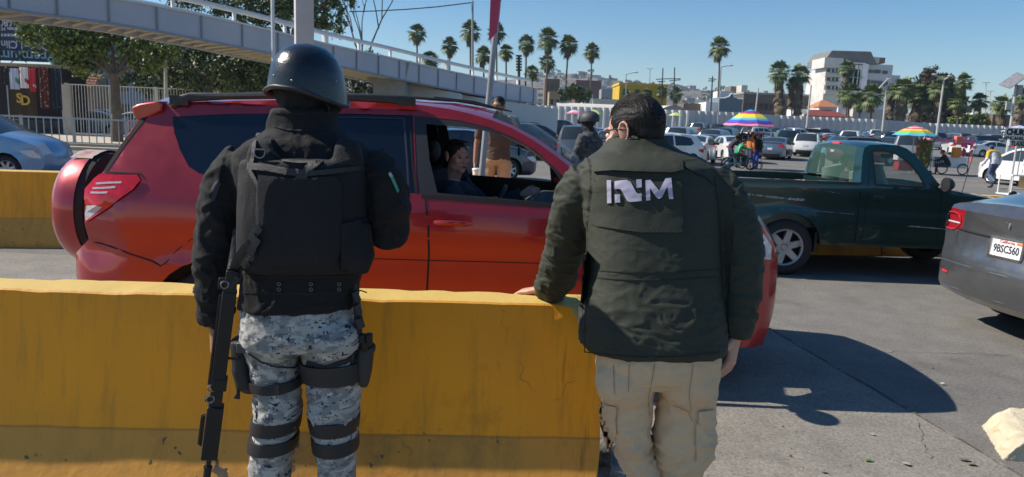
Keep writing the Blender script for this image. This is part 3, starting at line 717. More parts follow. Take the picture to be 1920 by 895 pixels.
frontf = px_list([(774, 217), (778, 290), (782, 363), (900, 372), (1040, 383), (1084, 387), (1070, 345), (1040, 315), (1005, 283), (960, 257), (915, 239), (860, 226)])
opening = px_list([(797, 233), (804, 297), (820, 362), (930, 371), (1038, 381), (1058, 382), (1053, 341), (1028, 306), (988, 275), (941, 253), (874, 239)])
tailp = px_list([(149, 356), (178, 327), (258, 328), (264, 337), (250, 355), (200, 390), (152, 420), (149, 400), (149, 372)])
headp = px_list([(1412, 424), (1392, 430), (1370, 446), (1388, 470), (1420, 490), (1462, 496), (1462, 470), (1446, 446)])
lensp = px_list([(149, 388), (178, 386), (186, 390), (154, 416), (149, 402)])
T = RB.side({'opening': opening, 'frame': frontf, 'rwin': reard, 'qwin': quarter, 'lens': lensp, 'tail': tailp, 'head': headp})
rav = empty('suv', (RX0, RYC, 0), 0, 'red suv with spare wheel cover, dented bumper and open driver window, stopped behind the barrier', 'suv')
body = MB(); tl = MB(); hl = MB(); qw = MB(); rw = MB(); ff = MB(); scr = MB(); rg = MB(); sm = MB(); fw = MB(); ffl = MB()
for sd in (-1, 1):
    RB.emit(body, T['body'], sd); RB.emit(ff, T['frame'], sd, off=-.002)
    RB.emit(rw, T['rwin'], sd, off=-.006); RB.emit(qw, T['qwin'], sd, off=-.003); RB.emit(tl, T['tail'], sd, off=.012); RB.emit(hl, T['head'], sd, off=.006)
    RB.line(ffl, px_list([(755, 222), (762, 300), (766, 358)]), sd, .012, off=-.001); RB.line(ffl, px_list([(560, 222), (660, 220), (755, 223)]), sd, .008, off=-.001)
    RB.line(sm, px_list([(797, 366), (803, 420), (804, 470), (801, 545), (796, 620)]), sd, .012)
    RB.line(sm, px_list([(528, 214), (536, 300), (548, 352), (545, 430), (520, 500)]), sd, .012)
    RB.line(sm, px_list([(766, 214), (772, 300), (780, 364)]), sd, .010)
    RB.line(sm, px_list([(640, 484), (730, 487), (800, 489), (920, 492), (1060, 496)]), sd, .006)
    RB.line(sm, px_list([(160, 458), (220, 470), (285, 490), (300, 497)]), sd, .010)
    RB.line(sm, px_list([(190, 323), (262, 326), (270, 336)]), sd, .009); RB.line(sm, px_list([(281, 199), (262, 222), (232, 262), (192, 322)]), sd, .026)
    RB.line(sm, px_list([(300, 500), (312, 492), (330, 470), (356, 450), (390, 441)]), sd, .005)
    RB.line(sm, px_list([(1085, 388), (1095, 470), (1090, 600)]), sd, .012)
    RB.line(sm, px_list([(560, 355), (660, 361), (768, 366)]), sd, .022, m=0)
    RB.line(sm, px_list([(790, 368), (900, 376), (1045, 387)]), sd, .026, m=0)
H_ = max(p[1] for p in ro)
zt0, zt1 = rv(149, 421)[1], rv(178, 327)[1]
def cl(x, z, q, nx, nz):
    if x < 1.0 and nx < -.3 and z > rv(190, 321)[1] and z < H_-.08 and q < .85: return 'rg'
    if x > 2.3 and z > rv(1090, 330)[1]-.03 and nx > .28 and q < .90 and z < rv(930, 229)[1]: return 'scr'
    if zt0 < z < zt1 and nx < -.3 and q > .78: return 'tail'
    if x > 3.9 and nx > .35 and q > .6 and .68 < z < .92: return 'head'
    if x > 4.0 and nx > .5 and q < .55 and .45 < z < .85: return 'sm'
    return 'body'
RB.strip(cl, {'body': (body, 0), 'rg': (rg, 0), 'scr': (scr, 0), 'tail': (tl, 0), 'head': (hl, 0), 'sm': (sm, 0)})
body.add(sm.v, sm.f, 1); ob = body.build('body', [red, M_SEAM], rav); weld(ob)
# dent in the rear bumper corner and slight waviness of the pressed metal
for v in ob.data.vertices:
    x, y, z = v.co
    d = math.hypot((x-.12)/.20, (z-.80)/.13)
    if y < 0 and d < 1: v.co.y += .05*(1-d)**1.0*(1+.5*noise.noise(Vector((x*20, 0, z*20))))
    if y < 0 and z < 1.1: v.co.y += .004*noise.noise(Vector((x*2.2, 1, z*3.1)))
ff.build('window_frame', mat('window_frame_black', (.02, .02, .022), rough=.45), rav)
M_TINT = glassy('tinted_glass', (0.006, 0.008, 0.016), rough=.03)
rw.build('rear_door_window', M_TINT, rav); qw.build('quarter_window', M_TINT, rav)
o = tl.build('tail_light', M_TAIL, rav); weld(o)
weld(hl.build('headlight', M_HEAD, rav)); rg.build('rear_window', M_TINT, rav)
scr.build('windshield', M_GLASS_C, rav); ffl.build('glass_divider', mat('divider_grey', (.035, .037, .045), rough=.4), rav)
# white reverse lamp and bright bars inside the tail light cluster
mb = MB(); lmb = MB()
for sd in (-1, 1):
    RB.emit(lmb, T['lens'], sd, off=.012)
    for pts in ([(175, 345), (200, 343), (228, 342)], [(168, 354), (190, 353), (216, 351)], [(164, 362), (185, 362), (200, 361)]): RB.line(mb, px_list(pts), sd, .012, off=.0145)
mb.add(lmb.v, lmb.f); mb.build('lamp_lens', M_TAILW, o)
# spoiler
mb = MB()
a = rv(240, 197); b = rv(243, 214); c = rv(262, 203); d = rv(285, 195); e = rv(300, 193)
pr = [(a[0]+.0, a[1]-.015), (a[0]+.02, a[1]-.075), (c[0]-.03, c[1]-.09), (d[0]+.05, d[1]-.04), (e[0], e[1]+.012), (d[0], d[1]+.016), (a[0]+.06, a[1]+.012)]
mb.prism(pr, lambda u, v, t: (u, t-.68, v), 1.36); mb.build('spoiler', red, rav, bevel=.012)
mb = MB(); mb.box((rv(241, 222)[0]+.02, 0, rv(241, 222)[1]+.02), (.03, 1.30, .06)); mb.build('high_brake_light', M_AMBER, rav, bevel=.01)
# roof rails
for sd in (-1, 1):
    mb = MB()
    zt = lambda px, py: rv(px, py)
    yy = sd*.64
    pts = [(314, 194), (335, 181), (352, 176), (420, 174.5), (500, 173.5), (600, 174.5), (700, 178), (760, 182), (775, 190)]
    mb.tube([(zt(*p)[0], yy, zt(*p)[1]-.02) for p in pts], [(.022, .02), (.024, .032), (.024, .03)] + [(.022, .022)]*3 + [(.024, .028)]*2 + [(.02, .015)], 8, up=(0, 0, 1))
    for p in ((330, 188), (545, 186), (760, 190)): mb.box((zt(*p)[0], yy, zt(*p)[1]-.0), (.12, .035, .06))
    mb.build('roof_rail', M_BLACKPL, rav)
mb = MB(); a = rv(351, 171); mb.tube([(a[0], -.3, a[1]-.06), (a[0]-.10, -.3, a[1]+.12), (a[0]-.13, -.3, a[1]+.17)], [.007, .004, .003], 6); mb.build('antenna', M_BLACKPL, rav)
# cross bar and wipers lying at the top of the screen
mb = MB(); a = rv(770, 186); b = rv(950, 210)
mb.tube([(a[0]-.02, -.35, a[1]+.02), (rv(860, 190)[0], -.33, rv(860, 190)[1]+.01), (b[0], -.30, b[1]+.015)], [.009, .011, .006], 6)
mb.tube([(rv(800, 185)[0], -.25, a[1]+.03), (rv(880, 196)[0], -.2, rv(880, 196)[1]+.03), (b[0]+.03, -.2, b[1]+.01)], [.007, .009, .005], 6)
mb.build('roof_cross_bars', M_BLACKPL, rav)
# door handles
for sd in (-1, 1):
    for cx in (850, 575):
        x, z = rv(cx, 419); y = sd*RB.w(x, z)
        mb = MB(); mb.ell((x, y+sd*(-.006), z), (.062, .012, .058), n=20, k=8); h = mb.build('handle_recess', paint('red_recess_shade', (.16, .006, .008), .3), rav)  # recess is a low bump, its shade put into a darker red
        mb = MB(); mb.tube([(x-.115, y+sd*.008, z), (x-.09, y+sd*.03, z+.002), (x, y+sd*.038, z+.003), (x+.09, y+sd*.03, z+.001), (x+.115, y+sd*.008, z)], [(.014, .014), (.012, .018), (.011, .018), (.012, .017), (.013, .012)], 8, up=(0, 0, 1)); mb.build('door_handle', red, rav)
# mirrors
for sd in (-1, 1):
    x, z = rv(1075, 372)
    mb = MB(); mb.ell((x+.02, sd*(RB.w(x, z)+.13), z+.05), (.075, .125, .095), n=20, k=12, f=lambda q: Vector((q.x*(1 if q.x > 0 else .35), q.y, q.z)))
    mb.tube([(x, sd*(RB.w(x, z)-.02), z-.02), (x, sd*(RB.w(x, z)+.08), z)], [(.035, .03)]*2, 8); mb.build('door_mirror', red, rav)
# wheels, underbody, spare
for wx in RWX:
    for sd in (-1, 1): add_wheel(rav, wx, sd*.785, .355, .225, sd, style=5)
mb = MB(); Lr = ro[-1][0]
mb.box((Lr/2, 0, .48), (Lr-.5, 1.2, .42)); mb.box((.25, 0, .7), (.3, 1.3, .5)); mb.box((Lr-.45, 0, .7), (.55, 1.1, .5)); mb.build('underbody', M_UNDER, rav)
mb = MB(); mb.lathe([(0, -.0), (.34, 0), (.385, .015), (.41, .05), (.425, .12), (.43, .20)], (-.30, .0, 0), 'X', 48); ob = mb.build('spare_wheel_cover', red, rav); ob.location = (-.18, -.0, .95)
mb = MB(); mb.lathe([(.43, .198), (.42, .205), (.41, .25), (.36, .27), (.20, .275), (.18, .38), (0, .38)], (-.30, 0, 0), 'X', 48); mb.cyl((-.2, 0, 0), (.3, 0, 0), .1, 12); sp_ = mb.build('tyre', M_TYRE, ob)
mb = MB(); vs = []
for i in range(13):
    a = R(62+56*i/12)
    for k in range(6): x = -.24+.032*k*(1-.12*noise.noise(Vector((i*.7, k, 0)))); vs.append((x, -math.cos(a)*.4325*1.0, math.sin(a)*.4325)) if True else 0
mb.add(vs, [(i*6+k, (i+1)*6+k, (i+1)*6+k+1, i*6+k+1) for i in range(12) for k in range(5)]); wp_ = mb.build('worn_patch', mat('peeled_clear_coat', (.42, .33, .28), rough=.6, var=.2, vs=12, dirt=(.36, .05, .05), ds=9, dt=.52), ob)
mb = MB(); mb.box((.02, 0, .0), (.26, .5, .4)); mb.build('bracket', M_BLACKPL, ob, bevel=.02)
# interior: floor, seats, dashboard, steering wheel, far pillars trimmed
M_INT = mat('interior_charcoal', (.03, .032, .036), rough=.8, var=.2, bump=.2)
M_HEADL = mat('headliner_beige', (.30, .29, .25), rough=.9, var=.05)
mb = MB(); mb.box((2.0, 0, .62), (3.2, 1.45, .06)); mb.box((2.0, .74, .86), (3.0, .05, .42)); mb.box((2.0, -.74, .84), (3.0, .05, .40)); 
xw = rv(1060, 380)[0]
mb.build('cabin_floor', M_INT, rav)
mb = MB(); mb.tube([(xw-.02, -.74, 1.02), (xw-.02, 0, 1.05), (xw-.02, .74, 1.02)], [(.22, .13)]*3, 14, up=(0, 0, 1)); mb.box((xw-.13, -.05, 1.10), (.1, .34, .08)); db = mb.build('dashboard', M_INT, rav, bevel=.01)
mb = MB()
for k in range(5): mb.box((xw-.235-.01*k, -.30+.0*k, 1.02+.025*k), (.012, .16, .012))
mb.build('air_vent', M_SEAM, db)
for sy in (-.36, .36):
    sx = rv(838, 360)[0]
    mb = MB(); mb.tube([(sx-.05, sy, .80), (sx-.12, sy, 1.05), (sx-.20, sy, 1.34)], [(.24, .09), (.25, .09), (.22, .06)], 16, up=(0, 1, 0)); mb.tube([(sx-.08, sy, .80), (sx+.45, sy, .84)], [(.25, .09), (.24, .08)], 14, up=(0, 1, 0))
    mb.ell((sx-.23, sy, 1.46), (.055, .13, .085)); mb.build('seat', M_INT, rav)
mb = MB(); mb.box((rv(640, 300)[0]-.4, 0, 1.1), (.12, 1.3, .7)); mb.build('rear_seat', M_INT, rav, bevel=.04)
mb = MB()                      # inner roof lining and pillars in light trim, just inside the skin
n = len(ro)
for sd in (-1,):
    pass
ii = [i for i in range(n) if .35 < ro[i][0] < rv(945, 235)[0]]
vs = []; ff2 = []
for i in ii:
    w_ = RB.w(*ro[i])-.05
    for j in range(7): t = -1+j/3; vs.append((ro[i][0], t*w_, ro[i][1]-.035+.03*(1-t*t)))
mb.add(vs, [(a*7+j, a*7+j+1, (a+1)*7+j+1, (a+1)*7+j) for a in range(len(ii)-1) for j in range(6)])
for sd in (-1, 1):
    ap = [rv(930, 236), rv(985, 262), rv(1030, 294), rv(1072, 335)]
    mb.tube([(p[0], sd*(RB.w(*p)-.075), p[1]-.02) for p in ap], [(.035, .03)]*4, 8)
mb.build('roof_lining', M_HEADL, rav)
wc = Vector((xw-.46, -.36, 1.10)); wn = Vector((-.9, 0, .42)).normalized(); bx, by, bz = basis(wn)
mb = MB(); mb.tube([wc+bx*.18*math.cos(t)+by*.18*math.sin(t) for t in [2*math.pi*i/32 for i in range(33)]], .015, 8, cap=False)
for t in (0.0, math.pi, 3*math.pi/2): mb.tube([wc-wn*.02, wc+bx*.17*math.cos(t)+by*.17*math.sin(t)], .014, 6)
mb.ell(wc-wn*.02, (.055, .055, .055)); mb.cyl(wc-wn*.03, wc-wn*.4, .03); mb.build('steering_wheel', M_BLACKPL, rav)
mb = MB(); mb.box((rv(975, 265)[0], -.02, 1.50), (.02, .22, .06)); mb.build('rear_view_mirror', M_BLACKPL, rav, bevel=.01)
# ================================================================== dark green pickup
gpaint = paint('dark_green_truck_paint', (0.004, 0.034, 0.028), .3)
TX = 2.2; TYN = 8.42
to = [(.04,.42),(.0,.52),(0,.62),(0,.9),(.0,1.13),(.03,1.17),(.6,1.17),(1.2,1.165),(1.93,1.16),(1.95,1.18),(1.965,1.33),(1.985,1.48),(2.015,1.575),(2.08,1.615),(2.25,1.63),(2.43,1.625),(2.53,1.59),(2.62,1.52),(2.75,1.37),(2.87,1.21),(2.95,1.13),(3.2,1.09),(3.5,1.04),(3.9,.98),(4.3,.93),(4.55,.88),(4.66,.8),(4.7,.6),(4.68,.45),(4.6,.38)]
TW = .86
tr = empty('pickup_truck', (TX, TYN+TW, 0), 0, 'dark green single cab pickup with scraped paint on its side, standing in the next lane', 'pickup')
TB = Body(to, TW, .40, (1.12, 3.72), .42, 1.12, cz=.36, tumble=.30, rc=(.15, .6), dp=(.04, .25), crown=.03, endcrown=.05, tuck=.05, g=.08, shoulder=.016)
def tv(px, py): q = P(px, py, TYN+.25*max(0, 1.7-(py-hz(px))/156.7-1.1)); return (q.x-TX, q.z)
dwin = [tv(*p) for p in [(1638, 283), (1641, 347), (1700, 350), (1736, 352), (1722, 326), (1705, 304), (1683, 289), (1660, 283)]]
T = TB.side({'win': dwin, 'head': [(4.35, .68), (4.3, .8), (4.5, .84), (4.64, .78), (4.66, .68)], 'tail': [(.01, .78), (.01, 1.02), (.1, 1.02), (.1, .78)]})
body = MB(); sm = MB(); rg = MB(); scr = MB(); tl = MB(); hl = MB(); dw = MB()
for sd in (-1, 1):
    TB.emit(body, T['body'], sd); TB.emit(tl, T['tail'], sd, off=.004); TB.emit(hl, T['head'], sd, off=.004); TB.emit(dw, T['win'], sd, off=-.012)
    TB.line(sm, [(1.955, .45), (1.955, 1.16)], sd, .022); TB.line(sm, [(2.04, .45), (2.04, 1.14), (2.07, 1.5)], sd, .008); TB.line(sm, [(2.95, .46), (2.93, 1.12)], sd, .010)
    TB.line(sm, [(2.04, .45), (2.95, .46)], sd, .008); TB.line(sm, [(.0, 1.155), (1.94, 1.145)], sd, .012)
    rim = dwin+[dwin[0]]; TB.line(sm, rim, sd, .022, off=.002)
def cl(x, z, q, nx, nz):
    if .02 < x < 1.94 and z > 1.15: return None
    if 1.9 < x < 2.1 and nx < -.5 and 1.22 < z < 1.54 and q < .85: return 'rg'
    if 2.4 < x < 3 and nx > .3 and z > 1.16 and z < 1.56 and q < .92: return 'scr'
    if x > 4.4 and nx > .4 and q > .6 and .66 < z < .86: return 'hl'
    if x > 4.5 and nx > .5 and q < .55 and z < .85: return 'sm'
    return 'b'
TB.strip(cl, {'b': (body, 0), 'rg': (rg, 0), 'scr': (scr, 0), 'hl': (hl, 0), 'sm': (sm, 0)})
body.add(sm.v, sm.f, 1); ob = body.build('body', [gpaint, M_SEAM], tr); weld(ob)
M_GREENGL = glassy('green_tinted_clear_glass', (.10, .2, .17), alpha=.35)
rg.build('rear_window', M_GREENGL, tr); scr.build('windshield', M_GREENGL, tr); dw.build('door_window', M_GREENGL, tr); tl.build('tail_light', M_TAIL, tr); weld(hl.build('headlight', M_HEAD, tr))
mb = MB(); mb.box((.98, 0, .62), (1.9, 1.6, .05)); 
for sd in (-1, 1): mb.box((.98, sd*(TW-.07), .9), (1.92, .05, .52)); mb.box((.98, sd*(TW-.04), 1.155), (1.92, .09, .03))
mb.box((.04, 0, .88), (.05, 1.6, .55)); mb.box((1.93, 0, .9), (.04, 1.66, .5)); mb.build('cargo_bed', paint('bed_green', (.008, .03, .025), .1), tr)
mb = MB(); mb.box((2.3, 0, .45), (4.2, 1.0, .2)); mb.box((2.35, 0, .62), (.9, 1.6, .2)); mb.box((3.8, 0, .65), (1.2, 1.2, .4)); mb.build('underbody', M_UNDER, tr)
for sd in (-1, 1):
    mb = MB(); mb.box((1.50, sd*.72, .42), (.03, .2, .25)); mb.build('mud_flap', M_BLACKPL, tr); mb = MB(); mb.box((3.3, sd*.72, .35), (.03, .22, .32)); mb.build('mud_flap', M_BLACKPL, tr)
steel = mat('steel_wheel_silver', (.42, .42, .43), rough=.4, metal=.6, var=.12, vs=18, dirt=(.13, .11, .09), ds=8, dt=.55)
for wx in (1.12, 3.72):
    for sd in (-1, 1): add_wheel(tr, wx, sd*(TW-.11), .345, .23, sd, style=6, rimmat=steel, n=40)
mb = MB(); mb.box((2.02, 0, 1.615), (.09, .20, .035)); mb.build('high_brake_light', mat('brake_light_pink_red', (.75, .06, .09), rough=.3), tr, bevel=.008)
cloth_green = mat('seat_sage', (.25, .30, .22), rough=.9, var=.1)
for sy in (-.42, .38):
    mb = MB(); mb.tube([(2.32, sy, .8), (2.26, sy, 1.08), (2.20, sy, 1.32)], [(.25, .08), (.25, .08), (.21, .055)], 14, up=(0, 1, 0)); mb.build('seat', cloth_green, tr)
mb = MB(); mb.box((2.9, 0, .98), (.35, 1.45, .28)); 
wc = Vector((2.66, .38, 1.1)); wn = Vector((-.88, 0, .45)).normalized(); bx, by, bz = basis(wn)
mb.build('dashboard', M_INT, tr, bevel=.04)
mb = MB(); mb.tube([wc+bx*.18*math.cos(t)+by*.18*math.sin(t) for t in [2*math.pi*i/24 for i in range(25)]], .014, 6, cap=False); mb.cyl(wc, wc-wn*.25, .02); mb.tube([wc-bx*.17, wc+bx*.17], .014, 6); mb.build('steering_wheel', M_BLACKPL, tr)
mb = MB(); mb.box((2.62, -.05, 1.47), (.02, .2, .06)); mb.build('rear_view_mirror', M_BLACKPL, tr)
for sd in (-1, 1):
    mb = MB(); mb.tube([(2.89, sd*(TW+.10), 1.19), (2.93, sd*(TW+.10), 1.19), (2.975, sd*(TW+.09), 1.185)], [(.095, .085), (.09, .08), (.05, .05)], 12, up=(0, 0, 1)); mb.tube([(2.9, sd*(TW-.03), 1.14), (2.93, sd*(TW+.04), 1.16)], .03, 8); mb.build('door_mirror', M_BLACKPL, tr)
    mb = MB(); x, z = 2.17, 1.0; mb.box((x, sd*(TB.w(x, z)+.006), z), (.14, .02, .045)); mb.build('door_handle', M_BLACKPL, tr, bevel=.006)
mb = MB(); a = tv(1782, 358); mb.tube([(3.25, -.72, 1.07), (3.30, -.73, 1.45), (3.36, -.74, 1.82)], [.005, .004, .003], 5); mb.build('antenna', M_BLACKPL, tr)
# scraped paint: thin raised flakes of pale primer along the bed side
scr_m = mat('scraped_primer', (.30, .36, .36), rough=.8, var=.4, vs=20)
mb = MB()
for (pp, wd) in (([(1368, 362), (1400, 364), (1440, 369), (1480, 373), (1508, 375)], .03), ([(1408, 348), (1470, 352), (1540, 357), (1585, 366)], .006), ([(1700, 424), (1740, 427), (1780, 431)], .012), ([(1460, 392), (1530, 396), (1600, 402)], .004)):
    L_ = [tv(*p) for p in pp]; mb = MB()
    for k in range(26):
        t = k/26*(len(L_)-1); i = int(t); f = t-i; x = lerp(L_[i][0], L_[i+1][0], f); z = lerp(L_[i][1], L_[i+1][1], f)
        ln = .03+.03*random.random(); h = wd*(.25+.8*random.random())*(1 if random.random() > .2 else .3)
        q = [(x, z-h/2), (x+ln*.5, z-h*.7), (x+ln, z-h/3), (x+ln*.9, z+h/2), (x+ln*.4, z+h*.4)]
        mb.add([(u, -(TB.w(u, v)+.003), v) for u, v in q], [(0, 1, 2, 3, 4)])
    mb.build('paint_scrape', scr_m, tr)
# ================================================================== grey electric sedan at the right edge
tsp = [(.30,.28),(.12,.31),(.05,.38),(.02,.48),(.0,.58),(.03,.66),(.06,.75),(.08,.88),(.085,.97),(.06,1.085),(.08,1.115),(.18,1.125),(.35,1.14),(.55,1.17),(.8,1.22),(1.1,1.30),(1.5,1.39),(1.9,1.435),(2.3,1.44),(2.7,1.39),(3.1,1.25),(3.6,1.03),(4.0,.93),(4.4,.82),(4.62,.7),(4.69,.55),(4.66,.3),(4.5,.2)]
al = R(80); cornr = P(1772, 440, 6.25)
hd = Vector((math.sin(al), math.cos(al), 0)); lat = Vector((math.cos(al), -math.sin(al), 0))
TSW = .925
tes = empty('sedan', (0, 0, 0), math.atan2(hd.y, hd.x), 'grey electric sedan with white number plate, cut off by the right edge', 'car')
org = Vector((cornr.x, cornr.y, 0)) + lat*(TSW-.10) - hd*.10; pc0 = P(1877, 458, 5.85); org = Vector((pc0.x, pc0.y, 0)) + hd*.105; tes.location = org
SB = Body(tsp, TSW, .22, (.95, 3.83), .37, .98, tumble=.42, rc=(.55, .6), dp=(.21, .3), crown=.035, endcrown=.10, tuck=.06, g=.08, shoulder=.012)
# near side is local +y (left of travel)
tailpoly = [(.05, .905), (.055, 1.02), (.10, 1.06), (.24, 1.045), (.34, 1.0), (.30, .93), (.18, .89), (.09, .87)]
T = SB.side({'rw': [(1.05,1.04),(1.2,1.2),(1.55,1.33),(1.9,1.38),(2.2,1.385),(2.2,1.0)], 'fw': [(2.28,1.0),(2.28,1.385),(2.6,1.36),(2.95,1.24),(3.3,1.05),(3.2,.99)], 'tail': tailpoly})
body = MB(); gl = MB(); tl = MB(); sm = MB(); rg = MB(); scr = MB(); dif = MB()
for sd in (-1, 1):
    SB.emit(body, T['body'], sd); SB.emit(gl, T['rw'], sd, off=-.005); SB.emit(gl, T['fw'], sd, off=-.005); SB.emit(tl, T['tail'], sd, off=.004)
    SB.line(sm, [(.3, .91), (.36, 1.0)], sd, .008); SB.line(sm, [(.10, .62), (.35, .63), (.56, .62)], sd, .006)
def cl(x, z, q, nx, nz):
    if .75 < x < 1.9 and z > 1.2 and q < .86: return 'rg'
    if x > 2.6 and nx > .3 and z > 1.04 and q < .9: return 'scr'
    if x < .2 and .87 < z < 1.06 and nx < -.2 and q > .70: return 'tl'
    if z < .33 and x < .3 and q < .8: return 'dif'
    return 'b'
SS = (-1, -.98, -.95, -.9, -.82, -.76, -.70, -.6, -.5, -.35, -.2, 0, .2, .35, .5, .6, .70, .76, .82, .9, .95, .98, 1)
SB.strip(cl, {'b': (body, 0), 'rg': (rg, 0), 'scr': (scr, 0), 'tl': (tl, 0), 'dif': (dif, 0)}, sl=SS)
ob = body.build('body', paint('metallic_grey_paint', (.15, .155, .165), .75), tes); weld(ob)
gl.build('side_window', M_GLASS_D, tes); rg.build('rear_window', M_GLASS_D, tes); scr.build('windshield', M_GLASS_D, tes); dif.build('diffuser', M_BLACKPL, tes); sm.build('panel_seam', M_SEAM, tes)
o = tl.build('tail_light', mat('smoky_lamp', (.30, .012, .02), rough=.08, coat=.8), tes); weld(o)
def onrear(q, z, off=.004):
    """point on the tail skin: q across in -1..1, height z"""
    rows = SB.rows; best = None
    cand = [(i, SB.o[i][1]) for i in range(len(SB.o)) if SB.o[i][0] < .2 and i < 11]
    for (i, za), (j, zb) in zip(cand, cand[1:]):
        if min(za, zb) <= z <= max(za, zb) and abs(zb-za) > 1e-4:
            t = (z-za)/(zb-za); x = lerp(SB.o[i][0], SB.o[j][0], t); w_ = SB.w(x, z); k = SB.ec*(1-abs(q)**2.4)
            best = Vector((x-k-off, q*w_, z))
    return best
# red ring of the lamp, on the side and round the corner
mb = MB()
ring = [(.055, 1.0), (.10, 1.045), (.24, 1.03), (.32, .99)]
for sd in (-1, 1):
    SB.line(mb, [(.065, .90), (.058, .95), (.06, 1.01), (.11, 1.045), (.23, 1.03), (.32, 1.0)], sd, .018, off=.007)
    SB.line(mb, [(.085, .885), (.18, .905), (.28, .935)], sd, .016, off=.007)
    pts = [onrear(sd*q, z, .006) for q, z in ((.985, .89), (.93, .885), (.86, .885), (.80, .90), (.76, .93), (.74, .97), (.75, 1.01), (.79, 1.035), (.86, 1.045), (.93, 1.045), (.985, 1.04))]
    mb.tube([p for p in pts if p is not None], .008, 6)
mb.build('lamp_ring', mat('lamp_ring_red', (.42, .015, .025), rough=.15, coat=.6), o)
mb = MB()
for sd in (-1, 1):
    pts = [onrear(sd*q, .955, .007) for q in (.97, .9, .8, .74)]; mb.tube(pts, .009, 6)
mb.build('lamp_lens', M_TAILW, o)
# lid gap, bumper gaps, reflectors, lip shadow gap
mb = MB()
for sd in (-1, 1):
    pts = [onrear(sd*q, z, .001) for q, z in ((.74, .88), (.75, .84), (.745, .79), (.71, .745), (.62, .725), (.4, .715), (0, .71))]; mb.tube([p for p in pts if p], .006, 6)
    pts = [onrear(sd*q, z, .001) for q, z in ((.74, .905), (.6, .90), (.4, .895), (.2, .89), (0, .89))]; mb.tube([p for p in pts if p], .014, 6)
mb.build('lid_gap', M_SEAM, tes)
mb = MB()
for sd in (-1, 1):
    pts = [onrear(sd*q, z, .004) for q, z in ((.93, .50), (.88, .497), (.80, .49))]; mb.tube(pts, [.006, .014, .008], 6)
mb.build('reflector', M_TAIL, tes)
mb = MB(); pts = [onrear(q, .60+.0*abs(q), .002) for q in (-.95, -.8, -.5, 0, .5, .8, .95)]; mb.tube(pts, .007, 6); pts = [onrear(q, .36, .012) for q in (-.9, -.6, 0, .6, .9)]; mb.tube(pts, .012, 6); mb.build('bumper_edge', paint('metallic_grey_paint', (.15, .155, .165), .75), tes)
pc = onrear(0.0, .82, .012); xN = Vector((-1, 0, .08)).normalized(); xr = Vector((0, -1, 0)); yu = xN.cross(xr)   # reading right = local -y
mb = MB(); MM = Matrix((xr, yu, xN)).transposed(); mb.box(pc, (.305, .155, .012), M=MM); pl = mb.build('number_plate', M_PLATE, tes)
mb = MB()
for dx, dy, sx, sy in ((0, .083, .335, .018), (0, -.083, .335, .024), (.16, 0, .018, .18), (-.16, 0, .018, .18)): mb.box(pc+xr*dx+yu*dy+xN*.003, (sx, sy, .02), M=MM)
mb.build('plate_frame', M_CHROME, pl)
M_PT = mat('plate_ink', (.01, .015, .05), rough=.5); M_PR = mat('plate_red_script', (.6, .02, .03), rough=.5)
text('plate_number', '9BSC560', .092, frameM(pc+xN*.008-yu*.008, xr, yu), M_PT, pl, extrude=.001, offset=.0012, sx=.74)
text('plate_state', 'California', .036, frameM(pc+xN*.008+yu*.055, xr, yu), M_PR, pl, extrude=.001, sx=1.05)
mb = MB(); mb.box(pc+xN*.007+xr*.118+yu*.056, (.05, .02, .003), M=MM); mb.build('plate_sticker', mat('sticker_orange', (.7, .2, .05)), pl)
ec_ = onrear(0.02, 1.02, .004); mb = MB()
def EP(u, v, t): return ec_+xr*u+yu*v+xN*(t-.002)
mb.prism([(-.042, .022), (-.02, .030), (0, .032), (.02, .030), (.042, .022), (.038, .014), (.02, .021), (-.02, .021), (-.038, .014)], EP, .006)
mb.prism([(-.013, .017), (.013, .017), (0, -.045)], EP, .006); mb.build('emblem', M_CHROME, tes)
for wx in (.95, 3.83):
    for sd in (-1, 1): add_wheel(tes, wx, sd*(TSW-.13), .335, .235, sd, style=9, n=36)
mb = MB(); mb.box((2.35, 0, .42), (4.2, 1.3, .4)); mb.build('underbody', M_UNDER, tes)
# ================================================================== foot bridge
M_BR = mat('bridge_pale_paint', (.50, .49, .53), rough=.6, var=.05, vs=.4, dirt=(.36, .35, .36), ds=.5, dt=.6)
M_BRD = mat('base_plate_grey', (.12, .12, .14), rough=.8)  # dark grey of the steel column's base plate
M_RAILW = mat('white_rail_paint', (.72, .71, .68), rough=.5, var=.05)
M_SOF = mat('soffit_yellowish', (.50, .44, .28), rough=.8, var=.1)
bp = [(-300, 17, -45, -78), (0, 24, 21, -40), (168, 26, 39, -12), (320, 27.8, 65, 14), (480, 30, 97, 49), (587, 32.5, 117, 76), (648, 34.5, 129, 90), (735, 37.5, 147, 108), (815, 40.5, 164, 127), (905, 44, 181, 147), (960, 46.5, 190, 158), (1006, 49, 196, 166)]
pts = []
for px, Y, yb, yt in bp:
    a = P(px, yb, Y); b = P(px, yt, Y); pts.append((a.x, Y, a.z, b.z))
def bint(t):
    i = min(int(t), len(pts)-2); f = t-i; return tuple(lerp(pts[i][k], pts[i+1][k], f) for k in range(4))
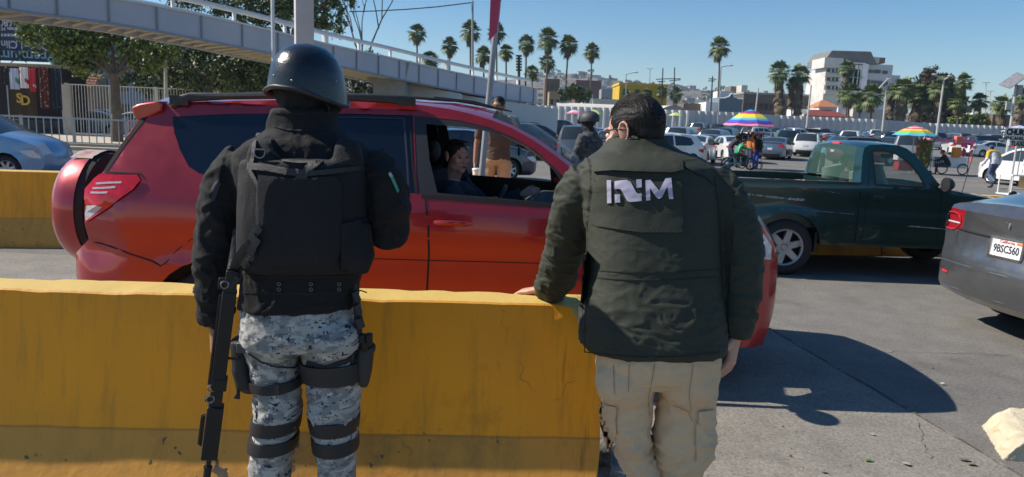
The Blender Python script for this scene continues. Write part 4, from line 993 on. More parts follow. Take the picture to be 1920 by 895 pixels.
# smooth curve resampled by length
full = [bint(i/12) for i in range((len(pts)-1)*12+1)]
def ma(arr, k, w_=6):
    out = []
    for i in range(len(arr)):
        lo = max(0, i-w_); hi = min(len(arr), i+w_+1); m_ = min(i-lo, hi-1-i); out.append(sum(a[k] for a in arr[i-m_:i+m_+1])/(2*m_+1))
    return out
xs, ys, zb, zt = [ma(full, k) for k in range(4)]
bridge = empty('footbridge', (0, 0, 0), 0, 'pale grey pedestrian footbridge sloping down to the right across the background', 'footbridge')
n = len(xs); BW = 3.2; nrm = []
for i in range(n):
    d = Vector((xs[min(i+1, n-1)]-xs[max(i-1, 0)], ys[min(i+1, n-1)]-ys[max(i-1, 0)])).normalized(); nrm.append(Vector((-d.y, d.x)))
def bpnt(i, off, z): return (xs[i]+nrm[i].x*off, ys[i]+nrm[i].y*off, z)
mb = MB(); sec = [(0, 0), (0, 1), (.25, 1.0), (.25, .9), (BW-.25, .9), (BW-.25, 1), (BW, 1), (BW, 0), (BW-.15, 0), (BW-.15, .25), (.15, .25), (.15, 0)]
k = len(sec); vs = []
for i in range(n):
    for o_, t in sec: vs.append(bpnt(i, o_, lerp(zb[i], zt[i], t)))
mb.add(vs, [(i*k+j, (i+1)*k+j, (i+1)*k+(j+1) % k, i*k+(j+1) % k) for i in range(n-1) for j in range(k)] + [tuple(range((n-1)*k, n*k))])
mb.build('girder', M_BR, bridge, angle=30)
L = [0]
for i in range(1, n): L.append(L[-1]+math.hypot(xs[i]-xs[i-1], ys[i]-ys[i-1]))
def at_len(s):
    for i in range(1, n):
        if L[i] >= s:
            f = (s-L[i-1])/max(1e-6, L[i]-L[i-1]); return i-1+f
    return n-1.001
def bp2(t, off, zf, dz=0.0):
    i = int(t); f = t-i; a = bpnt(i, off, lerp(zb[i], zt[i], zf)); b = bpnt(min(i+1, n-1), off, lerp(zb[min(i+1, n-1)], zt[min(i+1, n-1)], zf)); return Vector(a).lerp(Vector(b), f)+Vector((0, 0, dz))
ribs = []; s = .4
while s < L[-1]-.2:
    t = at_len(s); a = bp2(t, -.03, 0.02); b = bp2(t, -.03, .98); mb = MB(); mb.tube([a, b], [(.035, .05)]*2, 4, up=(0, 1, 0)); ribs.append(mb); s += 1.62
for mb in ribs[:90]: mb.build('stiffener', mat('stiffener_grey', (.26, .26, .29), rough=.7), bridge, smooth=False)
mb = MB(); mb.tube([bp2(i, -.03, .98) for i in range(0, n-1, 3)], .05, 6); mb.build('top_flange', M_RAILW, bridge)
mb = MB(); mb.tube([bp2(i, -.03, .03) for i in range(0, n-1, 3)], .06, 6); mb.build('bottom_flange', mat('flange_grey', (.33, .33, .36), rough=.7), bridge)
mb = MB(); s = .3
while s < L[-1]-.2:
    t = at_len(s); mb.tube([bp2(t, .15, 0.10), bp2(t, BW-.15, .10)], [(.05, .07)]*2, 4, up=(0, 0, 1)); s += .55
o = mb.build('deck_cross_beams', M_SOF, bridge, smooth=False); tag(o, kind='stuff')
for off in (.1, BW-.1):
    for hh in ((.46, .11),):
        mb = MB(); mb.tube([bp2(i, off, 1, hh[0]) for i in range(0, n-1, 3)], hh[1], 6); mb.build('handrail', M_RAILW, bridge)
    s = .6
    while s < L[-1]-.2:
        t = at_len(s); mb = MB(); mb.tube([bp2(t, off, .98), bp2(t, off, 1, .5+(.1 if int(s/2.35) % 4 == 0 else 0))], [(.16 if int(s/2.35) % 4 == 0 else .08, .08)]*2, 4); mb.build('rail_post', M_RAILW, bridge, smooth=False); s += 2.35
# abutment and pier
def pxbox(name, label, cat, x0, x1, ytop, ybot, Y, depth, m, parent=None, bevel=0, group=None, zbase=None):
    a = P(x0, ytop, Y); b = P(x1, ytop, Y); c = P((x0+x1)/2, ybot, Y); z1 = P((x0+x1)/2, ytop, Y).z; z0 = c.z if zbase is None else zbase
    mb = MB(); W_ = b.x-a.x
    mb.box((0, depth/2, (z1-z0)/2), (W_, depth, z1-z0)); o = mb.build(name, m, parent, smooth=False, bevel=bevel, loc=((a.x+b.x)/2, Y, z0))
    if label: tag(o, label, cat, group)
    return o
M_WALLW = mat('white_wall', (.62, .61, .58), rough=.8, var=.05, vs=.5, dirt=(.42, .41, .4), ds=.35, dt=.6)
mb = MB()
A = P(738, 160, 41); Bq = P(862, 168, 41)
mb.prism([(A.x, 0), (Bq.x, 0), (Bq.x, P(862, 175, 41).z), (P(800, 160, 41).x, P(800, 163, 41).z), (P(740, 157, 41).x, P(740, 157, 41).z)], lambda u, v, d: (u, 41.5+d, v), 3.5); ab = mb.build('bridge_abutment', M_WALLW, None, smooth=False)
mb = MB(); mb.prism([(Bq.x, 0), (P(1000, 200, 44).x+1.5, 0), (P(1000, 200, 44).x+1.5, P(1000, 200, 44).z-.1), (Bq.x, P(862, 179, 44).z)], lambda u, v, d: (u, 43.6+d, v), 3); mb.build('ramp_wall', M_WALLW, ab, smooth=False)
mb = MB(); mb.prism([(P(968, 215, 46).x, P(968, 216, 46).z), (P(1004, 205, 46).x, P(1004, 208, 46).z), (P(1004, 205, 46).x, P(1004, 197, 46).z+.05), (P(968, 205, 46).x, P(968, 196, 46).z)], lambda u, v, d: (u, 46.0+d, v), 3); mb.build('corbel', mat('dark_grey_concrete', (.15, .15, .15), rough=.9), ab, smooth=False)
tag(ab, 'white abutment wall under the lower end of the footbridge', 'wall')
pA = P(715, 120, 37.5)
mb = MB(); mb.prism([(-.8, 0), (.8, 0), (.8, pA.z-.9), (1.0, pA.z+.2), (-2.0, pA.z+.2), (-.9, pA.z-1.1)], lambda u, v, d: (u, d-1, v), 2.0); o = mb.build('bridge_pier', mat('grey_concrete', (.30, .29, .27), rough=.9, var=.12, bump=.2), None, smooth=False, loc=(pA.x+.3, 39.4, 0)); tag(o, 'grey concrete pier with flared head carrying the footbridge', 'pier')
# steel column in front of the bridge and thin mast
sp0 = P(570, 60, 12.5)
col = empty('steel_column', (sp0.x, 12.5, 0), 0, 'pale square steel column rising behind the helmet, cut off at the top', 'column')
mb = MB(); mb.box((0, 0, 4.2), (.30, .34, 8.4), rz=.38); mb.build('shaft', mat('column_weathered_white', (.50, .49, .49), rough=.7, var=.1, vs=2, dirt=(.3, .28, .26), ds=2, dt=.55), col, smooth=False, bevel=.015)
mb = MB(); mb.box((0, 0, .02), (.6, .6, .04)); mb.build('base_plate', M_BRD, col)
a = P(520, 90, 29.5); mb = MB(); mb.cyl((0, 0, 0), (0, 0, 9), .075, 8); o = mb.build('thin_mast', M_RAILW, loc=(a.x, 29.0, 0)); tag(o, 'thin white mast in front of the footbridge left of the helmet', 'mast')
# banner pole
pb = empty('banner_pole', P(905, 340, 9.0), 0, 'leaning grey pole with a pink banner seen edge on', 'pole'); b0 = P(905, 340, 9.0); pb.location = (b0.x-.08, 9.0, 0)
t0 = P(938, -40, 9.0)-Vector(pb.location)
mb = MB(); mb.cyl((0, 0, 0), t0, .042, 10, r2=.036); mb.build('pole', mat('galvanised_grey', (.30, .31, .33), rough=.5, metal=.4), pb)
mb = MB(); u0 = P(941, -20, 8.9)-Vector(pb.location); u1 = P(931, 80, 8.9)-Vector(pb.location); 
mb.add([u0+Vector((-.13, -.1, 0)), u0+Vector((.0, -.02, 0)), u1+Vector((.0, -.02, .12)), u1+Vector((-.09, -.1, 0)), u0+Vector((-.13, -.09, 0)), u0+Vector((.0, -.01, 0)), u1+Vector((.0, -.01, .12)), u1+Vector((-.09, -.09, 0))], [(0, 1, 2, 3), (7, 6, 5, 4), (0, 4, 5, 1), (1, 5, 6, 2), (2, 6, 7, 3), (3, 7, 4, 0)])
mb.build('banner', mat('pink_banner', (.55, .05, .12), rough=.6, var=.1, vs=6), pb)
# ================================================================== poles and lamps
M_POLE = mat('pole_grey', (.30, .30, .30), rough=.7); M_WOOD = mat('pole_dark_wood', (.05, .042, .036), rough=.9); M_POLEW = mat('concrete_pole_pale', (.45, .44, .41), rough=.8)
def pole(name, px0, y0, px1, y1, Y, r, label, m, arms=(), group=None, cat='pole', lamps=()):
    b = P(px0, y0, Y); t = P(px1, y1, Y); o = empty(name, (b.x + (b.x-t.x)*(b.z)/(t.z-b.z), Y, 0), 0, label, cat, group)
    lo = Vector(o.location); mb = MB(); mb.cyl((0, 0, 0), t-lo, r*1.3, 8, r2=r*.8); mb.build('pole', m, o)
    for ax0, ay0, ax1, ay1 in arms:
        A_ = P(ax0, ay0, Y)-lo; B_ = P(ax1, ay1, Y)-lo; mb = MB(); mb.cyl(A_, B_, r*.7, 6); mb.build('arm', m, o)
    for lx, ly in lamps:
        c = P(lx, ly, Y)-lo; mb = MB(); mb.ell(c, (max(.35, Y*.004), .2, .11), n=10, k=6); mb.build('lamp_head', mat('lamp_head', (.5, .5, .5), rough=.4), o)
    return o
pole('utility_pole', 886, 200, 886, 2, 60, .11, 'tall grey utility pole behind the footbridge, reaching to the top of the photo', M_POLE)
pole('utility_pole', 1240, 205, 1243, 128, 150, .14, 'left one of two dark utility poles behind the yellow building', M_WOOD, [(1230, 149, 1252, 148), (1233, 153, 1247, 153)])
pole('utility_pole', 1263, 200, 1265, 127, 150, .14, 'right one of two dark utility poles with crossarms behind the yellow building', M_WOOD, [(1252, 148, 1276, 148), (1255, 152, 1276, 150)])
pole('utility_pole', 1333, 205, 1336, 143, 140, .14, 'dark utility pole with crossarms left of the tall single palm', M_WOOD, [(1329, 148, 1343, 149), (1328, 152, 1340, 152)])
pole('street_lamp', 1347, 215, 1352, 126, 100, .09, 'street lamp right of the tall single palm, arm to the right', M_POLE, [(1352, 126, 1368, 123)], lamps=[(1370, 123)], cat='street lamp')
pole('street_lamp', 1174, 190, 1174, 140, 110, .08, 'thin street lamp with curved arm by the yellow building', M_POLE, [(1174, 140, 1190, 136)], lamps=[(1192, 136)], cat='street lamp')
pole('floodlight_mast', 1217, 170, 1219, 130, 220, .15, 'distant white floodlight mast above the yellow building', M_POLEW, lamps=[(1216, 129), (1221, 129)], cat='floodlight mast')
pole('concrete_pole', 1417, 207, 1422, 165, 105, .12, 'pale concrete pole right of the blue house with white trim', M_POLEW)
pole('concrete_pole', 1513, 235, 1521, 160, 95, .13, 'pale leaning concrete pole left of the orange roofed house', M_POLEW)
pole('street_lamp', 1655, 240, 1663, 160, 90, .12, 'pale street lamp pole in front of the white office block palms', M_POLEW, [(1648, 166, 1665, 148), (1660, 162, 1672, 160)], lamps=[(1666, 149)], cat='street lamp')
pole('street_lamp', 1758, 240, 1770, 150, 85, .12, 'grey street lamp with forked arms in front of the tall dark tree', M_POLEW, [(1753, 141, 1770, 150), (1770, 150, 1780, 144)], lamps=[(1752, 140), (1781, 143)], cat='street lamp')
pole('floodlight_mast', 1847, 215, 1849, 156, 190, .12, 'white floodlight mast above the right hand palms', M_POLEW, lamps=[(1846, 155), (1852, 155)], cat='floodlight mast')
pole('floodlight_mast', 1856, 215, 1857, 171, 260, .12, 'smaller distant floodlight mast right of the first one', M_POLEW, lamps=[(1854, 171), (1859, 171)], cat='floodlight mast')
# solar panel lamp at the right edge
so_ = pole('solar_lamp', 1894, 245, 1906, 155, 60, .11, 'pole with tilted solar panel and small box at the right edge', M_POLEW, cat='solar lamp')
lo = Vector(so_.location); c = P(1900, 151, 60)-lo
mb = MB(); MX = Matrix.Rotation(R(-38), 3, 'Y') @ Matrix.Rotation(R(25), 3, 'X'); mb.box(c, (1.7, 1.1, .07), M=MX); mb.build('solar_panel', mat('solar_panel_back', (.25, .25, .26), rough=.4, metal=.3, var=.2, vs=3), so_)
mb = MB(); mb.box(P(1911, 169, 60)-lo, (.4, .3, .8)); mb.build('battery_box', M_POLE, so_); mb = MB(); mb.box(P(1891, 199, 60)-lo, (.45, .1, .65)); mb.box(P(1897, 199, 60)-lo, (.3, .06, .06)); mb.build('sign_box', M_POLEW, so_)
# overhead wire
mb = MB(); wp = [(655, 22), (700, 21), (760, 18), (820, 13), (885, 5)]; mb.tube([P(x, y, 60) for x, y in wp], .045, 5); o = mb.build('overhead_wire', M_WOOD); tag(o, 'thin overhead wire running to the top of the tall grey utility pole', 'wire')
# ================================================================== palms
M_TRUNK = mat('palm_trunk', (.11, .088, .068), rough=.95, var=.25, vs=2, bump=.4, bs=8)
M_FR = [mat('palm_frond_a', (.075, .115, .035), rough=.6, var=.3, vs=1.5), mat('palm_frond_b', (.13, .16, .05), rough=.6, var=.3, vs=1.5)]
M_DEAD = mat('dead_fronds', (.17, .13, .085), rough=.9, var=.3, vs=2)
def fan(mb, c, d, up, pet, rad, nb, m, droop=0.25):
    d = Vector(d).normalized(); x, y, _ = basis(d, up); tip = Vector(c)+d*pet
    mb.tube([c, tip], [.03, .02], 3, cap=False, m=m)
    sp = 1.25
    for i in range(nb):
        a = lerp(-sp, sp, i/(nb-1)); dr = (d*math.cos(a)+x*math.sin(a)).normalized(); side = dr.cross(y).normalized()
        r_ = rad*(1-.25*abs(a)/sp)*random.uniform(.85, 1.1); w_ = rad*.085
        p1 = tip+dr*r_*.55+Vector((0, 0, -droop*.12*r_)); p2 = tip+dr*r_+Vector((0, 0, -droop*r_*.9))
        mb.add([tip-side*w_*.4, p1-side*w_*1.25, p2, p1+side*w_*1.25, tip+side*w_*.4], [(0, 1, 2, 3, 4)], m)
def crown_mesh(seed, skirt, nl=46, dens=1.0):
    random.seed(seed); g = MB(); s_ = MB()
    for i in range(nl):
        az = i*2.399+random.uniform(-.3, .3); el = math.radians(lerp(80, -50, (i/nl)**.85)+random.uniform(-9, 9))
        d = Vector((math.cos(az)*math.cos(el), math.sin(az)*math.cos(el), math.sin(el)))
        fan(g, (0, 0, 0), d, (0, 0, 1), random.uniform(.55, .8), random.uniform(.75, 1.0), 9, 0 if random.random() < .5 else 1, droop=.25+.25*(1-math.sin(el)))
    ns = int(34*skirt*dens)
    for i in range(ns):
        az = i*2.399; z = -random.uniform(.25, .25+1.15*skirt); el = math.radians(random.uniform(-78, -45)); rr = .12
        d = Vector((math.cos(az)*math.cos(el), math.sin(az)*math.cos(el), math.sin(el)))
        fan(s_, (rr*math.cos(az), rr*math.sin(az), z), d, (0, 0, 1), random.uniform(.3, .5), random.uniform(.5, .75), 7, 0, droop=.5)
    return g.mesh('crown', M_FR, smooth=False), s_.mesh('dead_skirt', M_DEAD, smooth=False)
CR = [crown_mesh(s, k) for s, k in ((1, .8), (2, 1.1), (3, .9), (4, 3.2), (5, 4.2), (6, .5))]
PALMS = [ # px, crown centre y, crown half width px, base y, lean px at top, distance, mesh, label
 (782, 62, 17, 205, 0, 120, 0, 'leftmost fan palm above the footbridge'),
 (843, 86, 16, 205, 0, 125, 2, 'second fan palm from the left above the footbridge, lower than its neighbours'),
 (882, 58, 19, 205, 0, 120, 1, 'fan palm right behind the tall grey utility pole'),
 (907, 103, 16, 215, 0, 125, 1, 'low fan palm just left of the pink banner pole'),
 (931, 60, 17, 215, 0, 130, 2, 'fan palm behind the pink banner'),
 (949, 97, 14, 215, 0, 125, 0, 'low fan palm just right of the pink banner pole'),
 (987, 82, 16, 215, 3, 118, 1, 'fan palm beside the dark sign tower'),
 (1028, 72, 20, 222, 6, 105, 1, 'tallest palm in the middle of the photo with a long dead skirt'),
 (1026, 117, 15, 222, 2, 108, 0, 'smaller palm directly below the tallest middle palm'),
 (1066, 84, 18, 222, 9, 105, 2, 'palm right of the tallest middle palm with ragged dead leaves'),
 (1110, 96, 15, 222, 5, 112, 1, 'slim palm alone in the sky left of the yellow building'),
 (1350, 88, 19, 225, 5, 105, 1, 'tall single palm above the rainbow parasol'),
 (1462, 136, 20, 222, 0, 98, 4, 'thick shaggy palm, left one of the two shaggy palms'),
 (1500, 141, 19, 222, 2, 98, 4, 'thick shaggy palm, right one of the two shaggy palms'),
 (1486, 158, 12, 222, 0, 99, 3, 'short dark shaggy palm squeezed between two taller shaggy palms'),
 (1240, 172, 11, 210, 0, 118, 0, 'small palm in front of the dark utility poles, left one'),
 (1268, 176, 13, 210, 0, 118, 0, 'small palm in front of the dark utility poles, right one'),
 (1588, 128, 15, 235, 0, 105, 3, 'palm standing in front of the white office block'),
 (1592, 176, 21, 235, 0, 92, 0, 'low palm by the orange roofed house'),
 (1634, 180, 22, 238, 0, 90, 2, 'low wide palm below the white office block'),
 (1612, 192, 14, 238, 0, 96, 0, 'small dark palm between two low palms under the office block'),
 (1672, 175, 16, 240, -3, 95, 3, 'shaggy low palm right of the leaning lamp pole'),
 (1694, 168, 22, 240, 0, 90, 3, 'bushy palm at the left of the dark tree cluster'),
 (1722, 182, 22, 240, 0, 93, 4, 'shaggy dark palm in the tree cluster'),
 (1742, 188, 20, 242, 0, 90, 0, 'palm in front of the tall brown green tree'),
 (1762, 165, 19, 242, 0, 88, 4, 'shaggy palm right against the tall brown green tree'),
 (1807, 154, 16, 242, -6, 88, 3, 'tallest palm at the right side, standing alone in the sky'),
 (1797, 190, 18, 242, 0, 86, 0, 'low dark palm under the tallest right hand palm'),
 (1837, 190, 16, 245, 0, 88, 0, 'small palm over the green hedge'),
 (1878, 196, 18, 248, 0, 84, 3, 'bushy palm left of the solar panel pole'),
 (1917, 182, 17, 250, 0, 80, 3, 'palm cut off by the right edge of the photo'),
 (998, 135, 13, 205, 0, 110, 5, 'low pale palm behind the end of the footbridge'),
 (806, 112, 17, 190, 0, 100, 5, 'drooping pale palm behind the footbridge rail'),
 (1178, 180, 9, 212, 0, 120, 0, 'tiny palm left of the yellow building'),
 (1212, 176, 10, 212, 0, 118, 3, 'small palm in front of the yellow building'),
]
for px, cy, hw, by, ln, Y, mi_, lab in PALMS:
    if px >= 990: Y += 45
    c = P(px, cy, Y); b = P(px-ln, by, Y); rad = hw/FPX*Y/1.25
    o = empty('fan_palm', (b.x, Y, 0), 0, lab, 'palm', 'fan palms'); top = Vector((c.x-b.x, 0, c.z))
    mb = MB(); pts_ = [Vector((0, 0, 0)), Vector((top.x*.2, 0, top.z*.33)), Vector((top.x*.55, 0, top.z*.68)), top-Vector((0, 0, .3))]
    r0 = .155*rad**.5; mb.tube(pts_, [r0*1.5, r0, r0*.85, r0*.8], 8); mb.build('trunk', M_TRUNK, o)
    rz = random.uniform(0, 6)
    for me in CR[mi_]:
        q = link(me.name.split('.')[0], me, o); q.location = top; dz_ = me.name.startswith('dead'); q.scale = (rad*(.72 if dz_ and mi_ < 3 else .95 if dz_ else 1.0),)*2+(rad*(.85 if dz_ and mi_ < 3 else 1.0),); q.rotation_euler = (random.uniform(-.1, .1), random.uniform(-.1, .1), rz)
# ================================================================== broadleaf trees
M_BARK = mat('tree_bark', (.13, .105, .08), rough=.95, var=.25, vs=4, bump=.6, bs=18)
LEAFM = {'olive': [mat('leaf_olive_a', (.14, .20, .04), rough=.55, var=.3, vs=2), mat('leaf_olive_b', (.26, .31, .07), rough=.5, var=.25, vs=2), mat('leaf_olive_c', (.05, .08, .02), rough=.6, var=.3, vs=2)],
         'dark': [mat('leaf_dark_a', (.075, .115, .035), rough=.6, var=.3, vs=2), mat('leaf_dark_b', (.14, .19, .055), rough=.5, var=.25, vs=2), mat('leaf_dark_c', (.015, .026, .01), rough=.6, var=.3, vs=2)],
         'brown': [mat('leaf_brown_a', (.07, .058, .03), rough=.7, var=.3, vs=2), mat('leaf_brown_b', (.10, .08, .045), rough=.7, var=.25, vs=2), mat('leaf_brown_c', (.03, .035, .015), rough=.7, var=.3, vs=2)]}
def leaves(clumps, count, size, seed, m, sub=0.33):
    """clumps: list of (x, y, z, r[, rz]) -> mesh of small leaf quads gathered in twig clusters"""
    rs = np.random.RandomState(seed); tot = sum(c[3]**2 for c in clumps); V = []; F = []; MI = []
    for c in clumps:
        nC = int(count*c[3]**2/tot); rad = c[3]; rzz = c[4] if len(c) > 4 else rad
        ntw = max(6, int(nC/28))
        d = rs.normal(size=(ntw, 3)); d /= np.linalg.norm(d, axis=1)[:, None]; rr = rs.uniform(.35, 1.0, ntw)**.55
        ctr = d*rr[:, None]*np.array([rad, rad, rzz]) + np.array(c[:3]); per = 28
        off = rs.normal(size=(ntw, per, 3))*rad*sub*.42*rs.uniform(.5, 1.3, (ntw, 1, 1))
        p = (ctr[:, None, :]+off).reshape(-1, 3); n_ = len(p)
        a = rs.normal(size=(n_, 3)); a /= np.linalg.norm(a, axis=1)[:, None]; b = rs.normal(size=(n_, 3)); b -= a*(a*b).sum(1)[:, None]; b /= np.linalg.norm(b, axis=1)[:, None]
        s_ = size*rs.uniform(.6, 1.3, n_)[:, None]
        q = np.stack([p-a*s_, p+b*s_*.45, p+a*s_, p-b*s_*.45], 1).reshape(-1, 3); o0 = len(V); V.extend(q.tolist())
        F.extend([(o0+4*i, o0+4*i+1, o0+4*i+2, o0+4*i+3) for i in range(n_)])
        MI.extend(rs.choice([0, 1, 2], n_, p=[.5, .25, .25]).tolist())
    me = bpy.data.meshes.new('crown'); me.from_pydata(V, [], F)
    for q in m: me.materials.append(q)
    me.polygons.foreach_set('material_index', MI); me.update(); return me
def tree(name, label, cat, px, by, Y, clpx, r0, count, size, seed, m, forks=(), group=None, z0=0.0):
    b = P(px, by, Y); o = empty(name, (b.x, Y, z0), 0, label, cat, group); lo = Vector(o.location)
    cl_ = []
    for (cx, cy, rpx, dy) in clpx:
        c = P(cx, cy, Y+dy)-lo; cl_.append((c.x, c.y, c.z, rpx/FPX*(Y+dy)))
    link('crown', leaves(cl_, count, size, seed, LEAFM[m]), o)
    mb = MB(); rnd = random.Random(seed)
    fk = Vector((0, 0, 0)) if not forks else P(forks[0], forks[1], Y)-lo
    mb.tube([Vector((0, 0, 0)), fk*.5+Vector((.03, 0, 0)), fk], [r0*1.25, r0, r0*.85], 10)
    for c in cl_:
        e = Vector(c[:3]); mid = fk.lerp(e, .45)+Vector((rnd.uniform(-.3, .3), rnd.uniform(-.2, .2), .15)); mb.tube([fk-Vector((0, 0, .15)), mid, e], [r0*.55, r0*.3, r0*.08], 7)
        for k_ in range(5):
            d = Vector((rnd.uniform(-1, 1), rnd.uniform(-1, 1), rnd.uniform(-.5, 1))).normalized()*c[3]*.9; mb.tube([mid.lerp(e, .5), e+d*.5, e+d], [r0*.16, r0*.09, r0*.03], 5)
    mb.build('trunk', M_BARK, o); return o
tree('broadleaf_tree', 'large tree with forked trunk and sunlit leaves hanging under the footbridge at the left', 'tree', 218, 235, 33, [(85, 60, 42, -1), (135, 85, 40, -.5), (170, 110, 32, 0), (120, 55, 40, .5), (200, 60, 34, 1), (258, 90, 34, .8), (272, 118, 22, 0), (300, 85, 36, 1), (150, 130, 18, 0), (175, 70, 24, 0)], .22, 18000, .10, 11, 'olive', (214, 138))
tree('broadleaf_tree', 'dark leafy tree with straight trunk behind the white fence, right of the thin post', 'tree', 388, 190, 37, [(330, 120, 42, 1), (400, 95, 40, 1), (440, 130, 46, 0), (495, 110, 42, 1), (370, 140, 36, 0), (500, 145, 34, 0), (460, 85, 30, 0)], .26, 17000, .11, 12, 'dark', (388, 118))
tree('broadleaf_tree', 'tall tree whose airy crown stands above the footbridge behind the steel column', 'tree', 545, 200, 42, [(500, 5, 44, 1), (545, 15, 40, 0), (600, 20, 36, 0), (625, 42, 26, 0), (565, -30, 60, 0), (470, 10, 40, 0), (420, -5, 40, 1), (635, -10, 30, 0), (350, -15, 45, 2)], .3, 15000, .12, 13, 'dark', (545, 90))
tree('dense_tree', 'tall brown green tree rising above the palm cluster at the right', 'tree', 1752, 235, 148, [(1745, 150, 22, 0), (1728, 175, 24, 1), (1765, 160, 20, 0), (1755, 185, 26, 0), (1775, 150, 12, 1), (1735, 140, 9, 0), (1745, 205, 26, 0)], .6, 10000, .40, 14, 'brown', (1752, 200))
tree('dense_tree', 'very dark tree between the shaggy palms at the right', 'tree', 1782, 235, 149, [(1785, 195, 22, 0), (1780, 215, 18, 0), (1772, 175, 18, 0), (1795, 165, 10, 0)], .5, 5500, .40, 15, 'dark', (1782, 205))
tree('dense_tree', 'dark round tree left of the tall middle palms below the brown building', 'tree', 1085, 195, 130, [(1075, 172, 14, 0), (1095, 178, 14, 0), (1060, 178, 12, 0)], .3, 3000, .3, 16, 'dark', (1085, 185))
for i, (cx, lab) in enumerate([(1800, 'left end of the bright green hedge behind the long fence'), (1825, 'middle bush of the bright green hedge behind the long fence'), (1853, 'right end of the bright green hedge behind the long fence')]):
    tree('bush', lab, 'bush', cx, 238, 142, [(cx-8, 228, 12, 0), (cx+6, 227, 13, 0)], .1, 2500, .28, 20+i, 'olive', (cx, 232))
# far tree belt behind the left fence, reads as one mass
cl_ = []
rr = random.Random(5)
for i in range(26):
    px = rr.uniform(250, 560); c = P(px, rr.uniform(115, 165), 52); cl_.append((c.x, 52+rr.uniform(-2, 3), c.z, rr.uniform(.9, 1.7)))
for i in range(8):
    c = P(rr.uniform(640, 740), rr.uniform(120, 170), 60); cl_.append((c.x, 60, c.z, rr.uniform(.8, 1.4)))
o = link('tree_belt', leaves(cl_, 24000, .15, 31, LEAFM['dark'])); tag(o, 'dark mass of foliage behind the white fence', 'foliage', kind='stuff')
# bare tree
bt = empty('bare_tree', (P(687, 120, 62).x, 62, 0), 0, 'leafless tree standing behind the footbridge against the sky', 'tree'); rnd = random.Random(3); mb = MB()
def branch(p, d, ln, r_, dep):
    q = p+d*ln; mid = p.lerp(q, .5)+Vector((rnd.uniform(-1, 1), rnd.uniform(-1, 1), 0))*ln*.05; mb.tube([p, mid, q], [r_, r_*.8, r_*.6], 5 if dep < 3 else 3, cap=False)
    if dep >= 5: return
    for k_ in range(3 if dep < 4 else 2):
        nd = (d+Vector((rnd.uniform(-.55, .55), rnd.uniform(-.4, .4), rnd.uniform(-.05, .3)))).normalized(); branch(q if k_ else p.lerp(q, .8), nd, ln*rnd.uniform(.62, .82), r_*.6, dep+1)
tp = P(687, 100, 62); branch(Vector((0, 0, 0)), Vector((0, 0, 1)), tp.z-1.2, .16, 0); mb.build('trunk', mat('bare_branch', (.09, .08, .075), rough=.9), bt)
# ================================================================== fences
M_FENW = mat('white_fence_steel', (.66, .63, .56), rough=.6, var=.06, vs=3, dirt=(.4, .36, .3), ds=3, dt=.6)
M_FENG = mat('grey_railing_steel', (.36, .38, .42), rough=.5, metal=.3, var=.08)
def bar_fence(name, label, A, B, h0, h1, step, r, m, panel, postr, z0=0.0, cat='fence'):
    A = Vector((*A, z0)); B = Vector((*B, z0)); d = B-A; Ln = d.length; d.normalize(); o = empty(name, A, 0, label, cat)
    k = int(Ln/panel)
    for i in range(k+1):
        p = d*(i*panel); mb = MB(); mb.box(p+Vector((0, 0, (h1+.06)/2)), (postr*2, postr*2, h1+.06), rz=math.atan2(d.y, d.x)); mb.build('post', m, o, smooth=False)
        if i == k: break
        mb = MB(); q = d*((i+1)*panel)
        for z in (h0, h1): mb.box((p+q)/2+Vector((0, 0, z)), (panel-postr*2, r*1.8, r*2.4), rz=math.atan2(d.y, d.x))
        n_ = int(panel/step)
        for j in range(1, n_): c = p+d*(j*panel/n_); mb.box(c+Vector((0, 0, (h0+h1)/2)), (r, r, h1-h0), rz=math.atan2(d.y, d.x))
        mb.build('panel', m, o, smooth=False)
    return o
a = P(124, 158, 38.5); b = P(860, 172, 41)
f1 = bar_fence('white_bar_fence', 'tall white bar fence behind the red car, starting beside the carpet stalls', (a.x, 38.5), (b.x, 41), .25, a.z, .145, .022, M_FENW, 2.3, .07, z0=.0)
mb = MB(); mb.box((0, -.0, a.z/2), (.42, .22, a.z), rz=.1); mb.build('gate_post', mat('beige_column', (.42, .37, .30), rough=.8, var=.1), f1, smooth=False, bevel=.02)
a2 = P(-60, 216, 28.6); b2 = P(420, 232, 28.8)
bar_fence('grey_railing', 'low grey steel railing along the pavement at the left edge', (a2.x, 28.6), (b2.x, 28.8), .22, P(100, 221, 28.6).z, .30, .030, M_FENG, 2.1, .045, z0=.0)
mb = MB(); kx0 = a2.x-4; mb.box(((kx0+b2.x)/2, 28.1, .12), (b2.x-kx0, .35, .24)); o = mb.build('kerb', mat('kerb_stone', (.26, .235, .2), rough=.9, var=.25, vs=2, bump=.4, bs=20)); tag(o, kind='structure')
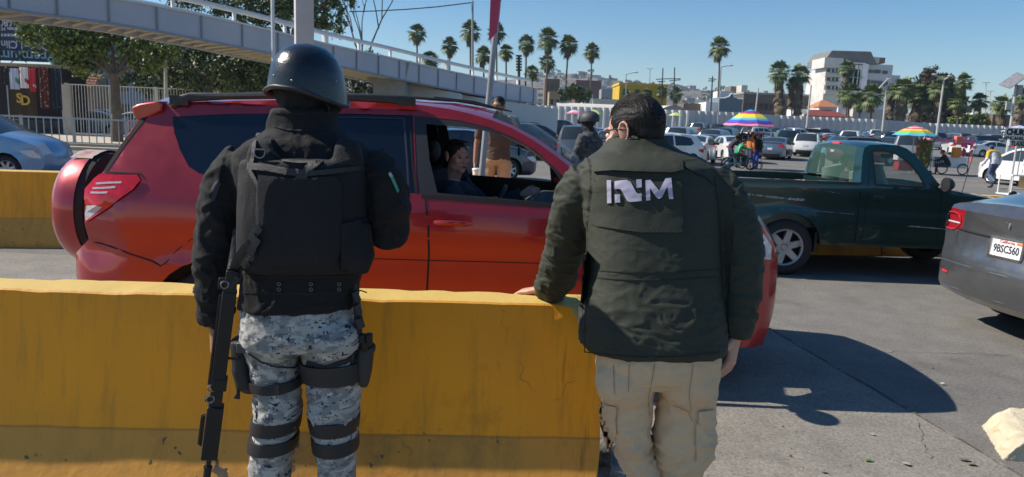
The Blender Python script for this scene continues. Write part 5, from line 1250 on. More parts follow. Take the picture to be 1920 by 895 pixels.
# long corrugated fence round the car park
M_CORR = mat('corrugated_pale_steel', (.52, .52, .51), rough=.6, metal=.0, var=.06, vs=.6)
fp = []
for px, yt in ((1000, 199), (1120, 203), (1299, 209), (1394, 213), (1454, 217.5), (1640, 225), (1734, 232), (1886, 238), (2050, 246)):
    Y = min(135, 3.0*FPX/(hz(px)-yt)); fp.append((P(px, yt, Y).x, Y))
fo = empty('corrugated_fence', (0, 0, 0), 0, 'long pale corrugated steel fence closing the car park at the back', 'fence')
for si in range(len(fp)-1):
    A = Vector(fp[si]); B = Vector(fp[si+1]); d = B-A; Ln = d.length; d.normalize(); q = Vector((-d.y, d.x)); n_ = int(Ln/.26); mb = MB(); vs = []
    for i in range(n_+1):
        p = A+d*(Ln*i/n_)+q*(.13 if (i//2) % 2 else -.13); vs += [(p.x, p.y, 0), (p.x, p.y, 4.7)]
    mb.add(vs, [(2*i, 2*i+2, 2*i+3, 2*i+1) for i in range(n_)]); mb.build('panel', M_CORR, fo, smooth=False)
# ================================================================== buildings
def building(name, label, x0, x1, ytop, Y, depth, m, win=None, roof=None, cat='building', yaw=0.0, ybase=None, parapet=None, wm=None, group=None, split=True):
    """box building whose front spans px x0..x1 at distance Y; win = (cols, rows, wfrac, hfrac)"""
    a = P(x0, ytop, Y); b = P(x1, ytop, Y); H = P((x0+x1)/2, ytop, Y).z; W_ = b.x-a.x
    o = empty(name, ((a.x+b.x)/2, Y, 0), yaw, label, cat, group)
    mb = MB(); mb.box((0, depth/2, H/2), (W_, depth, H)); mb.build('wall', m, o, smooth=False)
    if parapet:
        mb = MB(); mb.box((0, depth/2, H+.15), (W_+.4, depth+.4, .5)); mb.build('parapet', parapet, o, smooth=False)
    if win:
        c_, r_, wf, hf, z0, z1 = win
        for i in range(c_):
            for j in range(r_):
                cw = W_/c_; chh = (z1-z0)*H/r_; x = -W_/2+cw*(i+.5); z = z0*H+chh*(j+.5)
                mb = MB(); mb.box((x, -.04, z), (cw*wf, .12, chh*hf)); mb.build('window', wm or M_WIN, o, smooth=False)
                
    return o, W_, H
M_WIN = glassy('window_glass_dark', (.03, .035, .045), rough=.15)
W_B = lambda n_, c_: mat(n_, c_, rough=.85, var=.08, vs=.3)
# left: low blue grey building behind the tree, tiled hut, billboard, stalls
building('blue_grey_building', 'blue grey two storey building behind the left tree', 92, 470, 78, 62, 8, W_B('wall_bluegrey', (.20, .25, .33)), (10, 3, .6, .5, .05, .95))
hut, hw_, hh_ = building('tiled_hut', 'small hut with a clay tile roof beside the carpet stalls', 104, 176, 160, 46, 3, W_B('wall_hut', (.25, .2, .16)))
mb = MB(); tp0 = P(108, 150, 45.7)-Vector(hut.location); tp1 = P(172, 152, 45.7)-Vector(hut.location); xw0, xw1 = tp0.x, tp1.x
for i in range(14):
    for j in range(5):
        x = lerp(xw0, xw1+.1, (i+.5*(j % 2))/14); z = tp0.z-.25+.17*j-.012*i; y = -.4+.26*j; mb.tube([(x, y, z), (x, y+.36, z+.16)], [.085, .075], 6)
o = mb.build('roof', mat('clay_tile', (.38, .20, .12), rough=.85, var=.35, vs=6), hut); tag(o, kind='stuff')
M_BILL = mat('billboard_navy', (.03, .045, .11), rough=.6, var=.1)
bb = empty('billboard', P(20, 118, 42), 0, 'dark blue dental billboard hung upside down behind the stalls', 'billboard'); bb.location.y = 43; lo = Vector(bb.location)
c0 = P(-60, 22, 43)-lo; c1 = P(112, 118, 43)-lo
mb = MB(); mb.box(((c0.x+c1.x)/2, .06, (c0.z+c1.z)/2), (c1.x-c0.x, .1, c0.z-c1.z)); mb.build('panel', M_BILL, bb, smooth=False)
MT = mat('billboard_lettering', (.55, .56, .58), rough=.6); MTG = mat('billboard_lettering_green', (.30, .48, .44), rough=.6)
def up_text(nm, body, px, py, size, m, sx=1.0): 
    q = P(px, py, 42.95)-lo; text(nm, body, size, frameM(q, (-1, 0, 0), (0, 0, -1)), m, bb, extrude=.005, sx=sx, offset=.01)
up_text('lettering_name', 'Premium', 50, 105, .85, MTG, 1.1); up_text('lettering_clinic', 'Dental Clinic', 40, 84, .62, MT, 1.0)
up_text('lettering_origin', '(from MX)', 14, 54, .30, MT); up_text('lettering_phone', '(01) 680-90', 16, 42, .62, MT, .85)
mb = MB(); 
for k_ in range(9): q = P(4+k_*6, 66, 42.93)-lo; mb.box(q, (.13, .02, .16))
for k_ in range(12): q = P(2+k_*5, 31, 42.93)-lo; mb.box(q, (.1, .02, .13))
o = mb.build('small_print', MT, bb, smooth=False); tag(o, kind='stuff')
q0_ = P(-60, 118, 43)-lo; mb = MB(); mb.box((c0.x+.5, .2, -1.5), (.15, .15, 4.0)); mb.box((c1.x-.3, .2, -1.5), (.15, .15, 4.0)); mb.build('frame_leg', M_WOOD, bb, smooth=False)
mb = MB()
for (x0, y0, x1, y1) in ((20, 118, 55, 92), (22, 92, 50, 118), (0, 22, 0, 118)): mb.cyl(P(x0, y0, 42.85)-lo, P(x1, y1, 42.85)-lo, .03, 5)
mb.build('brace', M_WOOD, bb)
# stall frame with carpets and flags
st = empty('market_stall', (P(60, 240, 39.5).x, 39.5, 0), 0, 'dark open market stall with beige awning at the left edge', 'stall'); lo = Vector(st.location)
a = P(-90, 117, 39.5)-lo; b = P(120, 122, 39.5)-lo
mb = MB(); mb.box(((a.x+b.x)/2, .5, a.z+.02), (b.x-a.x, 1.8, .10)); mb.build('awning', mat('awning_beige', (.40, .33, .24), rough=.9, var=.2), st, smooth=False)
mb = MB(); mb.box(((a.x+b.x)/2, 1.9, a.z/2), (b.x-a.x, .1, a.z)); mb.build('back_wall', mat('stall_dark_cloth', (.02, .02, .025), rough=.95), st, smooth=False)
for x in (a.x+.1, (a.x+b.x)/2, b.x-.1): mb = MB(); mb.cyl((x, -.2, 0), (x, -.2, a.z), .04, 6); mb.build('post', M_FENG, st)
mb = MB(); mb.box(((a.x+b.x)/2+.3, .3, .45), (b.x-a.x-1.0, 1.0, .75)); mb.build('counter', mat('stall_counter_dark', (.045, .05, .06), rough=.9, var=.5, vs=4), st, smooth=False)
def cloth(name, label, cat, x0, x1, y0, y1, Y, m, group='carpets and flags on the stall', seed=0, wav=.05):
    a = P(x0, y0, Y); b = P(x1, y1, Y); o = empty(name, ((a.x+b.x)/2, Y, b.z), 0, label, cat, group); W_ = b.x-a.x; H = a.z-b.z; mb = MB(); vs = []; nx = 14; nz = 10
    for t_ in (0, .02):
        for j in range(nz+1):
            for i in range(nx+1): u = i/nx-.5; v = j/nz; vs.append((u*W_, wav*math.sin(u*14+seed)*(1-.5*v)+t_, v*H))
    f_ = [(j*(nx+1)+i, j*(nx+1)+i+1, (j+1)*(nx+1)+i+1, (j+1)*(nx+1)+i) for j in range(nz) for i in range(nx)]; k_ = (nx+1)*(nz+1)
    mb.add(vs, f_+[tuple(reversed([q+k_ for q in g])) for g in f_]); mb.build('cloth', m, o); return o, W_, H
def pcloth(name, c1, c2, scale, lo_, hi_): 
    m = mat(name, c1, rough=.95); n = m.node_tree; b = n.nodes['Principled BSDF']; v = n.nodes.new('ShaderNodeTexVoronoi'); v.inputs['Scale'].default_value = scale; tc = n.nodes.new('ShaderNodeTexCoord'); n.links.new(tc.outputs['Object'], v.inputs['Vector'])
    r = n.nodes.new('ShaderNodeValToRGB'); r.color_ramp.elements[0].position = lo_; r.color_ramp.elements[1].position = hi_; r.color_ramp.elements[0].color = (*c2, 1); r.color_ramp.elements[1].color = (*c1, 1); n.links.new(v.outputs[0], r.inputs[0]); n.links.new(r.outputs[0], b.inputs['Base Color']); return m
so_, w1, h1 = cloth('hanging_blanket', 'brown blanket with yellow interlocked letters SD', 'blanket', 18, 70, 168, 218, 38.6, mat('blanket_brown', (.045, .03, .015), rough=.95, var=.2))
MY = mat('blanket_yellow', (.50, .33, .06), rough=.9)
text('letter', 'S', h1*.52, frameM((-.02*w1-.14, -.06, h1*.66), (1, 0, 0), (0, 0, 1)), MY, so_, extrude=.005, offset=.02); text('letter', 'D', h1*.52, frameM((.10*w1+.02, -.065, h1*.58), (1, 0, 0), (0, 0, 1)), MY, so_, extrude=.005, offset=.02)
cloth('hanging_flag', 'striped pale blue and green flag hanging above the brown blanket', 'flag', 16, 36, 128, 168, 38.4, pcloth('flag_blue', (.45, .5, .6), (.08, .2, .15), 2.2, .3, .33), seed=1)
cloth('hanging_flag', 'white green and red flag hanging above the brown blanket', 'flag', 35, 54, 126, 166, 38.45, pcloth('flag_mex', (.7, .68, .66), (.5, .03, .03), 2.6, .3, .33), seed=2)
cloth('hanging_flag', 'bright red and white team flag beside the white flag', 'flag', 53, 69, 128, 172, 38.4, pcloth('flag_red', (.55, .04, .05), (.6, .58, .56), 3.5, .25, .28), seed=3)
cloth('hanging_carpet', 'red carpet with cream ornaments hanging at the stall', 'carpet', 72, 95, 126, 204, 38.5, pcloth('carpet_red', (.10, .02, .018), (.45, .38, .3), 7, .22, .26), seed=4)
cloth('hanging_carpet', 'dark blue carpet at the right end of the stall', 'carpet', 96, 118, 128, 206, 38.5, pcloth('carpet_navy', (.015, .02, .035), (.12, .15, .2), 8, .15, .2), seed=5)
cloth('hanging_carpet', 'black and white patterned carpet at the left edge', 'carpet', -6, 14, 128, 160, 38.5, pcloth('carpet_black', (.02, .02, .02), (.35, .32, .28), 8, .2, .22), seed=6)
# thin post and kiosk stuff
pole('thin_post', 311, 210, 310, 74, 36, .09, 'weathered pale post standing in front of the dark tree', M_POLEW)
# middle distance
M_YEL = W_B('wall_yellow', (.55, .36, .03)); M_CREAM = W_B('wall_cream', (.55, .5, .42)); M_WHT = W_B('wall_white', (.80, .80, .78)); M_CONC = mat('facade_concrete', (.58, .56, .52), rough=.9, var=.12, vs=.4); M_BRN = W_B('wall_brown', (.16, .12, .10)); M_MAR = W_B('wall_maroon', (.14, .05, .06)); M_GRY = W_B('wall_grey', (.26, .27, .28)); M_BLU = W_B('wall_blue', (.13, .18, .23))
yb, w_, h_ = building('yellow_building', 'bright yellow flat roofed building with blue windows', 1162, 1252, 160, 170, 12, M_YEL, (4, 1, .4, .5, .68, .99), parapet=W_B('yellow_trim', (.62, .42, .05)))
building('dark_red_building', 'dark red office building on the hill side left of the yellow one', 1080, 1128, 151, 330, 20, M_MAR, (6, 4, .6, .5, .2, .95))
building('grey_building', 'grey flat building between the dark red and the yellow one', 1128, 1162, 168, 320, 15, M_GRY, (5, 2, .6, .4, .2, .9))
building('brown_building', 'brown building behind the tall middle palms', 1022, 1050, 148, 180, 10, M_BRN, (3, 3, .5, .4, .3, .95))
building('cream_building', 'cream low building below the brown one', 1030, 1052, 172, 165, 8, W_B('wall_tan', (.34, .25, .15)), (2, 2, .5, .4, .3, .9))
building('white_house', 'small white house by the slim palm', 1095, 1112, 176, 150, 6, M_WHT, (2, 1, .3, .3, .5, .9))
building('low_shop', 'low cream shop front left of the yellow building', 1112, 1165, 186, 148, 6, M_CREAM, (5, 1, .5, .5, .2, .8))
building('low_shop', 'low brown shop row right behind the vaulted canopy', 1282, 1348, 195, 150, 6, M_BRN, (6, 1, .5, .5, .2, .8))
building('white_block', 'tall white blank block above the blue house', 1351, 1375, 171, 165, 6, M_WHT)
bh, w_, h_ = building('blue_house', 'blue house with white curved gable and white framed windows', 1350, 1393, 183, 145, 8, M_BLU)
mb = MB(); g_ = [(-.5, -.04), (-.3, -.04), (-.22, .0), (-.12, .03), (-.06, .14), (0, .17), (.06, .14), (.12, .03), (.22, 0), (.3, -.04), (.5, -.04)]
mb.tube([(u*w_, -.1, h_+v*w_*.95) for u, v in g_], .14, 6); mb.build('gable_trim', M_WHT, bh)
mb = MB(); mb.prism([(u*w_*.98, v*w_*.95) for u, v in g_]+[(.49*w_, -1), (-.49*w_, -1)], lambda u, v, d: (u, d-.02, h_+v), .3); mb.build('gable', M_BLU, bh, smooth=False)
for x in (-.36, -.05, .15, .36):
    mb = MB(); mb.box((x*w_, -.06, h_*.42), (w_*.13, .14, h_*.45)); wf_ = mb.build('window_frame', M_WHT, bh, smooth=False); mb = MB(); mb.box((x*w_, -.14, h_*.42), (w_*.07, .04, h_*.3)); mb.build('window', M_WIN, wf_, smooth=False)
building('white_kiosk', 'white narrow arcade left of the blue house', 1324, 1347, 192, 146, 6, M_WHT, (3, 1, .3, .5, .1, .8))
building('long_dark_building', 'long dark low building with flat roof behind the shaggy palms', 1395, 1532, 178, 200, 12, W_B('wall_umber', (.10, .085, .075)), (14, 1, .7, .3, .5, .95), parapet=M_GRY)
building('hilltop_block', 'beige block on the skyline above the blue house', 1391, 1402, 160, 420, 14, M_CREAM, (3, 3, .4, .4, .2, .9)); building('hilltop_block', 'brown block on the skyline left of the beige one', 1371, 1382, 162, 430, 12, M_BRN)
building('white_wall_house', 'white low house front with flat roof right of the shaggy palms', 1493, 1532, 205, 175, 6, M_WHT, (4, 1, .3, .4, .2, .7))
oh, w_, h_ = building('orange_roof_house', 'small white house with an orange hipped roof', 1536, 1570, 201, 172, 6, M_WHT, (2, 1, .3, .5, .2, .8))
mb = MB(); mb.add([(-w_/2-.5, -.5, h_), (w_/2+.5, -.5, h_), (w_/2+.5, 6.5, h_), (-w_/2-.5, 6.5, h_), (-.6, 3, h_+1.7), (.6, 3, h_+1.7)], [(0, 1, 5, 4), (1, 2, 5), (2, 3, 4, 5), (3, 0, 4), (3, 2, 1, 0)]); mb.build('roof', mat('orange_tile', (.42, .17, .07), rough=.85, var=.15, vs=3), oh, smooth=False)
rs_, w_, h_ = building('red_roof_shed', 'long low shed with a dark red sloping roof behind the fence', 1508, 1595, 216, 168, 6, M_CREAM)
mb = MB(); mb.add([(-w_/2-.5, -.8, h_-.3), (w_/2+.5, -.8, h_-.3), (w_/2-3, 4, h_+1.3), (-w_/2+3, 4, h_+1.3), (-w_/2-.5, -.8, h_-.45), (w_/2+.5, -.8, h_-.45)], [(0, 1, 2, 3), (4, 5, 1, 0)]); mb.build('roof', mat('dark_red_sheet', (.22, .05, .035), rough=.7, var=.15), rs_, smooth=False)
building('white_annex', 'white annex wall right of the orange roofed house', 1572, 1604, 200, 178, 8, M_WHT, (3, 1, .2, .3, .3, .8))
building('cream_hall', 'cream hall wall behind the low palms below the office block', 1600, 1690, 205, 176, 10, M_CREAM)
building('brown_hall', 'brown grey hall behind the palms at the right', 1796, 1824, 198, 190, 10, M_BRN)
building('white_flat_hall', 'flat white hall above the hedge at the right', 1824, 1868, 213, 170, 10, M_WHT)
building('brown_shop_row', 'brown shop row with windows at the right edge', 1862, 1990, 217, 140, 8, M_BRN, (9, 1, .6, .5, .3, .8))
# white office block
OB = empty('office_block', (P(1612, 240, 190).x, 190, 0), 0, 'white and raw concrete modern office block with stepped roof', 'building'); lo = Vector(OB.location)
def obx(nm, x0, x1, y0, y1, dy, dep, m, par=None):
    a = P(x0, y0, 190+dy)-lo; b = P(x1, y1, 190+dy)-lo; mb = MB(); mb.box(((a.x+b.x)/2, dy+dep/2, (a.z+b.z)/2), (b.x-a.x, dep, a.z-b.z)); return mb.build(nm, m, par or OB, smooth=False)
a_ = P(1560, 95, 191)-lo; b_ = P(1633, 97, 191)-lo; c_ = P(1645, 118, 191)-lo; d_ = P(1548, 118, 191)-lo
mb = MB(); mb.prism([(d_.x, d_.z-.5), (c_.x, c_.z-.5), (b_.x, b_.z), (a_.x, a_.z), (d_.x, d_.z+1)], lambda u, v, d: (u, 1+d, v), 12); mb.build('roof_structure', mat('dark_concrete', (.17, .165, .16), rough=.9, var=.15, vs=.5), OB, smooth=False)
obx('wall', 1547, 1580, 108, 128, 0, 8, M_CONC); obx('wall', 1549, 1600, 128, 250, 1.2, 12, M_CONC)
for y0 in (137, 153, 169): obx('balcony', 1548, 1579, y0, y0+8, -.4, 1.6, W_B('balcony_pale', (.5, .48, .45)))
for y0 in (129, 145.5, 161.5):
    w__ = obx('window', 1551, 1577, y0, y0+7, 1.0, .3, M_WIN)
    for k_ in range(3): obx('mullion', 1558+k_*7, 1559.2+k_*7, y0, y0+7, .85, .2, M_WHT, w__)
obx('wall', 1576, 1668, 118, 172, 2, 14, M_CONC); 
for (x0, x1, y0, y1) in ((1576, 1624, 116.5, 120), (1619, 1624, 120, 166), (1576, 1624, 164, 168), (1576, 1581, 120, 164)): obx('frame_band', x0, x1, y0, y1, .6, 1.4, M_WHT)
obx('wall', 1626, 1669, 121, 170, 1.7, .5, W_B('wall_shade_grey', (.56, .56, .58)))
obx('window', 1582, 1618, 122, 143, 1.4, .5, mat('glass_greenish', (.14, .17, .16), rough=.2)); obx('window', 1582, 1618, 148, 163, 1.4, .5, M_WIN); obx('awning', 1570, 1619, 143.5, 146.5, .3, 1.8, mat('teal_band', (.16, .38, .42), rough=.5))
for k_ in range(4): obx('mullion', 1588+k_*8, 1589+k_*8, 122, 163, 1.2, .3, M_WHT)
for (x0, x1, y0, y1) in ((1626, 1637, 131, 137), (1640, 1651, 131, 138), (1656, 1664, 133, 139), (1625, 1631, 150, 161), (1635, 1643, 151, 161), (1645, 1654, 152, 162), (1658, 1664, 153, 163)): obx('window', x0, x1, y0, y1, 1.4, .4, M_WIN)
obx('wall', 1668, 1681, 141, 200, 4, 10, W_B('wall_shade_grey', (.56, .56, .58))); obx('wall', 1549, 1680, 168, 250, 3, 10, M_WHT); obx('rooftop_unit', 1638, 1648, 107, 119, 4, 4, M_CREAM); obx('rooftop_unit', 1648, 1659, 108, 119, 4.4, 4, M_BRN)
# vaulted white canopy and shade sails behind the fence
def vault(name, label, x0, x1, ytop, Y, R_, depth, m, endm):
    a = P(x0, ytop, Y); b = P(x1, ytop, Y); H = a.z; o = empty(name, ((a.x+b.x)/2, Y, 0), 0, label, 'canopy'); L_ = b.x-a.x; mb = MB(); vs = []; n_ = 14
    for sx in (-L_/2, L_/2):
        for i in range(n_+1): t = math.pi*i/n_; vs.append((sx, depth/2-depth/2*math.cos(t), H-R_+R_*math.sin(t)))
    mb.add(vs, [(i, i+1, n_+2+i, n_+1+i) for i in range(n_)]); mb.build('vault', m, o); mb = MB(); mb.box((0, .1, (H-R_)/2), (L_, .1, H-R_)); mb.build('wall', endm, o, smooth=False)
    mb = MB(); mb.add([(L_/2, depth/2-depth/2*math.cos(math.pi*i/n_), H-R_+R_*math.sin(math.pi*i/n_)) for i in range(n_+1)], [tuple(range(n_+1))]); mb.build('end_wall', endm, o, smooth=False); return o
M_CAN = mat('canopy_white', (.64, .60, .53), rough=.7, var=.05)
vault('vaulted_canopy', 'long white vaulted canopy behind the middle palms', 1045, 1215, 191, 120, 1.9, 7, M_CAN, mat('canopy_shade_wall', (.42, .42, .41), rough=.8))
va = P(1264, 198, 119); o = empty('vaulted_canopy', (va.x, 119, 0), 0, 'round arched white canopy end just right of the man\'s head', 'canopy'); mb = MB(); n_ = 16; rr_ = 2.6; vs = []
for yy in (0, 9):
    for i in range(n_+1): t = math.pi*i/n_; vs.append((-rr_*1.15*math.cos(t)-yy*.35, yy, va.z-rr_+rr_*math.sin(t)))
mb.add(vs, [(i, n_+1+i, n_+2+i, i+1) for i in range(n_)]); mb.build('vault', M_CAN, o)
mb = MB(); mb.add([(-rr_*1.12*math.cos(math.pi*i/n_), .02, va.z-rr_+rr_*.97*math.sin(math.pi*i/n_)) for i in range(n_+1)]+[(rr_*1.12, .02, 0), (-rr_*1.12, .02, 0)], [tuple(range(n_+3))]); mb.build('end_wall', mat('canopy_end_tan', (.33, .30, .26), rough=.8), o, smooth=False)
def parasol(name, label, px, ytop, ybot, hw, Y, cols, ribs=8, stripes=1, pole_to=0.0, flat=.35, group=None):
    """cols: colours from the top ring to the rim"""
    c = P(px, ytop, Y); rad = hw/FPX*Y; o = empty(name, (c.x, Y, pole_to), 0, label, 'parasol', group); H = c.z-pole_to; drop = P(px, ybot, Y).z; dz = c.z-drop
    mb = MB(); nr = len(cols); nseg = ribs*4; vs = []
    for j in range(nr+1):
        t = j/nr
        for i in range(nseg):
            a = 2*math.pi*i/nseg; sag = 1-.06*math.sin(math.pi*((i % 4)/4))*t; rr2 = rad*t*sag; vs.append((rr2*math.cos(a), rr2*math.sin(a), H-dz*(t**1.5)-.03*math.sin(math.pi*((i % 4)/4))*t))
    for j in range(nr): mb.add([], [])
    mb.v = [tuple(v) for v in vs]; 
    for j in range(nr):
        for i in range(nseg): mb.f.append((j*nseg+i, (j+1)*nseg+i, (j+1)*nseg+(i+1) % nseg, j*nseg+(i+1) % nseg)); mb.m.append(j)
    mb.build('canopy', cols, o, angle=15)
    mb = MB(); mb.cyl((0, 0, 0), (0, 0, H), .03, 8); mb.build('pole', M_POLEW, o)
    for i in range(ribs): a = 2*math.pi*i/ribs; mb = MB(); mb.tube([(0, 0, H-dz*.9-.25), (rad*.5*math.cos(a), rad*.5*math.sin(a), H-dz*.36-.03)], .009, 4); mb.build('rib', M_POLEW, o)
    return o
C_ = lambda nme, c: mat('cloth_'+nme, c, rough=.75, var=.05)
purple, blue_, cyan, green_, yellow_, orange_, red_, pink_, magenta, limey = [C_(*a) for a in (('purple', (.14, .03, .28)), ('blue', (.03, .10, .5)), ('cyan', (.08, .40, .62)), ('green', (.10, .5, .12)), ('yellow', (.75, .62, .03)), ('orange', (.75, .25, .03)), ('red', (.6, .03, .04)), ('pink', (.7, .22, .34)), ('magenta', (.5, .02, .18)), ('lime', (.45, .55, .18)))]
parasol('shade_parasol', 'pale lime parasol behind the officer in the car park', 1115, 206, 214, 16, 62, [limey]*4, 6, group='plain parasols in the car park'); parasol('shade_parasol', 'pink and white flat parasol left of the lime one', 1078, 206, 213, 16, 64, [pink_, C_('white', (.6, .6, .58)), pink_], 6, group='plain parasols in the car park'); parasol('shade_parasol', 'lime parasol right of the man\'s head', 1268, 211, 217, 14, 70, [limey]*4, 6, group='plain parasols in the car park')
# billboard tower between palms
o = pole('sign_tower', 973, 160, 973, 105, 115, .25, 'dark slatted advertising tower between the palms', M_WOOD, cat='sign tower'); lo = Vector(o.location)
for k_ in range(6): mb = MB(); mb.box(P(973, 105+k_*5.3, 115)-lo, (.95, .5, .25)); mb.build('slat', M_WOOD, o, smooth=False)
# ================================================================== hills with houses
prof = [(-200, 130), (400, 130), (800, 140), (960, 147), (1000, 143), (1060, 140), (1100, 146), (1150, 149), (1200, 157), (1240, 161), (1290, 165), (1340, 172), (1400, 179), (1480, 186), (1560, 200), (1700, 232), (2200, 262)]
def hill_h(x, y): 
    px = 960+FPX*x/y; return interp(prof, px)
M_HILL = mat('hill_scrub', (.13, .12, .095), rough=.95, var=.35, vs=.02, dirt=(.25, .21, .16), ds=.03, dt=.5)
mb = MB(); vs = []; NX = 110; ys_ = [700, 850, 1000, 1150, 1300, 1420]
YT = 1300.0
def hz_z(x, y):
    px = 960+FPX*x/YT; top = P(px, interp(prof, px), YT).z
    f = {700: 0.02}.get(y, max(0, min(1, (y-700)/600)))**.8
    return max(0, (top*(f if y <= 1300 else .9)) * (1+.10*noise.noise(Vector((x*.006, y*.01, 0))) - (.0 if y < 1300 else 0)) + 4*noise.noise(Vector((x*.02, y*.02, 3))) - .5)
for y in ys_:
    for i in range(NX+1): x = -1150+2350*i/NX; vs.append((x, y, hz_z(x, y)-1))
mb.add(vs, [(j*(NX+1)+i, j*(NX+1)+i+1, (j+1)*(NX+1)+i+1, (j+1)*(NX+1)+i) for j in range(len(ys_)-1) for i in range(NX)]); o = mb.build('hills', M_HILL); tag(o, kind='structure')
HM = [W_B('far_house_white', (.6, .58, .54)), W_B('far_house_cream', (.48, .42, .34)), W_B('far_house_grey', (.30, .30, .31)), W_B('far_house_rust', (.30, .17, .12)), W_B('far_house_pale_blue', (.34, .40, .45))]
protos = []
for i in range(5):
    o = empty('hillside_house', (0, 0, 0), 0, 'tiny flat roofed house among many on the hazy hillside', 'house', 'houses on the far hillside')
    mb = MB(); hh_ = 5+i % 3*2; mb.box((0, 5, hh_/2-3), (10+2*i, 9, hh_+6)); mb.build('wall', HM[i], o, smooth=False)
    mb = MB(); mb.box((0, 5, hh_+.2), (11.6+2*i, 9.6, .5)); mb.build('roof', HM[3] if i % 2 else HM[2], o, smooth=False)
    for k_ in (-1, 1): mb = MB(); mb.box((k_*3, .42, hh_-2.4), (2.2, .3, 1.6)); mb.build('window', M_WIN, o, smooth=False)
    protos.append(o)
table = {}
for c in bpy.data.objects:
    if c.parent is not None: table.setdefault(c.parent.name, []).append(c)
rnd = random.Random(21)
k_ = 0; 
for i in range(260):
    y = rnd.choice([760, 850, 930, 1010, 1090, 1170, 1250, 1290]); px = rnd.uniform(985, 1560) ; x = (px-960)/FPX*y; 
    if i < 5: o = protos[i]
    else: o = copy_tree(protos[rnd.randrange(5)], None, table)
    ya = [v for v in ys_ if v <= y][-1]; yb_ = [v for v in ys_ if v > y][0]; t = (y-ya)/(yb_-ya); z = lerp(hz_z(x, ya), hz_z(x, yb_), t)-1
    o.location = (x, y, z); o.rotation_euler = (0, 0, rnd.uniform(-.4, .4)); o.scale = (rnd.uniform(.4, .85),)*3
rnd = random.Random(4); cl_ = []
for i in range(260):
    y = rnd.uniform(720, 1295); px = rnd.uniform(970, 1600); x = (px-960)/FPX*y; cl_.append((x, y, hz_z(x, min(ys_, key=lambda q: abs(q-y)))+1, rnd.uniform(3, 6), rnd.uniform(2.5, 5)))
o = link('hillside_trees', leaves(cl_, 20000, 1.2, 33, LEAFM['dark'])); tag(o, 'dark scattered trees on the hazy hillside', 'trees', kind='stuff')
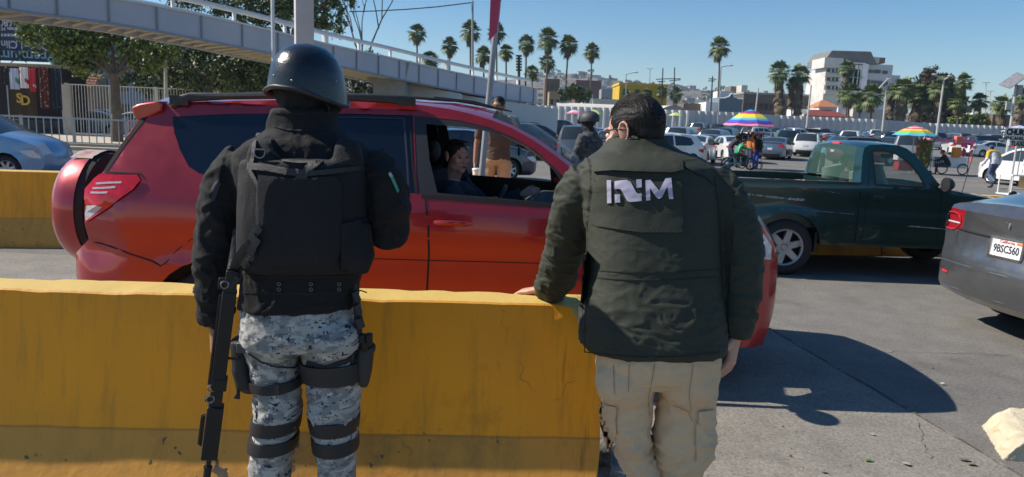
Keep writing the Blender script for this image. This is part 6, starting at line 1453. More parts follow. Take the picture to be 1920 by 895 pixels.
# ================================================================== traffic
def place(kind, col, px, s, head_deg, label, **kw):
    """s = size in photo pixels per metre; head_deg: 0 = driving right, 90 = away"""
    d = FPX/s; x = (px-960)/FPX*d; return make_car(kind, col, (x, d, gz(d)), R(head_deg), label, **kw)
CARS = [
 ('suv', 'grey', 1078, 41, 84, 'grey suv with wide dark rear window directly behind the officer'),
 ('suv', 'dark blue', 985, 37, 40, 'dark blue suv right of the head of the man in glasses'),
 ('pickup', 'black', 1038, 20, -5, 'black pickup crossing behind the dark blue suv'),
 ('sedan', 'dark blue', 848, 63, 30, 'dark blue sedan seen through the open window of the red car'),
 ('hatch', 'light blue', 1143, 33, 75, 'light blue hatchback right of the officer, partly behind the man in green'),
 ('sedan', 'silver', 1120, 24, 50, 'silver sedan above the officer under the lime parasol'),
 ('hatch', 'white', 1225, 40, 200, 'white hatchback just right of the collar of the man in green'),
 ('sedan', 'white', 1293, 35, 66, 'white sedan nearest to the green jacket in the car park'),
 ('pickup', 'silver', 1262, 25, 62, 'silver pickup with rear window right of the man\'s head'),
 ('sedan', 'dark grey', 1318, 27, 58, 'dark grey sedan directly behind the nearest white sedan'),
 ('suv', 'blue grey', 1332, 24, 60, 'blue grey suv left of the rainbow parasol'),
 ('sedan', 'white', 1362, 31, 88, 'white sedan right behind the man pushing the cart'),
 ('suv', 'black', 1352, 20, 60, 'black suv with white corner left under the rainbow parasol'),
 ('sedan', 'blue grey', 1442, 27, 62, 'blue grey sedan right of the rainbow parasol cart'),
 ('pickup', 'dark green', 1462, 22, 80, 'dark pickup behind the blue grey sedan'),
 ('pickup', 'white', 1472, 17, 20, 'white pickup at the fence above the dark pickup'),
 ('suv', 'white', 1505, 24, 60, 'white suv with red tail lights left of the green pickup roof'),
 ('sedan', 'white', 1535, 18, 15, 'white sedan roof between the white suv and the man in the red cap'),
 ('suv', 'black', 1512, 15, 10, 'black suv at the fence right of the shaggy palms'),
 ('sedan', 'light blue', 1545, 21, 30, 'light blue sedan behind the man in the red cap'),
 ('pickup', 'white', 1578, 18, 55, 'white pickup under the red roofed shed'),
 ('suv', 'silver', 1596, 16, 50, 'silver suv behind the white pickup near the red roofed shed'),
 ('suv', 'maroon', 1607, 29, 15, 'maroon dark suv just above the roof of the green pickup'),
 ('sedan', 'dark blue', 1646, 20, 62, 'dark blue sedan at the foot of the leaning lamp pole'),
 ('van', 'silver', 1683, 23, 64, 'silver minivan left of the yellow green parasol'),
 ('suv', 'dark grey', 1655, 15, 20, 'dark grey suv at the fence left of the lamp pole'),
 ('sedan', 'white', 1775, 19, 70, 'white sedan behind the balloon cart'),
 ('sedan', 'white', 1840, 20, 4, 'white sedan seen from the side right of the pink cart'),
 ('suv', 'black', 1828, 15, 8, 'black suv directly behind the white sedan seen from the side'),
 ('hatch', 'blue grey', 1806, 15, 40, 'blue grey hatchback beside the pink cart'),
 ('sedan', 'grey', 1882, 18, 70, 'grey sedan left of the churros sign'),
 ('suv', 'black', 1876, 15, 60, 'black suv under the blue parasol behind the churros sign'),
 ('hatch', 'white', 1925, 46, 100, 'white hatchback behind the churros cart at the right edge'),
 ('sedan', 'beige', 1190, 17, 10, 'beige sedan far behind the man in green, near the canopy'),
 ('sedan', 'blue grey', 175, 31, 185, 'pale car parked behind the white bar fence at the left'),
 ('sedan', 'white', 260, 29, 180, 'white car behind the white bar fence, just left of the red car roof'),
 ('suv', 'silver', 1722, 16, 30, 'silver suv at the fence behind the yellow green parasol'),
 ('suv', 'dark grey', 1480, 14.5, 15, 'dark grey suv along the fence behind the white pickup'),
 ('sedan', 'silver', 1420, 20, 60, 'silver sedan mostly hidden by the rainbow parasol cart'),
 ('suv', 'white', 1410, 16, 30, 'white suv under the right rim of the rainbow parasol'),
 ('sedan', 'red', 815, 30, 60, 'red car at the back seen through the window of the red suv'),
 ('sedan', 'light blue', 805, 38, 40, 'pale teal sedan seen through the window of the red suv, left'),
]
for kind, col_, px, s_, hd_, lab in CARS: place(kind, col_, px, s_, hd_, lab, small=s_ < 24)
# a last row along the fence
rnd = random.Random(12); used = []
names = {'sedan': 'sedan', 'suv': 'suv', 'van': 'minivan', 'hatch': 'hatchback'}
cols_ = ['white', 'silver', 'grey', 'black', 'dark blue', 'dark grey', 'white', 'beige', 'red', 'blue grey']
marks_ = [(1290, 'below the low brown shop row'), (1330, 'below the white kiosk'), (1372, 'below the blue house'), (1440, 'below the left shaggy palm'), (1500, 'below the right shaggy palm'), (1560, 'below the orange roofed house'), (1625, 'below the office block'), (1700, 'below the bushy palms'), (1752, 'below the dark tree cluster'), (1790, 'below the tallest right palm'), (1850, 'below the green hedge'), (1900, 'below the solar panel pole')]
cnt = {}
for i, px in enumerate(range(1285, 1935, 27)):
    kind = rnd.choice(['sedan', 'suv', 'suv', 'van', 'hatch']); c = rnd.choice(cols_); mk = min(marks_, key=lambda q: abs(q[0]-px))[1]; key = (kind, c, mk)
    while key in cnt: c = rnd.choice(cols_); key = (kind, c, mk)
    cnt[key] = 1; place(kind, c, px+rnd.uniform(-5, 5), rnd.uniform(11.2, 12.8), rnd.choice([88, 92, 270, 60, 86, 95]), '%s %s in the last row along the fence, %s' % (c, names[kind], mk), small=True)
for i, px in enumerate(range(1300, 1925, 36)):
    kind = rnd.choice(['sedan', 'suv', 'pickup', 'van', 'hatch', 'suv']); c = rnd.choice(cols_); mk = min(marks_, key=lambda q: abs(q[0]-px))[1]; key = (kind, c, mk, 2)
    while key in cnt: c = rnd.choice(cols_); key = (kind, c, mk, 2)
    cnt[key] = 1; place(kind, c, px+rnd.uniform(-6, 6), rnd.uniform(13.4, 14.3), rnd.choice([80, 70, 260, 62, 95]), '%s %s in the row before the last, %s' % (c, names.get(kind, 'pickup'), mk), small=True)
# small light blue car at the left edge, nose to the right
fb = place('hatch', 'light blue', -30, 84, -6, 'small light blue car cut by the left edge behind the yellow barriers'); fb.scale = (.92, .92, .97)
fb.rotation_euler.z = R(7); fb.location = (P(88, 280, 15.4).x-1.83, 15.6, 0)
for q in kids(fb):
    if q.name.startswith('body'): q.material_slots[1].link = 'OBJECT'; q.material_slots[1].material = q.material_slots[0].material
# ================================================================== people
from mathutils.bvhtree import BVHTree
M_SKIN = mat('skin', (.52, .27, .19), rough=.5, var=.12, vs=14, bump=.15, bs=90)
M_SKIND = mat('skin_tan', (.32, .165, .10), rough=.5, var=.1, vs=14, bump=.1, bs=90)
M_HAIR = mat('black_hair', (.006, .005, .0045), rough=.55, var=.3, vs=60, bump=.4, bs=260, spec=.35, aniso=(1, 1, .2))
M_CLOTHB = mat('black_uniform_cloth', (.0065, .0065, .0078), rough=.9, var=.15, vs=6, bump=.35, bs=240)
M_VEST = mat('black_vest_nylon', (.006, .006, .0085), rough=.8, var=.25, vs=5, bump=.5, bs=320, dirt=(.02, .02, .023), ds=6, dt=.6)
M_STRAP = mat('black_webbing', (.019, .019, .021), rough=.45, var=.2, bump=.5, bs=400)
M_HELM = mat('helmet_black_paint', (.014, .016, .020), rough=.30, var=.35, vs=7, bump=.18, bs=160, coat=.25, rv=.12)
M_OLIVE = mat('olive_jacket', (.027, .031, .019), rough=.75, var=.12, vs=5, bump=.3, bs=260)
M_KHAKI = mat('khaki_trousers', (.64, .46, .285), rough=.85, var=.07, vs=5, bump=.3, bs=260)
M_LOGO = mat('logo_grey_violet', (.46, .42, .52), rough=.7, var=.05)
M_BOOT = mat('black_boot', (.012, .012, .012), rough=.5, bump=.2)
M_GUN = mat('gun_black', (.013, .013, .014), rough=.45, var=.2, bump=.2, bs=120, metal=.3)
def camo_mat():
    m = bpy.data.materials.new('digital_camouflage'); m.use_nodes = True; n = m.node_tree; b = n.nodes['Principled BSDF']; L = n.links.new
    tc = n.nodes.new('ShaderNodeTexCoord'); sn = n.nodes.new('ShaderNodeVectorMath'); sn.operation = 'SNAP'; sn.inputs[1].default_value = (.0055, .0055, .0055)
    # noise-free snapping on the cloth: collapse depth so pixels stay square when seen from outside
    mp = n.nodes.new('ShaderNodeMapping'); mp.inputs['Rotation'].default_value = (0, R(4), 0); mp.inputs['Scale'].default_value = (1, .25, 1); L(tc.outputs['Object'], mp.inputs[0]); L(mp.outputs[0], sn.inputs[0])
    col = None
    def layer(sc, off, lo, c, det=2.5, rough=.62):
        nonlocal col
        a = n.nodes.new('ShaderNodeVectorMath'); a.operation = 'ADD'; a.inputs[1].default_value = off; L(sn.outputs[0], a.inputs[0])
        m2 = n.nodes.new('ShaderNodeMapping'); m2.inputs['Scale'].default_value = (.75, 1, 1.25); L(a.outputs[0], m2.inputs[0])
        q = n.nodes.new('ShaderNodeTexNoise'); q.inputs['Scale'].default_value = sc; q.inputs['Detail'].default_value = det; q.inputs['Roughness'].default_value = rough; L(m2.outputs[0], q.inputs['Vector'])
        r = n.nodes.new('ShaderNodeValToRGB'); r.color_ramp.interpolation = 'CONSTANT'; r.color_ramp.elements[0].position = 0; r.color_ramp.elements[1].position = lo; r.color_ramp.elements[0].color = (0, 0, 0, 1); r.color_ramp.elements[1].color = (1, 1, 1, 1); L(q.outputs[0], r.inputs[0])
        x = n.nodes.new('ShaderNodeMix'); x.data_type = 'RGBA'; L(r.outputs[0], x.inputs[0])
        if col is None: x.inputs[6].default_value = (.38, .38, .36, 1)
        else: L(col, x.inputs[6])
        x.inputs[7].default_value = (*c, 1); col = x.outputs[2]
    layer(24, (3, 1, 7), .50, (.25, .255, .25), 3); layer(30, (9, 4, 2), .57, (.15, .16, .17), 3); layer(28, (1, 8, 5), .58, (.46, .46, .43), 3); layer(38, (5, 2, 11), .615, (.022, .028, .04), 3.5, .7)
    L(col, b.inputs['Base Color']); b.inputs['Roughness'].default_value = .9
    q = n.nodes.new('ShaderNodeTexNoise'); q.inputs['Scale'].default_value = 260; L(tc.outputs['Object'], q.inputs['Vector']); bpn = n.nodes.new('ShaderNodeBump'); bpn.inputs['Strength'].default_value = .3; bpn.inputs['Distance'].default_value = .004; L(q.outputs[0], bpn.inputs['Height']); L(bpn.outputs[0], b.inputs['Normal'])
    return m
M_CAMO = camo_mat()
def isec(mb, rows, n=32, e=2.4, Y=None):
    """sections seen in the photo: (py, xl, xr, half depth, Y)"""
    vs = []
    for row in rows:
        py, xl, xr, hd_, Yc = row; a = P(xl, py, Yc); b = P(xr, py, Yc); c = (a+b)/2; ax = (b-a)/2; c = c+Vector((0, 0, (P((xl+xr)/2, py, Yc-hd_*.85).z-c.z)))
        for j in range(n):
            t = 2*math.pi*j/n; ct, st = math.cos(t), math.sin(t)
            vs.append(c+ax*math.copysign(abs(ct)**(2/e), ct)+Vector((0, hd_, 0))*math.copysign(abs(st)**(2/e), st))
    k = len(rows); mb.add(vs, [(i*n+j, i*n+(j+1) % n, (i+1)*n+(j+1) % n, (i+1)*n+j) for i in range(k-1) for j in range(n)]+[tuple(reversed(range(n))), tuple(range((k-1)*n, k*n))])
def hand(mb, wr, d, pn, th, s=1.0, curl=.35, spread=.06, tc=.5):
    d = Vector(d).normalized(); pn = Vector(pn); pn = (pn-d*pn.dot(d)).normalized(); th = Vector(th); th = (th-d*th.dot(d)-pn*th.dot(pn)).normalized(); wr = Vector(wr)
    mb.tube([wr-d*.03*s, wr+d*.01*s, wr+d*.045*s+pn*.002, wr+d*.09*s, wr+d*.098*s], [(.024*s, .019*s), (.026*s, .018*s), (.038*s, .017*s), (.041*s, .014*s), (.036*s, .010*s)], 14, up=pn)
    for k_, (o, l) in enumerate(((.031, .073), (.0105, .082), (-.0105, .077), (-.030, .060))):
        p = wr+d*.088*s+th*o*s; dd = (d+th*spread*(1.5-k_)).normalized(); pts_ = [p-dd*.02*s, p]; cu = 0
        for seg, fr in ((.45, 1.0), (.3, 1.1), (.25, .8)):
            cu += curl*fr*(1+.12*k_); dv = dd*math.cos(cu)+pn*math.sin(cu); p = p+dv*l*seg*s; pts_.append(p)
        mb.tube(pts_, [.0090*s, .0098*s, .0088*s, .0080*s, .0058*s], 8)
    p = wr+d*.022*s+th*.026*s; d1 = (d*.72+th*.62+pn*.25*tc).normalized(); d2 = (d*.86+th*.25+pn*.5*tc).normalized()
    mb.tube([p-d1*.015*s, p+d1*.045*s, p+d1*.045*s+d2*.03*s, p+d1*.045*s+d2*.052*s], [.014*s, .0115*s, .0095*s, .0065*s], 8)
def head(mb, c, f, u=(0, 0, 1), s=1.0, ears=True):
    f = Vector(f).normalized(); u = Vector(u); u = (u-f*u.dot(f)).normalized(); r = f.cross(u); M = Matrix((r, f, u)).transposed(); c = Vector(c)
    W = lambda x, y, z: c+(r*x+f*y+u*z)*s
    S = lambda *a: tuple(v*s for v in a)
    mb.ell(W(0, -.014, .030), S(.0765, .097, .087), M, 24, 16); mb.ell(W(0, .036, -.028), S(.061, .060, .083), M, 20, 14); mb.ell(W(0, .075, -.098), S(.026, .022, .02), M, 12, 8)
    for q in (-1, 1):
        mb.ell(W(q*.036, .022, -.073), S(.030, .046, .036), M, 14, 10); mb.ell(W(q*.043, .066, -.020), S(.022, .022, .020), M, 12, 8); mb.ell(W(q*.013, .104, -.031), S(.009, .011, .008), M, 8, 6)
        if ears:
            E = M @ Matrix.Rotation(q*R(-24), 3, 'Z'); mb.ell(W(q*.081, -.006, -.004), S(.006, .016, .028), E, 16, 10)
            pts_ = [W(q*(.088-.003*math.sin(t)), -.012-.019*math.cos(t)*1, .000+.033*math.sin(t)) for t in [R(a) for a in (-70, -35, 0, 40, 80, 120, 160, 185)]]; mb.tube(pts_, [.0035*s, .0045*s, .005*s, .0055*s, .0055*s, .005*s, .0045*s, .003*s], 6)
            mb.ell(W(q*.082, .002, -.030), S(.007, .009, .011), M, 8, 6)
    mb.tube([W(0, .088, .018), W(0, .104, -.008), W(0, .119, -.030), W(0, .106, -.040)], [.008*s, .010*s, .013*s, .010*s], 8)
    mb.ell(W(0, .084, .024), S(.052, .016, .011), M, 14, 8); mb.ell(W(0, .095, -.060), S(.023, .010, .006), M, 12, 6); mb.ell(W(0, .092, -.071), S(.020, .011, .007), M, 12, 6)
    return W, M
def ridged(p, sx, sy, sz, seed=0.0):
    q = Vector((p.x*sx+seed, p.y*sy, p.z*sz)); w_ = noise.noise(q*.6+Vector((7, 3, seed)))*1.1; return 1-abs(noise.noise(q+Vector((w_, w_*.7, w_))))*2.2
class Conform:
    def __init__(s, *meshes):
        v = []; f = []
        for me in meshes:
            o = len(v); v += [q.co.copy() for q in me.vertices]; f += [tuple(i+o for i in p.vertices) for p in me.polygons]
        s.t = BVHTree.FromPolygons(v, f); s.cache = None
    def pt(s, px, py, off, Yd=2.4):
        d = ray(px, py).normalized(); h = s.t.ray_cast(CAM, d, 6.0)
        if h[0] is None: return P(px, py, Yd)
        return h[0]-d*off
    def patch(s, mb, poly, off=.005, th=.004, g=5.0, m=0):
        """polygon given by photo pixels laid on the surface like a sewn-on piece of cloth"""
        vs = []; es = []; n = len(poly); dn = []
        for i in range(n):
            a, b = poly[i], poly[(i+1) % n]; k = max(1, int(math.hypot(b[0]-a[0], b[1]-a[1])/g)); dn += [(lerp(a[0], b[0], j/k), lerp(a[1], b[1], j/k)) for j in range(k)]
        vs = [Vector(p) for p in dn]; nb = len(vs); es = [(i, (i+1) % nb) for i in range(nb)]
        x0 = min(p[0] for p in poly); x1 = max(p[0] for p in poly); y0 = min(p[1] for p in poly); y1 = max(p[1] for p in poly)
        y = y0+g*.5
        while y < y1:
            x = x0+g*.5
            while x < x1:
                if inside((x, y), poly): vs.append(Vector((x, y)))
                x += g
            y += g
        ov, oe, of, *_ = delaunay_2d_cdt(vs, es, [], 0, 1e-6); pts_ = [s.pt(v.x, v.y, off) for v in ov]; pb = [s.pt(v.x, v.y, off-th) for v in ov]
        fs = [tuple(t) for t in of if inside((sum(ov[i].x for i in t)/3, sum(ov[i].y for i in t)/3), poly)]
        N_ = len(ov); edge = {}
        for t in fs:
            for a, b in zip(t, t[1:]+t[:1]): edge[(a, b)] = 1
        sk = [(a, b, b+N_, a+N_) for (a, b) in edge if (b, a) not in edge]
        mb.add(pts_+pb, [tuple(reversed(t)) for t in fs]+sk+[tuple(i+N_ for i in t) for t in fs], m)
    def strip(s, mb, path, w_, off=.006, th=.004, m=0, g=4.0):
        L_ = []; R__ = []; full = []
        for a, b in zip(path, path[1:]):
            k = max(1, int(math.hypot(b[0]-a[0], b[1]-a[1])/g)); full += [(lerp(a[0], b[0], j/k), lerp(a[1], b[1], j/k)) for j in range(k)]
        full.append(path[-1]); n = len(full)
        for i, p in enumerate(full):
            a = full[max(i-1, 0)]; b = full[min(i+1, n-1)]; d = Vector((b[0]-a[0], b[1]-a[1])).normalized(); L_.append((p[0]-d.y*w_/2, p[1]+d.x*w_/2)); R__.append((p[0]+d.y*w_/2, p[1]-d.x*w_/2))
        s.patch(mb, L_+R__[::-1], off, th, max(g, w_/2), m)
def fin(me, org): me.transform(Matrix.Translation(-Vector(org))); return me
def addm(name, mb, m, par, org, angle=40, bevel=0):
    me = mb.mesh(name, m, True, angle); fin(me, org); o = link(name, me, par)
    if bevel: b = o.modifiers.new('bevel', 'BEVEL'); b.width = bevel; b.segments = 2; b.limit_method = 'ANGLE'; b.angle_limit = R(40)
    return o
# ------------------------------------------------------------------ soldier in black with helmet
SY = 2.42; O1 = Vector((P(570, 700, SY).x, SY, 0))
def S(px, py, dy=0.0): return P(px, py, SY+dy)
sol = empty('person', O1, 0, 'soldier seen from behind in black helmet and vest over grey digital camouflage trousers', 'person')
LL = [(640, 457, 563), (690, 468, 560), (735, 478, 560), (780, 486, 560), (830, 477, 553), (895, 469, 545), (980, 470, 538), (1060, 474, 530)]
RL = [(640, 566, 672), (690, 570, 677), (735, 577, 679), (780, 583, 669), (830, 592, 664), (895, 598, 667), (980, 600, 660), (1060, 602, 655)]
def li(tab, y): return interp([(a, b) for a, b, c in tab], y), interp([(a, c) for a, b, c in tab], y)
# body under the clothes
mb = MB()
hc = S(577, 160, .03); head(mb, hc, (-.45, .88, -.05), s=1.03, ears=False)
mb.tube([S(573, 178, .0), S(571, 225, -.0), S(571, 262, 0)], [.062, .066, .085], 16)
isec(mb, [(252, 520, 625, .09, SY), (275, 462, 685, .11, SY), (320, 455, 692, .125, SY), (420, 470, 680, .12, SY), (520, 478, 660, .11, SY), (600, 470, 660, .125, SY), (660, 475, 660, .12, SY)])
for tab in (LL, RL): isec(mb, [(y, lerp(*li(tab, y), .12), lerp(*li(tab, y), .88), .085 if y < 760 else .06, SY) for y in (620, 690, 760, 840, 900, 980, 1060, 1090)])
arm_l = [S(456, 300), S(425, 360, -.01), S(404, 445, -.02), S(398, 520, 0), S(402, 612, .03)]; mb.tube(arm_l, [.06, .052, .045, .042, .028], 14)
arm_r = [S(692, 300), S(718, 360, -.01), S(730, 438, .0), S(690, 420, .16), S(640, 400, .24)]; mb.tube(arm_r, [.06, .052, .045, .038, .028], 14)
hand(mb, S(402, 612, .03), S(402, 660, .04)-S(402, 612, .03)+Vector((.0, 0, 0)), (1, .3, 0), (0.35, 1, 0), 1.0, .28)
hand(mb, S(640, 400, .24), (-1, .2, .1), (0, -1, 0), (0, 0, 1), .95, .5)
for tab, sx in ((LL, -1), (RL, 1)):
    a, b = li(tab, 1060); c = (a+b)/2; mb.tube([S(c, 1085), S(c+sx*2, 1105, .05), S(c+sx*5, 1112, .17)], [(.045, .05), (.048, .045), (.035, .03)], 12)
me = voxel(mb, .0048, M_SKIND, 2, 'body'); fin(me, O1); link('body', me, sol)
# trousers
mb = MB()
isec(mb, [(565, 460, 664, .135, SY), (600, 457, 667, .145, SY), (640, 456, 671, .15, SY), (664, 462, 668, .13, SY)])
for tab in (LL, RL):
    isec(mb, [(y, *li(tab, y), (.105 if y < 700 else .092 if y < 790 else .078), SY+(0 if y < 760 else -.005)) for y in (625, 655, 690, 720, 750, 780, 810, 850, 895, 940, 980, 1030, 1060)], e=2.15)
for cx in (512, 618): mb.ell(S(cx, 632, -.065), (.098, .085, .092), None, 20, 12)
def dsp(p, n_):
    y = 0.0; kz = p.z
    a = .0060*max(0, ridged(p, 9, 7, 15, 2))+.0035*max(0, ridged(p, 22, 14, 30, 5)); 
    knee = math.exp(-((kz-.62)/.09)**2)+.9*math.exp(-((kz-.93)/.05)**2)*0.8
    return a*(.8+1.2*knee)-.003
me = voxel(mb, .0065, M_CAMO, 6, 'trousers', dsp); tro = Conform(me); fin(me, O1); tr_o = link('trousers', me, sol)
mb = MB()      # blousing over the boots plus boots
for tab, sx in ((LL, -1), (RL, 1)):
    a, b = li(tab, 1060); c = (a+b)/2; bt_ = MB(); bt_.tube([S(c, 1040), S(c, 1085), S(c+sx*2, 1110, .04), S(c+sx*5, 1118, .12), S(c+sx*6, 1120, .19)], [.052, .055, (.052, .045), (.052, .035), (.035, .02)], 14); me = voxel(bt_, .008, M_BOOT, 2, 'boot'); fin(me, O1); link('boot', me, sol)
# jacket
mb = MB()
isec(mb, [(206, 512, 628, .092, SY), (225, 508, 630, .098, SY), (245, 506, 632, .10, SY), (258, 492, 648, .115, SY), (270, 466, 680, .13, SY), (290, 444, 700, .14, SY), (320, 440, 706, .15, SY), (380, 452, 702, .155, SY), (450, 460, 692, .155, SY), (520, 458, 680, .15, SY), (560, 457, 670, .15, SY), (591, 455, 668, .152, SY)], e=2.5)
mb.tube([S(462, 303), S(436, 335, -.005), S(418, 390, -.015), S(404, 445, -.02), S(402, 500, -.01), S(405, 560, .01), S(405, 600, .025), S(405, 607, .027)], [.07, .082, .078, .068, .066, .062, .052, .045], 20)
mb.tube([S(688, 303), S(714, 340, -.005), S(728, 390, -.01), S(728, 430, .0), S(700, 425, .14), S(655, 405, .235)], [.07, .080, .074, .066, .058, .045], 20)
def dsj(p, n_):
    a = .006*max(0, ridged(p, 8, 7, 12, 1))+.004*max(0, ridged(p, 20, 16, 22, 4)); px_ = (p-CAM); arm = 1.0 if abs(p.x-O1.x) > .24 else .35
    return a*(.5+1.3*arm)-.003
me = voxel(mb, .0065, M_CLOTHB, 5, 'jacket', dsj); jk = Conform(me); fin(me, O1); jo = link('jacket', me, sol)
mb = MB(); jk.strip(mb, [(512, 236), (540, 243), (571, 245), (602, 243), (628, 236)], 3, .004, .004); jk.strip(mb, [(514, 211), (571, 214), (626, 211)], 3, .003, .004)
jk.strip(mb, [(457, 549), (560, 551), (668, 549)], 3, .002, .004); jk.strip(mb, [(457, 519), (560, 520), (672, 519)], 3, .002, .004)
addm('seam', mb, mat('seam_black', (.008, .008, .009), rough=.8), jo, O1)
# vest
mb = MB()
isec(mb, [(262, 478, 512, .02, SY-.125), (270, 474, 516, .03, SY-.13), (285, 466, 522, .03, SY-.14), (310, 464, 530, .03, SY-.145)], e=3); isec(mb, [(262, 634, 664, .02, SY-.125), (275, 628, 674, .03, SY-.135), (310, 622, 682, .03, SY-.145)], e=3)
isec(mb, [(300, 470, 682, .14, SY-.03), (306, 463, 688, .16, SY-.03), (340, 462, 692, .172, SY-.03), (400, 461, 692, .178, SY-.03), (450, 459, 693, .178, SY-.03), (490, 460, 690, .175, SY-.03), (508, 464, 684, .165, SY-.03), (515, 472, 676, .14, SY-.03)], e=3.4)
mb.tube([S(664, 420, -.10), S(668, 480, -.12), S(664, 508, -.12)], [(.055, .05), (.06, .055), (.045, .04)], 12)
def dsv(p, n_): return .0035*noise.noise(Vector((p.x*6, p.y*4, p.z*7)))+.0025*max(0, ridged(p, 14, 8, 9, 9))
me = voxel(mb, .0065, M_VEST, 4, 'vest', dsv); vs_ = Conform(me, ); fin(me, O1); vo = link('vest', me, sol)
def VM(): return MB()
for k_, (path, w_) in enumerate([([(463, 311), (500, 314), (540, 322), (575, 325)], 13), ([(575, 326), (620, 322), (684, 314)], 9), ([(556, 343), (583, 312), (604, 290)], 17), ([(477, 262), (474, 290), (468, 320), (484, 350), (482, 400), (483, 440)], 7), ([(505, 262), (512, 285), (530, 300), (560, 303), (592, 303)], 5)]):
    mb = MB(); vs_.strip(mb, path, w_, .009, .008); addm('webbing_strap', mb, M_STRAP, vo, O1)
mb = MB(); vs_.patch(mb, [(484, 328), (560, 336), (630, 330), (640, 345), (640, 470), (628, 496), (500, 500), (486, 488), (483, 345)], .010, .012, 7); addm('plate_pocket', mb, M_VEST, vo, O1)
mb = MB(); vs_.patch(mb, [(640, 420), (690, 408), (689, 500), (676, 512), (640, 508)], .014, .016, 7); addm('side_pouch', mb, M_VEST, vo, O1)
mb = MB(); c = vs_.pt(492, 256, .012); mb.tube([vs_.pt(482, 256, .006, SY), vs_.pt(508, 257, .006, SY)], .013, 10); addm('rolled_strap', mb, M_STRAP, vo, O1)
mb = MB(); c = vs_.pt(487, 284, .012); mb.tube([c+Vector((.017*math.cos(t), -.002, -.004+.017*math.sin(t))) for t in [R(a) for a in range(180, 361, 20)]]+[c+Vector((.017, 0, .006)), c+Vector((-.017, 0, .006)), c+Vector((-.017, -.002, -.004))], .0026, 6); addm('d_ring', mb, mat('dull_metal', (.25, .25, .26), rough=.35, metal=.9), vo, O1)
mb = MB(); vs_.patch(mb, [(462, 442), (484, 420), (492, 432), (470, 462)], .016, .014, 5); vs_.patch(mb, [(458, 455), (474, 438), (489, 452), (474, 478), (462, 474)], .026, .018, 5); addm('side_buckle', mb, M_BLACKPL, vo, O1, bevel=.002)
mb = MB(); vs_.strip(mb, [(470, 478), (462, 490), (468, 498)], 4, .012, .008); addm('strap_end', mb, M_STRAP, vo, O1)
for cx in (523, 583, 636):
    mb = MB()
    for cy in (533, 543): c = jk.pt(cx, cy, .003); mb.tube([c+Vector((.0055*math.cos(t), -.001, .0055*math.sin(t))) for t in [2*math.pi*i/12 for i in range(13)]], .0014, 5, cap=False)
    addm('snap_fastener', mb, mat('snap_metal', (.2, .2, .22), rough=.3, metal=.9), jo, O1)
# sleeve patches: flag on the right arm, dark patch on the left
mb = MB(); jk.patch(mb, [(732, 333), (737, 330), (749, 358), (745, 362)], .004, .004, 3, 0); jk.patch(mb, [(728, 326), (732, 322), (737, 330), (732, 333)], .004, .004, 3, 1); addm('flag_patch', mb, [mat('patch_green', (.08, .33, .22), rough=.8), mat('patch_white', (.5, .5, .5), rough=.8)], jo, O1)
mb = MB(); jk.patch(mb, [(397, 352), (410, 333), (414, 345), (402, 378), (397, 372)], .003, .003, 3); addm('arm_patch', mb, mat('patch_navy', (.03, .035, .05), rough=.8), jo, O1)
# balaclava and helmet
mb = MB(); mb.ell(hc+Vector((0, .0, -.005)), (.113, .125, .112), None, 24, 16); mb.tube([S(575, 175), S(571, 205), S(570, 232)], [.085, .078, .082], 20); mb.ell(S(622, 196, .03), (.035, .05, .035))
me = voxel(mb, .007, M_CLOTHB, 3, 'balaclava', lambda p, n_: .004*max(0, ridged(p, 18, 10, 26, 3))); fin(me, O1); link('balaclava', me, sol)
HCx = S(577, 140, .02); prof_h = [(0, 82), (.30, 84.5), (.55, 92), (.76, 107), (.89, 126), (.955, 146), (.985, 164), (1.0, 176)]
rimy = [(0, 196), (25, 190), (60, 172), (90, 166), (120, 168), (150, 176), (180, 181), (215, 171), (240, 166.5), (270, 170), (290, 177), (315, 189), (340, 196), (360, 196)]
mb = MB(); n_ = 64; vs = []; NR = 22
for i in range(NR+1):
    for j in range(n_):
        a = 2*math.pi*j/n_; ry = interp(rimy, math.degrees(a)); t = i/NR
        yy = lerp(82, ry, t**1.0 if t > 0 else 0); yn = 82+(yy-82)*(176-82)/(ry-82)*1.0
        # radius from the dome profile at the relative height
        rr_ = interp([(q[1], q[0]) for q in prof_h], min(176, 82+(176-82)*math.sin(t*math.pi/2)**1.25)); yy = 82+(ry-82)*math.sin(t*math.pi/2)**1.25*1.0
        if t == 0: rr_ = 0.001
        fl = 1+.045*max(0, (t-.86)/.14)**1.5; ax = .1315*rr_*fl; ay = .15*rr_*fl
        cpt = S(577+(1.5 if False else 0), yy, .02); vs.append((cpt.x+ax*math.cos(a), cpt.y+ay*math.sin(a), cpt.z))
mb.add(vs, [(i*n_+j, (i+1)*n_+j, (i+1)*n_+(j+1) % n_, i*n_+(j+1) % n_) for i in range(NR) for j in range(n_)])
ho = addm('helmet', mb, M_HELM, sol, O1, angle=80); sd_ = ho.modifiers.new('solid', 'SOLIDIFY'); sd_.thickness = .009; sd_.offset = -1
rim = [Vector(v) for v in vs[-n_:]]; mb = MB(); mb.tube(rim+[rim[0]], .0055, 8, cap=False); addm('rim_trim', mb, mat('rim_rubber', (.03, .032, .036), rough=.45, var=.3, vs=30), ho, O1)
bvh_h = Conform(ho.data); bvh_h.t = BVHTree.FromPolygons([Vector(v) for v in vs], mb.f and [(i*n_+j, (i+1)*n_+j, (i+1)*n_+(j+1) % n_, i*n_+(j+1) % n_) for i in range(NR) for j in range(n_)])
for (cx, cy) in ((547, 151), (630, 152), (514, 142)):
    c = bvh_h.pt(cx, cy, .001); mb = MB(); mb.ell(c, (.0042, .003, .0042), None, 10, 6); addm('helmet_screw', mb, mat('screw_metal', (.3, .3, .32), rough=.3, metal=.9), ho, O1)
